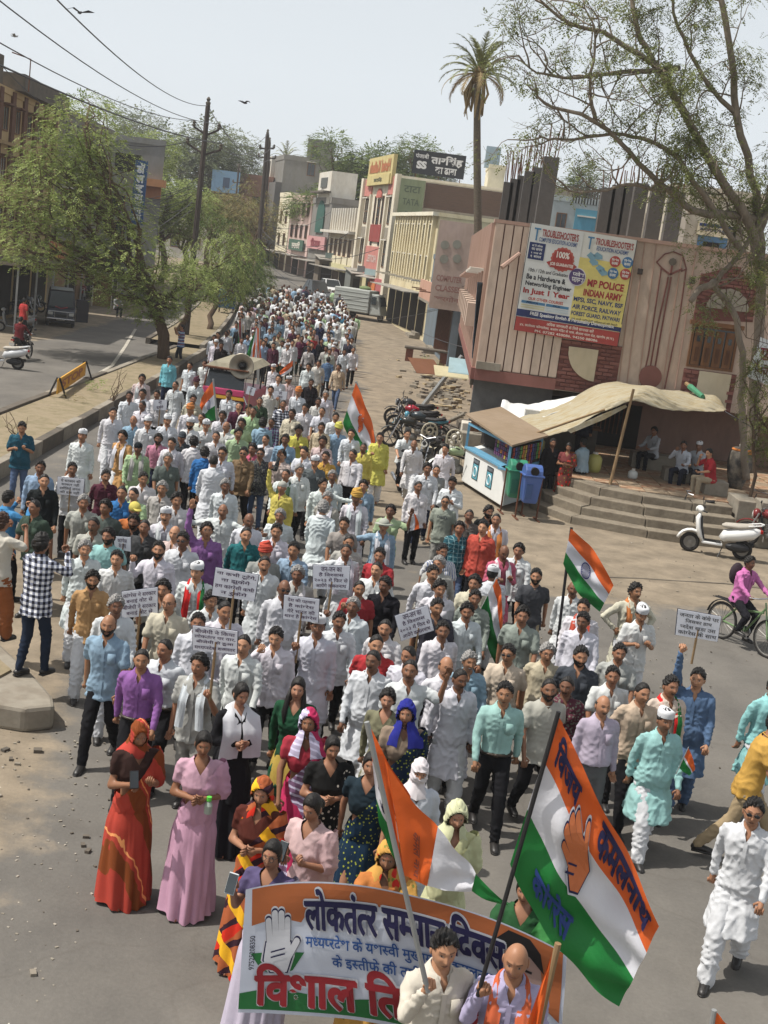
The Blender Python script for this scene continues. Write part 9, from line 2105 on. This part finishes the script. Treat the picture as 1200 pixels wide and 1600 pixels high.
for i, (q, Y, lab, bd) in enumerate(((((402, 510), (396, 578), (382, 562), (398, 520), (402, 545), (388, 545)), 46, 'furled green, white and orange flag just right of the loudspeaker horn', (.35, .6)), (((404, 512), (407, 576), (393, 580), (400, 514), (408, 545), (398, 550)), 45.6, 'orange and white flag hanging close to the loudspeaker horn', (.6, 9)), (((376, 502), (380, 556), (371, 558), (372, 505), (378, 530), (372, 530)), 52, 'dark red and green furled flag left of the one with green cloth', (.7, .75)))):
 fn = cloth_fn(*q, Y, .05, 7, i); t = thing('flag', lab, 'flag', PY(*q[0], Y), group='tricolour flags'); fpole(t, (q[0][0]+2, q[0][1]-4), (q[0][0], q[1][1]+25), Y, .03); cloth(t, fn, 14, 10, bd, ms=[SAF, WSK, GSK] if i < 2 else [mat('dark_red_silk', S(120, 30, 34)), WSK, GSK])
fn = cloth_fn((458, 563), (436, 582), (440, 588), (456, 578), (446, 572), (449, 584), 46, .03, 6, 3); flag('small orange and white flag waved behind the man in a white cap', fn, ((462, 600), (458, 562), 46), nu=12, nv=8, bounds=(.6, 9))
fn = cloth_fn((648, 802), (655, 826), (640, 830), (646, 806), (653, 813), (644, 818), 22.4, .01, 6, 3); flag('hand-sized paper flag held by the man in the striped white shirt', fn, ((637, 833), (647, 801), 22.4, dict(r_=.006)), nu=10, nv=8, bounds=(.5, 9))
fn = cloth_fn((1075, 1168), (1086, 1203), (1077, 1212), (1062, 1200), (1083, 1186), (1069, 1207), 12.3, .01, 6, 1); flag('hand-sized tricolour held by the man in the aqua kurta and white cap', fn, ((1056, 1210), (1076, 1167), 12.3, dict(r_=.005)), nu=12, nv=9, bounds=(.45, .6))
fn = cloth_fn((864, 1484), (858, 1502), (806, 1650), (832, 1680), (862, 1492), (820, 1665), 6.7, .02, 6, 2); t = flag('rolled orange flag on a bamboo stick at the bottom edge', fn, ((872, 1474), (834, 1640), 6.75, dict(r_=.02, m=PB2)), nu=8, nv=22, bounds=(9, 99))
fn = cloth_fn((1118, 1580), (1150, 1612), (1128, 1690), (1096, 1660), (1134, 1596), (1112, 1675), 6.6, .02, 6, 2); flag('tip of an orange flag cut by the bottom edge at the right', fn, ((1116, 1578), (1100, 1680), 6.6), nu=8, nv=8, bounds=(9, 99))
# banner
BF = cloth_fn((384, 1390), (886, 1490), (872, 1690), (372, 1582), (612, 1390), (624, 1608), 7.95, .016, 7, 1)
def bf(u, v, off=0): return BF(u, v, off)
bn = thing('banner', 'long white and orange banner with big red Hindi letters carried by the women', 'banner', PY(630, 1480, 7.95)); VW = mat('banner_vinyl', S(192, 198, 212), var=.05, scale=3, bump=.12, rough=.45, spec=.4)
cloth(bn, bf, 60, 12, (-1, 99), ms=[VW, VW, VW]); OR_ = ink(196, 104, 52); GR_ = ink(36, 122, 58); REDB = ink(168, 34, 44)
onfn(bn, bf, [(.025, .01), (.99, .01), (.99, .16), (.82, .17), (.6, .12), (.4, .15), (.24, .17), (.2, .30), (.12, .26), (.03, .30)], OR_, .003, 'orange_top'); onfn(bn, bf, [(.0, .84), (.1, .80), (.3, .86), (.45, .80), (.7, .86), (.99, .82), (.99, .97), (0, .97)], GR_, .003, 'green_foot'); onfn(bn, bf, [(.84, .10), (.99, .05), (.99, .55), (.9, .42)], OR_, .004, 'orange_side')
onfn(bn, bf, [(.03, .52), (.21, .52), (.17, .66), (.12, .70), (.07, .66)], GR_, .004, 'green_arc'); hand(bn, bf, .12, .44, .105, .27, WI, NAVY, .005)
fwrite(bn, bf, 'लोकतंत्र सम्मान दिवस', .215, .045, .83, .36, NAVY, .035, .020, WI); fwrite(bn, bf, 'मध्यप्रदेश के यशस्वी मुख्यमंत्री कमलनाथ जी', .215, .37, .86, .50, ink(40, 90, 170), .02, .012); fwrite(bn, bf, 'के इस्तीफे की तारीख २० मार्च को', .30, .51, .80, .62, ink(40, 90, 170), .02, .012)
fwrite(bn, bf, 'विशाल तिरंगा यात्रा', .05, .60, .96, .93, REDB, .05, .020, WI); fwrite(bn, lambda u, v, o=0: bf(.025+v*.02, 1-u, o), '97525208350', .35, .05, .62, .95, ink(60, 60, 80), .01, .006)
onfn(bn, bf, [(.85+.065*math.cos(a)+.02, .33+.27*math.sin(a)) for a in np.linspace(0, 6.28, 19)[:-1]], ink(186, 150, 138), .006, 'portrait_face'); onfn(bn, bf, [(.80, .28), (.805, .12), (.84, .03), (.90, .03), (.93, .10), (.94, .25), (.90, .16), (.84, .15)], ink(34, 30, 32), .008, 'portrait_hair')
for u in (.845, .895): onfn(bn, bf, [(u-.012, .27), (u+.012, .27), (u+.01, .29), (u-.01, .29)], ink(50, 40, 40), .009, 'portrait_eye')
# placards
PV = mat('card', S(206, 208, 216), var=.04, bump=.02, rough=.7)
def placard(q, who, label, lines, up=.0, stick_=.5, inkc=(70, 44, 84)):
 Y = headloc(*who).y-.32; P = [PY(*p, Y) for p in q]; t = thing('placard', label, 'placard', P[3], group='hand-held placards'); f = bil(*P)
 for nm, d, m in (('card', .0, PV), ('back', .014, ink(60, 66, 90))):
  k = [p+(p-(P[0]+P[2])/2)*(.03 if nm == 'back' else 0)+Vector((0, .004+d, 0)) for p in P]; mb = MB(); mb.prism([tuple(p) for p in k], (0, .008, 0)); mb.build(nm, m, t, world=True)
 n = len(lines)
 for i, s in enumerate(lines): w = min(.92, .13+.055*len(s)); v = .06+i*.9/n; lettering(s, lambda u, v_: f(u, v_)+Vector((0, -.004, 0)), .5-w/2, v, .5+w/2, v+.74/n, ink(*inkc), t, bold=.012)
 b = (P[2]+P[3])/2; mb = MB(); mb.tube([b+Vector((0, .012, .1)), b+Vector((0, .02, -stick_))], .014, 6); mb.build('stick', PB2, t, world=True)
L6 = ['जन-जन का', 'है विश्वास', '२०२३ में फिर से', 'आयेंगे कमलनाथ']
placard(((190, 925), (246, 918), (246, 961), (190, 966)), (256, 921), 'placard above the bald man in cream, four lines starting with the word Congress', ['कांग्रेस ने सरकार', 'बनाई वोट से', 'बीजेपी ने सरकार', 'बनाई नोट से']); placard(((301, 978), (371, 987), (370, 1022), (301, 1016)), (313, 1039), 'lowest left placard, held up by the man with a white scarf', ['बीजेपी ने किया', 'लोकतंत्र पर वार,', 'बीजेपी से हुआ', 'मध्यप्रदेश शर्मसार'])
placard(((337, 887), (404, 899), (397, 940), (331, 930)), (341, 957), 'widest placard, tilted, below the man in the teal shirt', ['ना कभी टूटेंगे,', 'ना झुकेंगे', 'हम कांग्रेसी कभी', 'न रुकेंगे']); placard(((444, 930), (499, 937), (497, 973), (442, 967)), (497, 978), 'placard held by the man in a white cap and spectacles', ['देश की पहचान', 'है कांग्रेस', 'मेरे भारत की', 'शान है कांग्रेस'])
placard(((489, 883), (547, 885), (545, 922), (489, 920)), (568, 918), 'nearly upright placard left of the man in the black shirt', L6); placard(((617, 963), (668, 946), (678, 985), (627, 1002)), (681, 948), 'placard tilted to the left beside the smiling man in charcoal', L6)
placard(((1060, 952), (1127, 964), (1121, 1003), (1056, 992)), (1090, 1061), 'placard held high by the man in the blue kurta on the right', ['जनता के कंधे पर', 'जिसका हाथ', 'प्रदेश खडा उस', 'कांग्रेस के साथ'], stick_=.3, inkc=(60, 60, 64))
placard(((90, 745), (132, 749), (129, 776), (88, 772)), (113, 733), 'small placard held up near the two men at the left kerb', ['ये सरकार की', 'सरकार नहीं', 'इसीलिये जनता', 'की हार नहीं'], inkc=(60, 60, 70)); placard(((178, 838), (204, 840), (204, 862), (179, 858)), (226, 824), 'small card glimpsed between the mint T-shirt and the charcoal shirt', ['कांग्रेस', 'का हाथ'])
placard(((240, 625), (261, 625), (260, 641), (239, 641)), (246, 617), 'small white card held at the left rim of the crowd by the kerb', ['ना', 'झुकेंगे']); placard(((428, 611), (449, 612), (447, 625), (427, 623)), (423, 610), 'small white card held up right of the loudspeaker vehicle', ['जय', 'हिन्द']); placard(((387, 603), (400, 607), (396, 619), (384, 615)), (383, 637), 'small tilted white card before the loudspeaker vehicle windscreen', ['जय'])
# small things in hands
for w_, ps, l, c in ((wPink, 'phone', 'dark phone held by the woman in the pale pink sari', (30, 30, 34)), (wGl, 'placR', 'pale phone held by the woman in spectacles at the banner', (170, 176, 180)), (wRed, 'phone', 'black phone in the hands of the woman in the red sari', (28, 28, 30)), (mBl, 'photo', 'phone held out by the man at the left edge', (30, 30, 34))):
 q = Matrix.LocRotScale(w_.location, w_.rotation_euler, w_.scale) @ (Vector(skeleton(ps)['wrR'])+Vector((.03, -.08, .08))); t = phone(0, 0, 1, l, c); t.location = q; t.rotation_euler = (-.4, 0, w_.rotation_euler.z)
for (x, y, Y, l) in ((327, 1248, 10.0, 'green lime in the hands of the woman in the pink sari'), (364, 1157, 11.3, 'green bottle cap held by the woman in black'), (523, 1241, 10.6, 'green-capped bottle held by the woman in the dotted black sari')):
 t = thing('bottle', l, 'bottle', PY(x, y, Y)); P_(t, 'cap', gloss(90, 190, 70, .5), lambda m: m.cyl((0, 0, 0), .022, .035, 10)); P_(t, 'neck', gloss(150, 160, 150, .3), lambda m: m.lathe((0, 0, -.13), ((.034, 0), (.036, .07), (.02, .105)), 10))
t = thing('camera', 'black camera raised by the photographer in the checked shirt', 'camera', PY(100, 868, headloc(84, 858).y+.22)); P_(t, 'camera_body', BLK, lambda m: m.box((0, 0, 0), (.15, .08, .10)), bevel=.01); P_(t, 'lens', BLK, lambda m: m.cyl((0, .09, 0), .035, .12, 14, 'Y'))
p = headloc(84, 858); t = thing('shoulder_bag', 'black shoulder bag at the hip of the photographer in the checked shirt', 'bag', (p.x-.23, p.y-.08, .95)); P_(t, 'pouch', SEATM, lambda m: m.box((0, 0, 0), (.12, .30, .26)), bevel=.04); P_(t, 'strap', SEATM, lambda m: m.tube([(0, -.1, .12), (.08, -.12, .35), (.3, -.08, .52), (.42, .05, .5)], .014, 5))
for w_, s, z, c in ((INFO_T['696 784'], 'DIESEL', 1.27, (60, 66, 80)), (INFO_T['mustard'], 'PUMA', 1.08, (90, 70, 50))):
 vs, fs = text_tris(s, .03); a, b = max(p[0] for p in vs), max(p[1] for p in vs); mb = MB(); mb.add([(.2*(x/a-.5), -.158+.35*(.2*(x/a-.5))**2+(0 if s == 'DIESEL' else -.08), z+.045*y/b) for x, y in vs], fs); mb.build('lettering', ink(*c), w_, fixn=False)
bpy.data.scenes.remove(TMP)
# ---------------- the dusty air of a hot afternoon ----------------
hm = bpy.data.materials.new('dusty_air'); hm.use_nodes = True; hn = hm.node_tree.nodes; hn.remove(hn['Principled BSDF']); pv = hn.new('ShaderNodeVolumePrincipled')
pv.inputs['Color'].default_value = (.86, .89, .93, 1); pv.inputs['Density'].default_value = .0005; pv.inputs['Anisotropy'].default_value = .2; hm.node_tree.links.new(pv.outputs[0], hn['Material Output'].inputs['Volume'])
mb = MB(); mb.box((0, 1250, 17), (3300, 2760, 36.5)); hz_ = mb.build('haze', hm); tag(hz_, kind='stuff')
scene.cycles.volume_bounces = 1
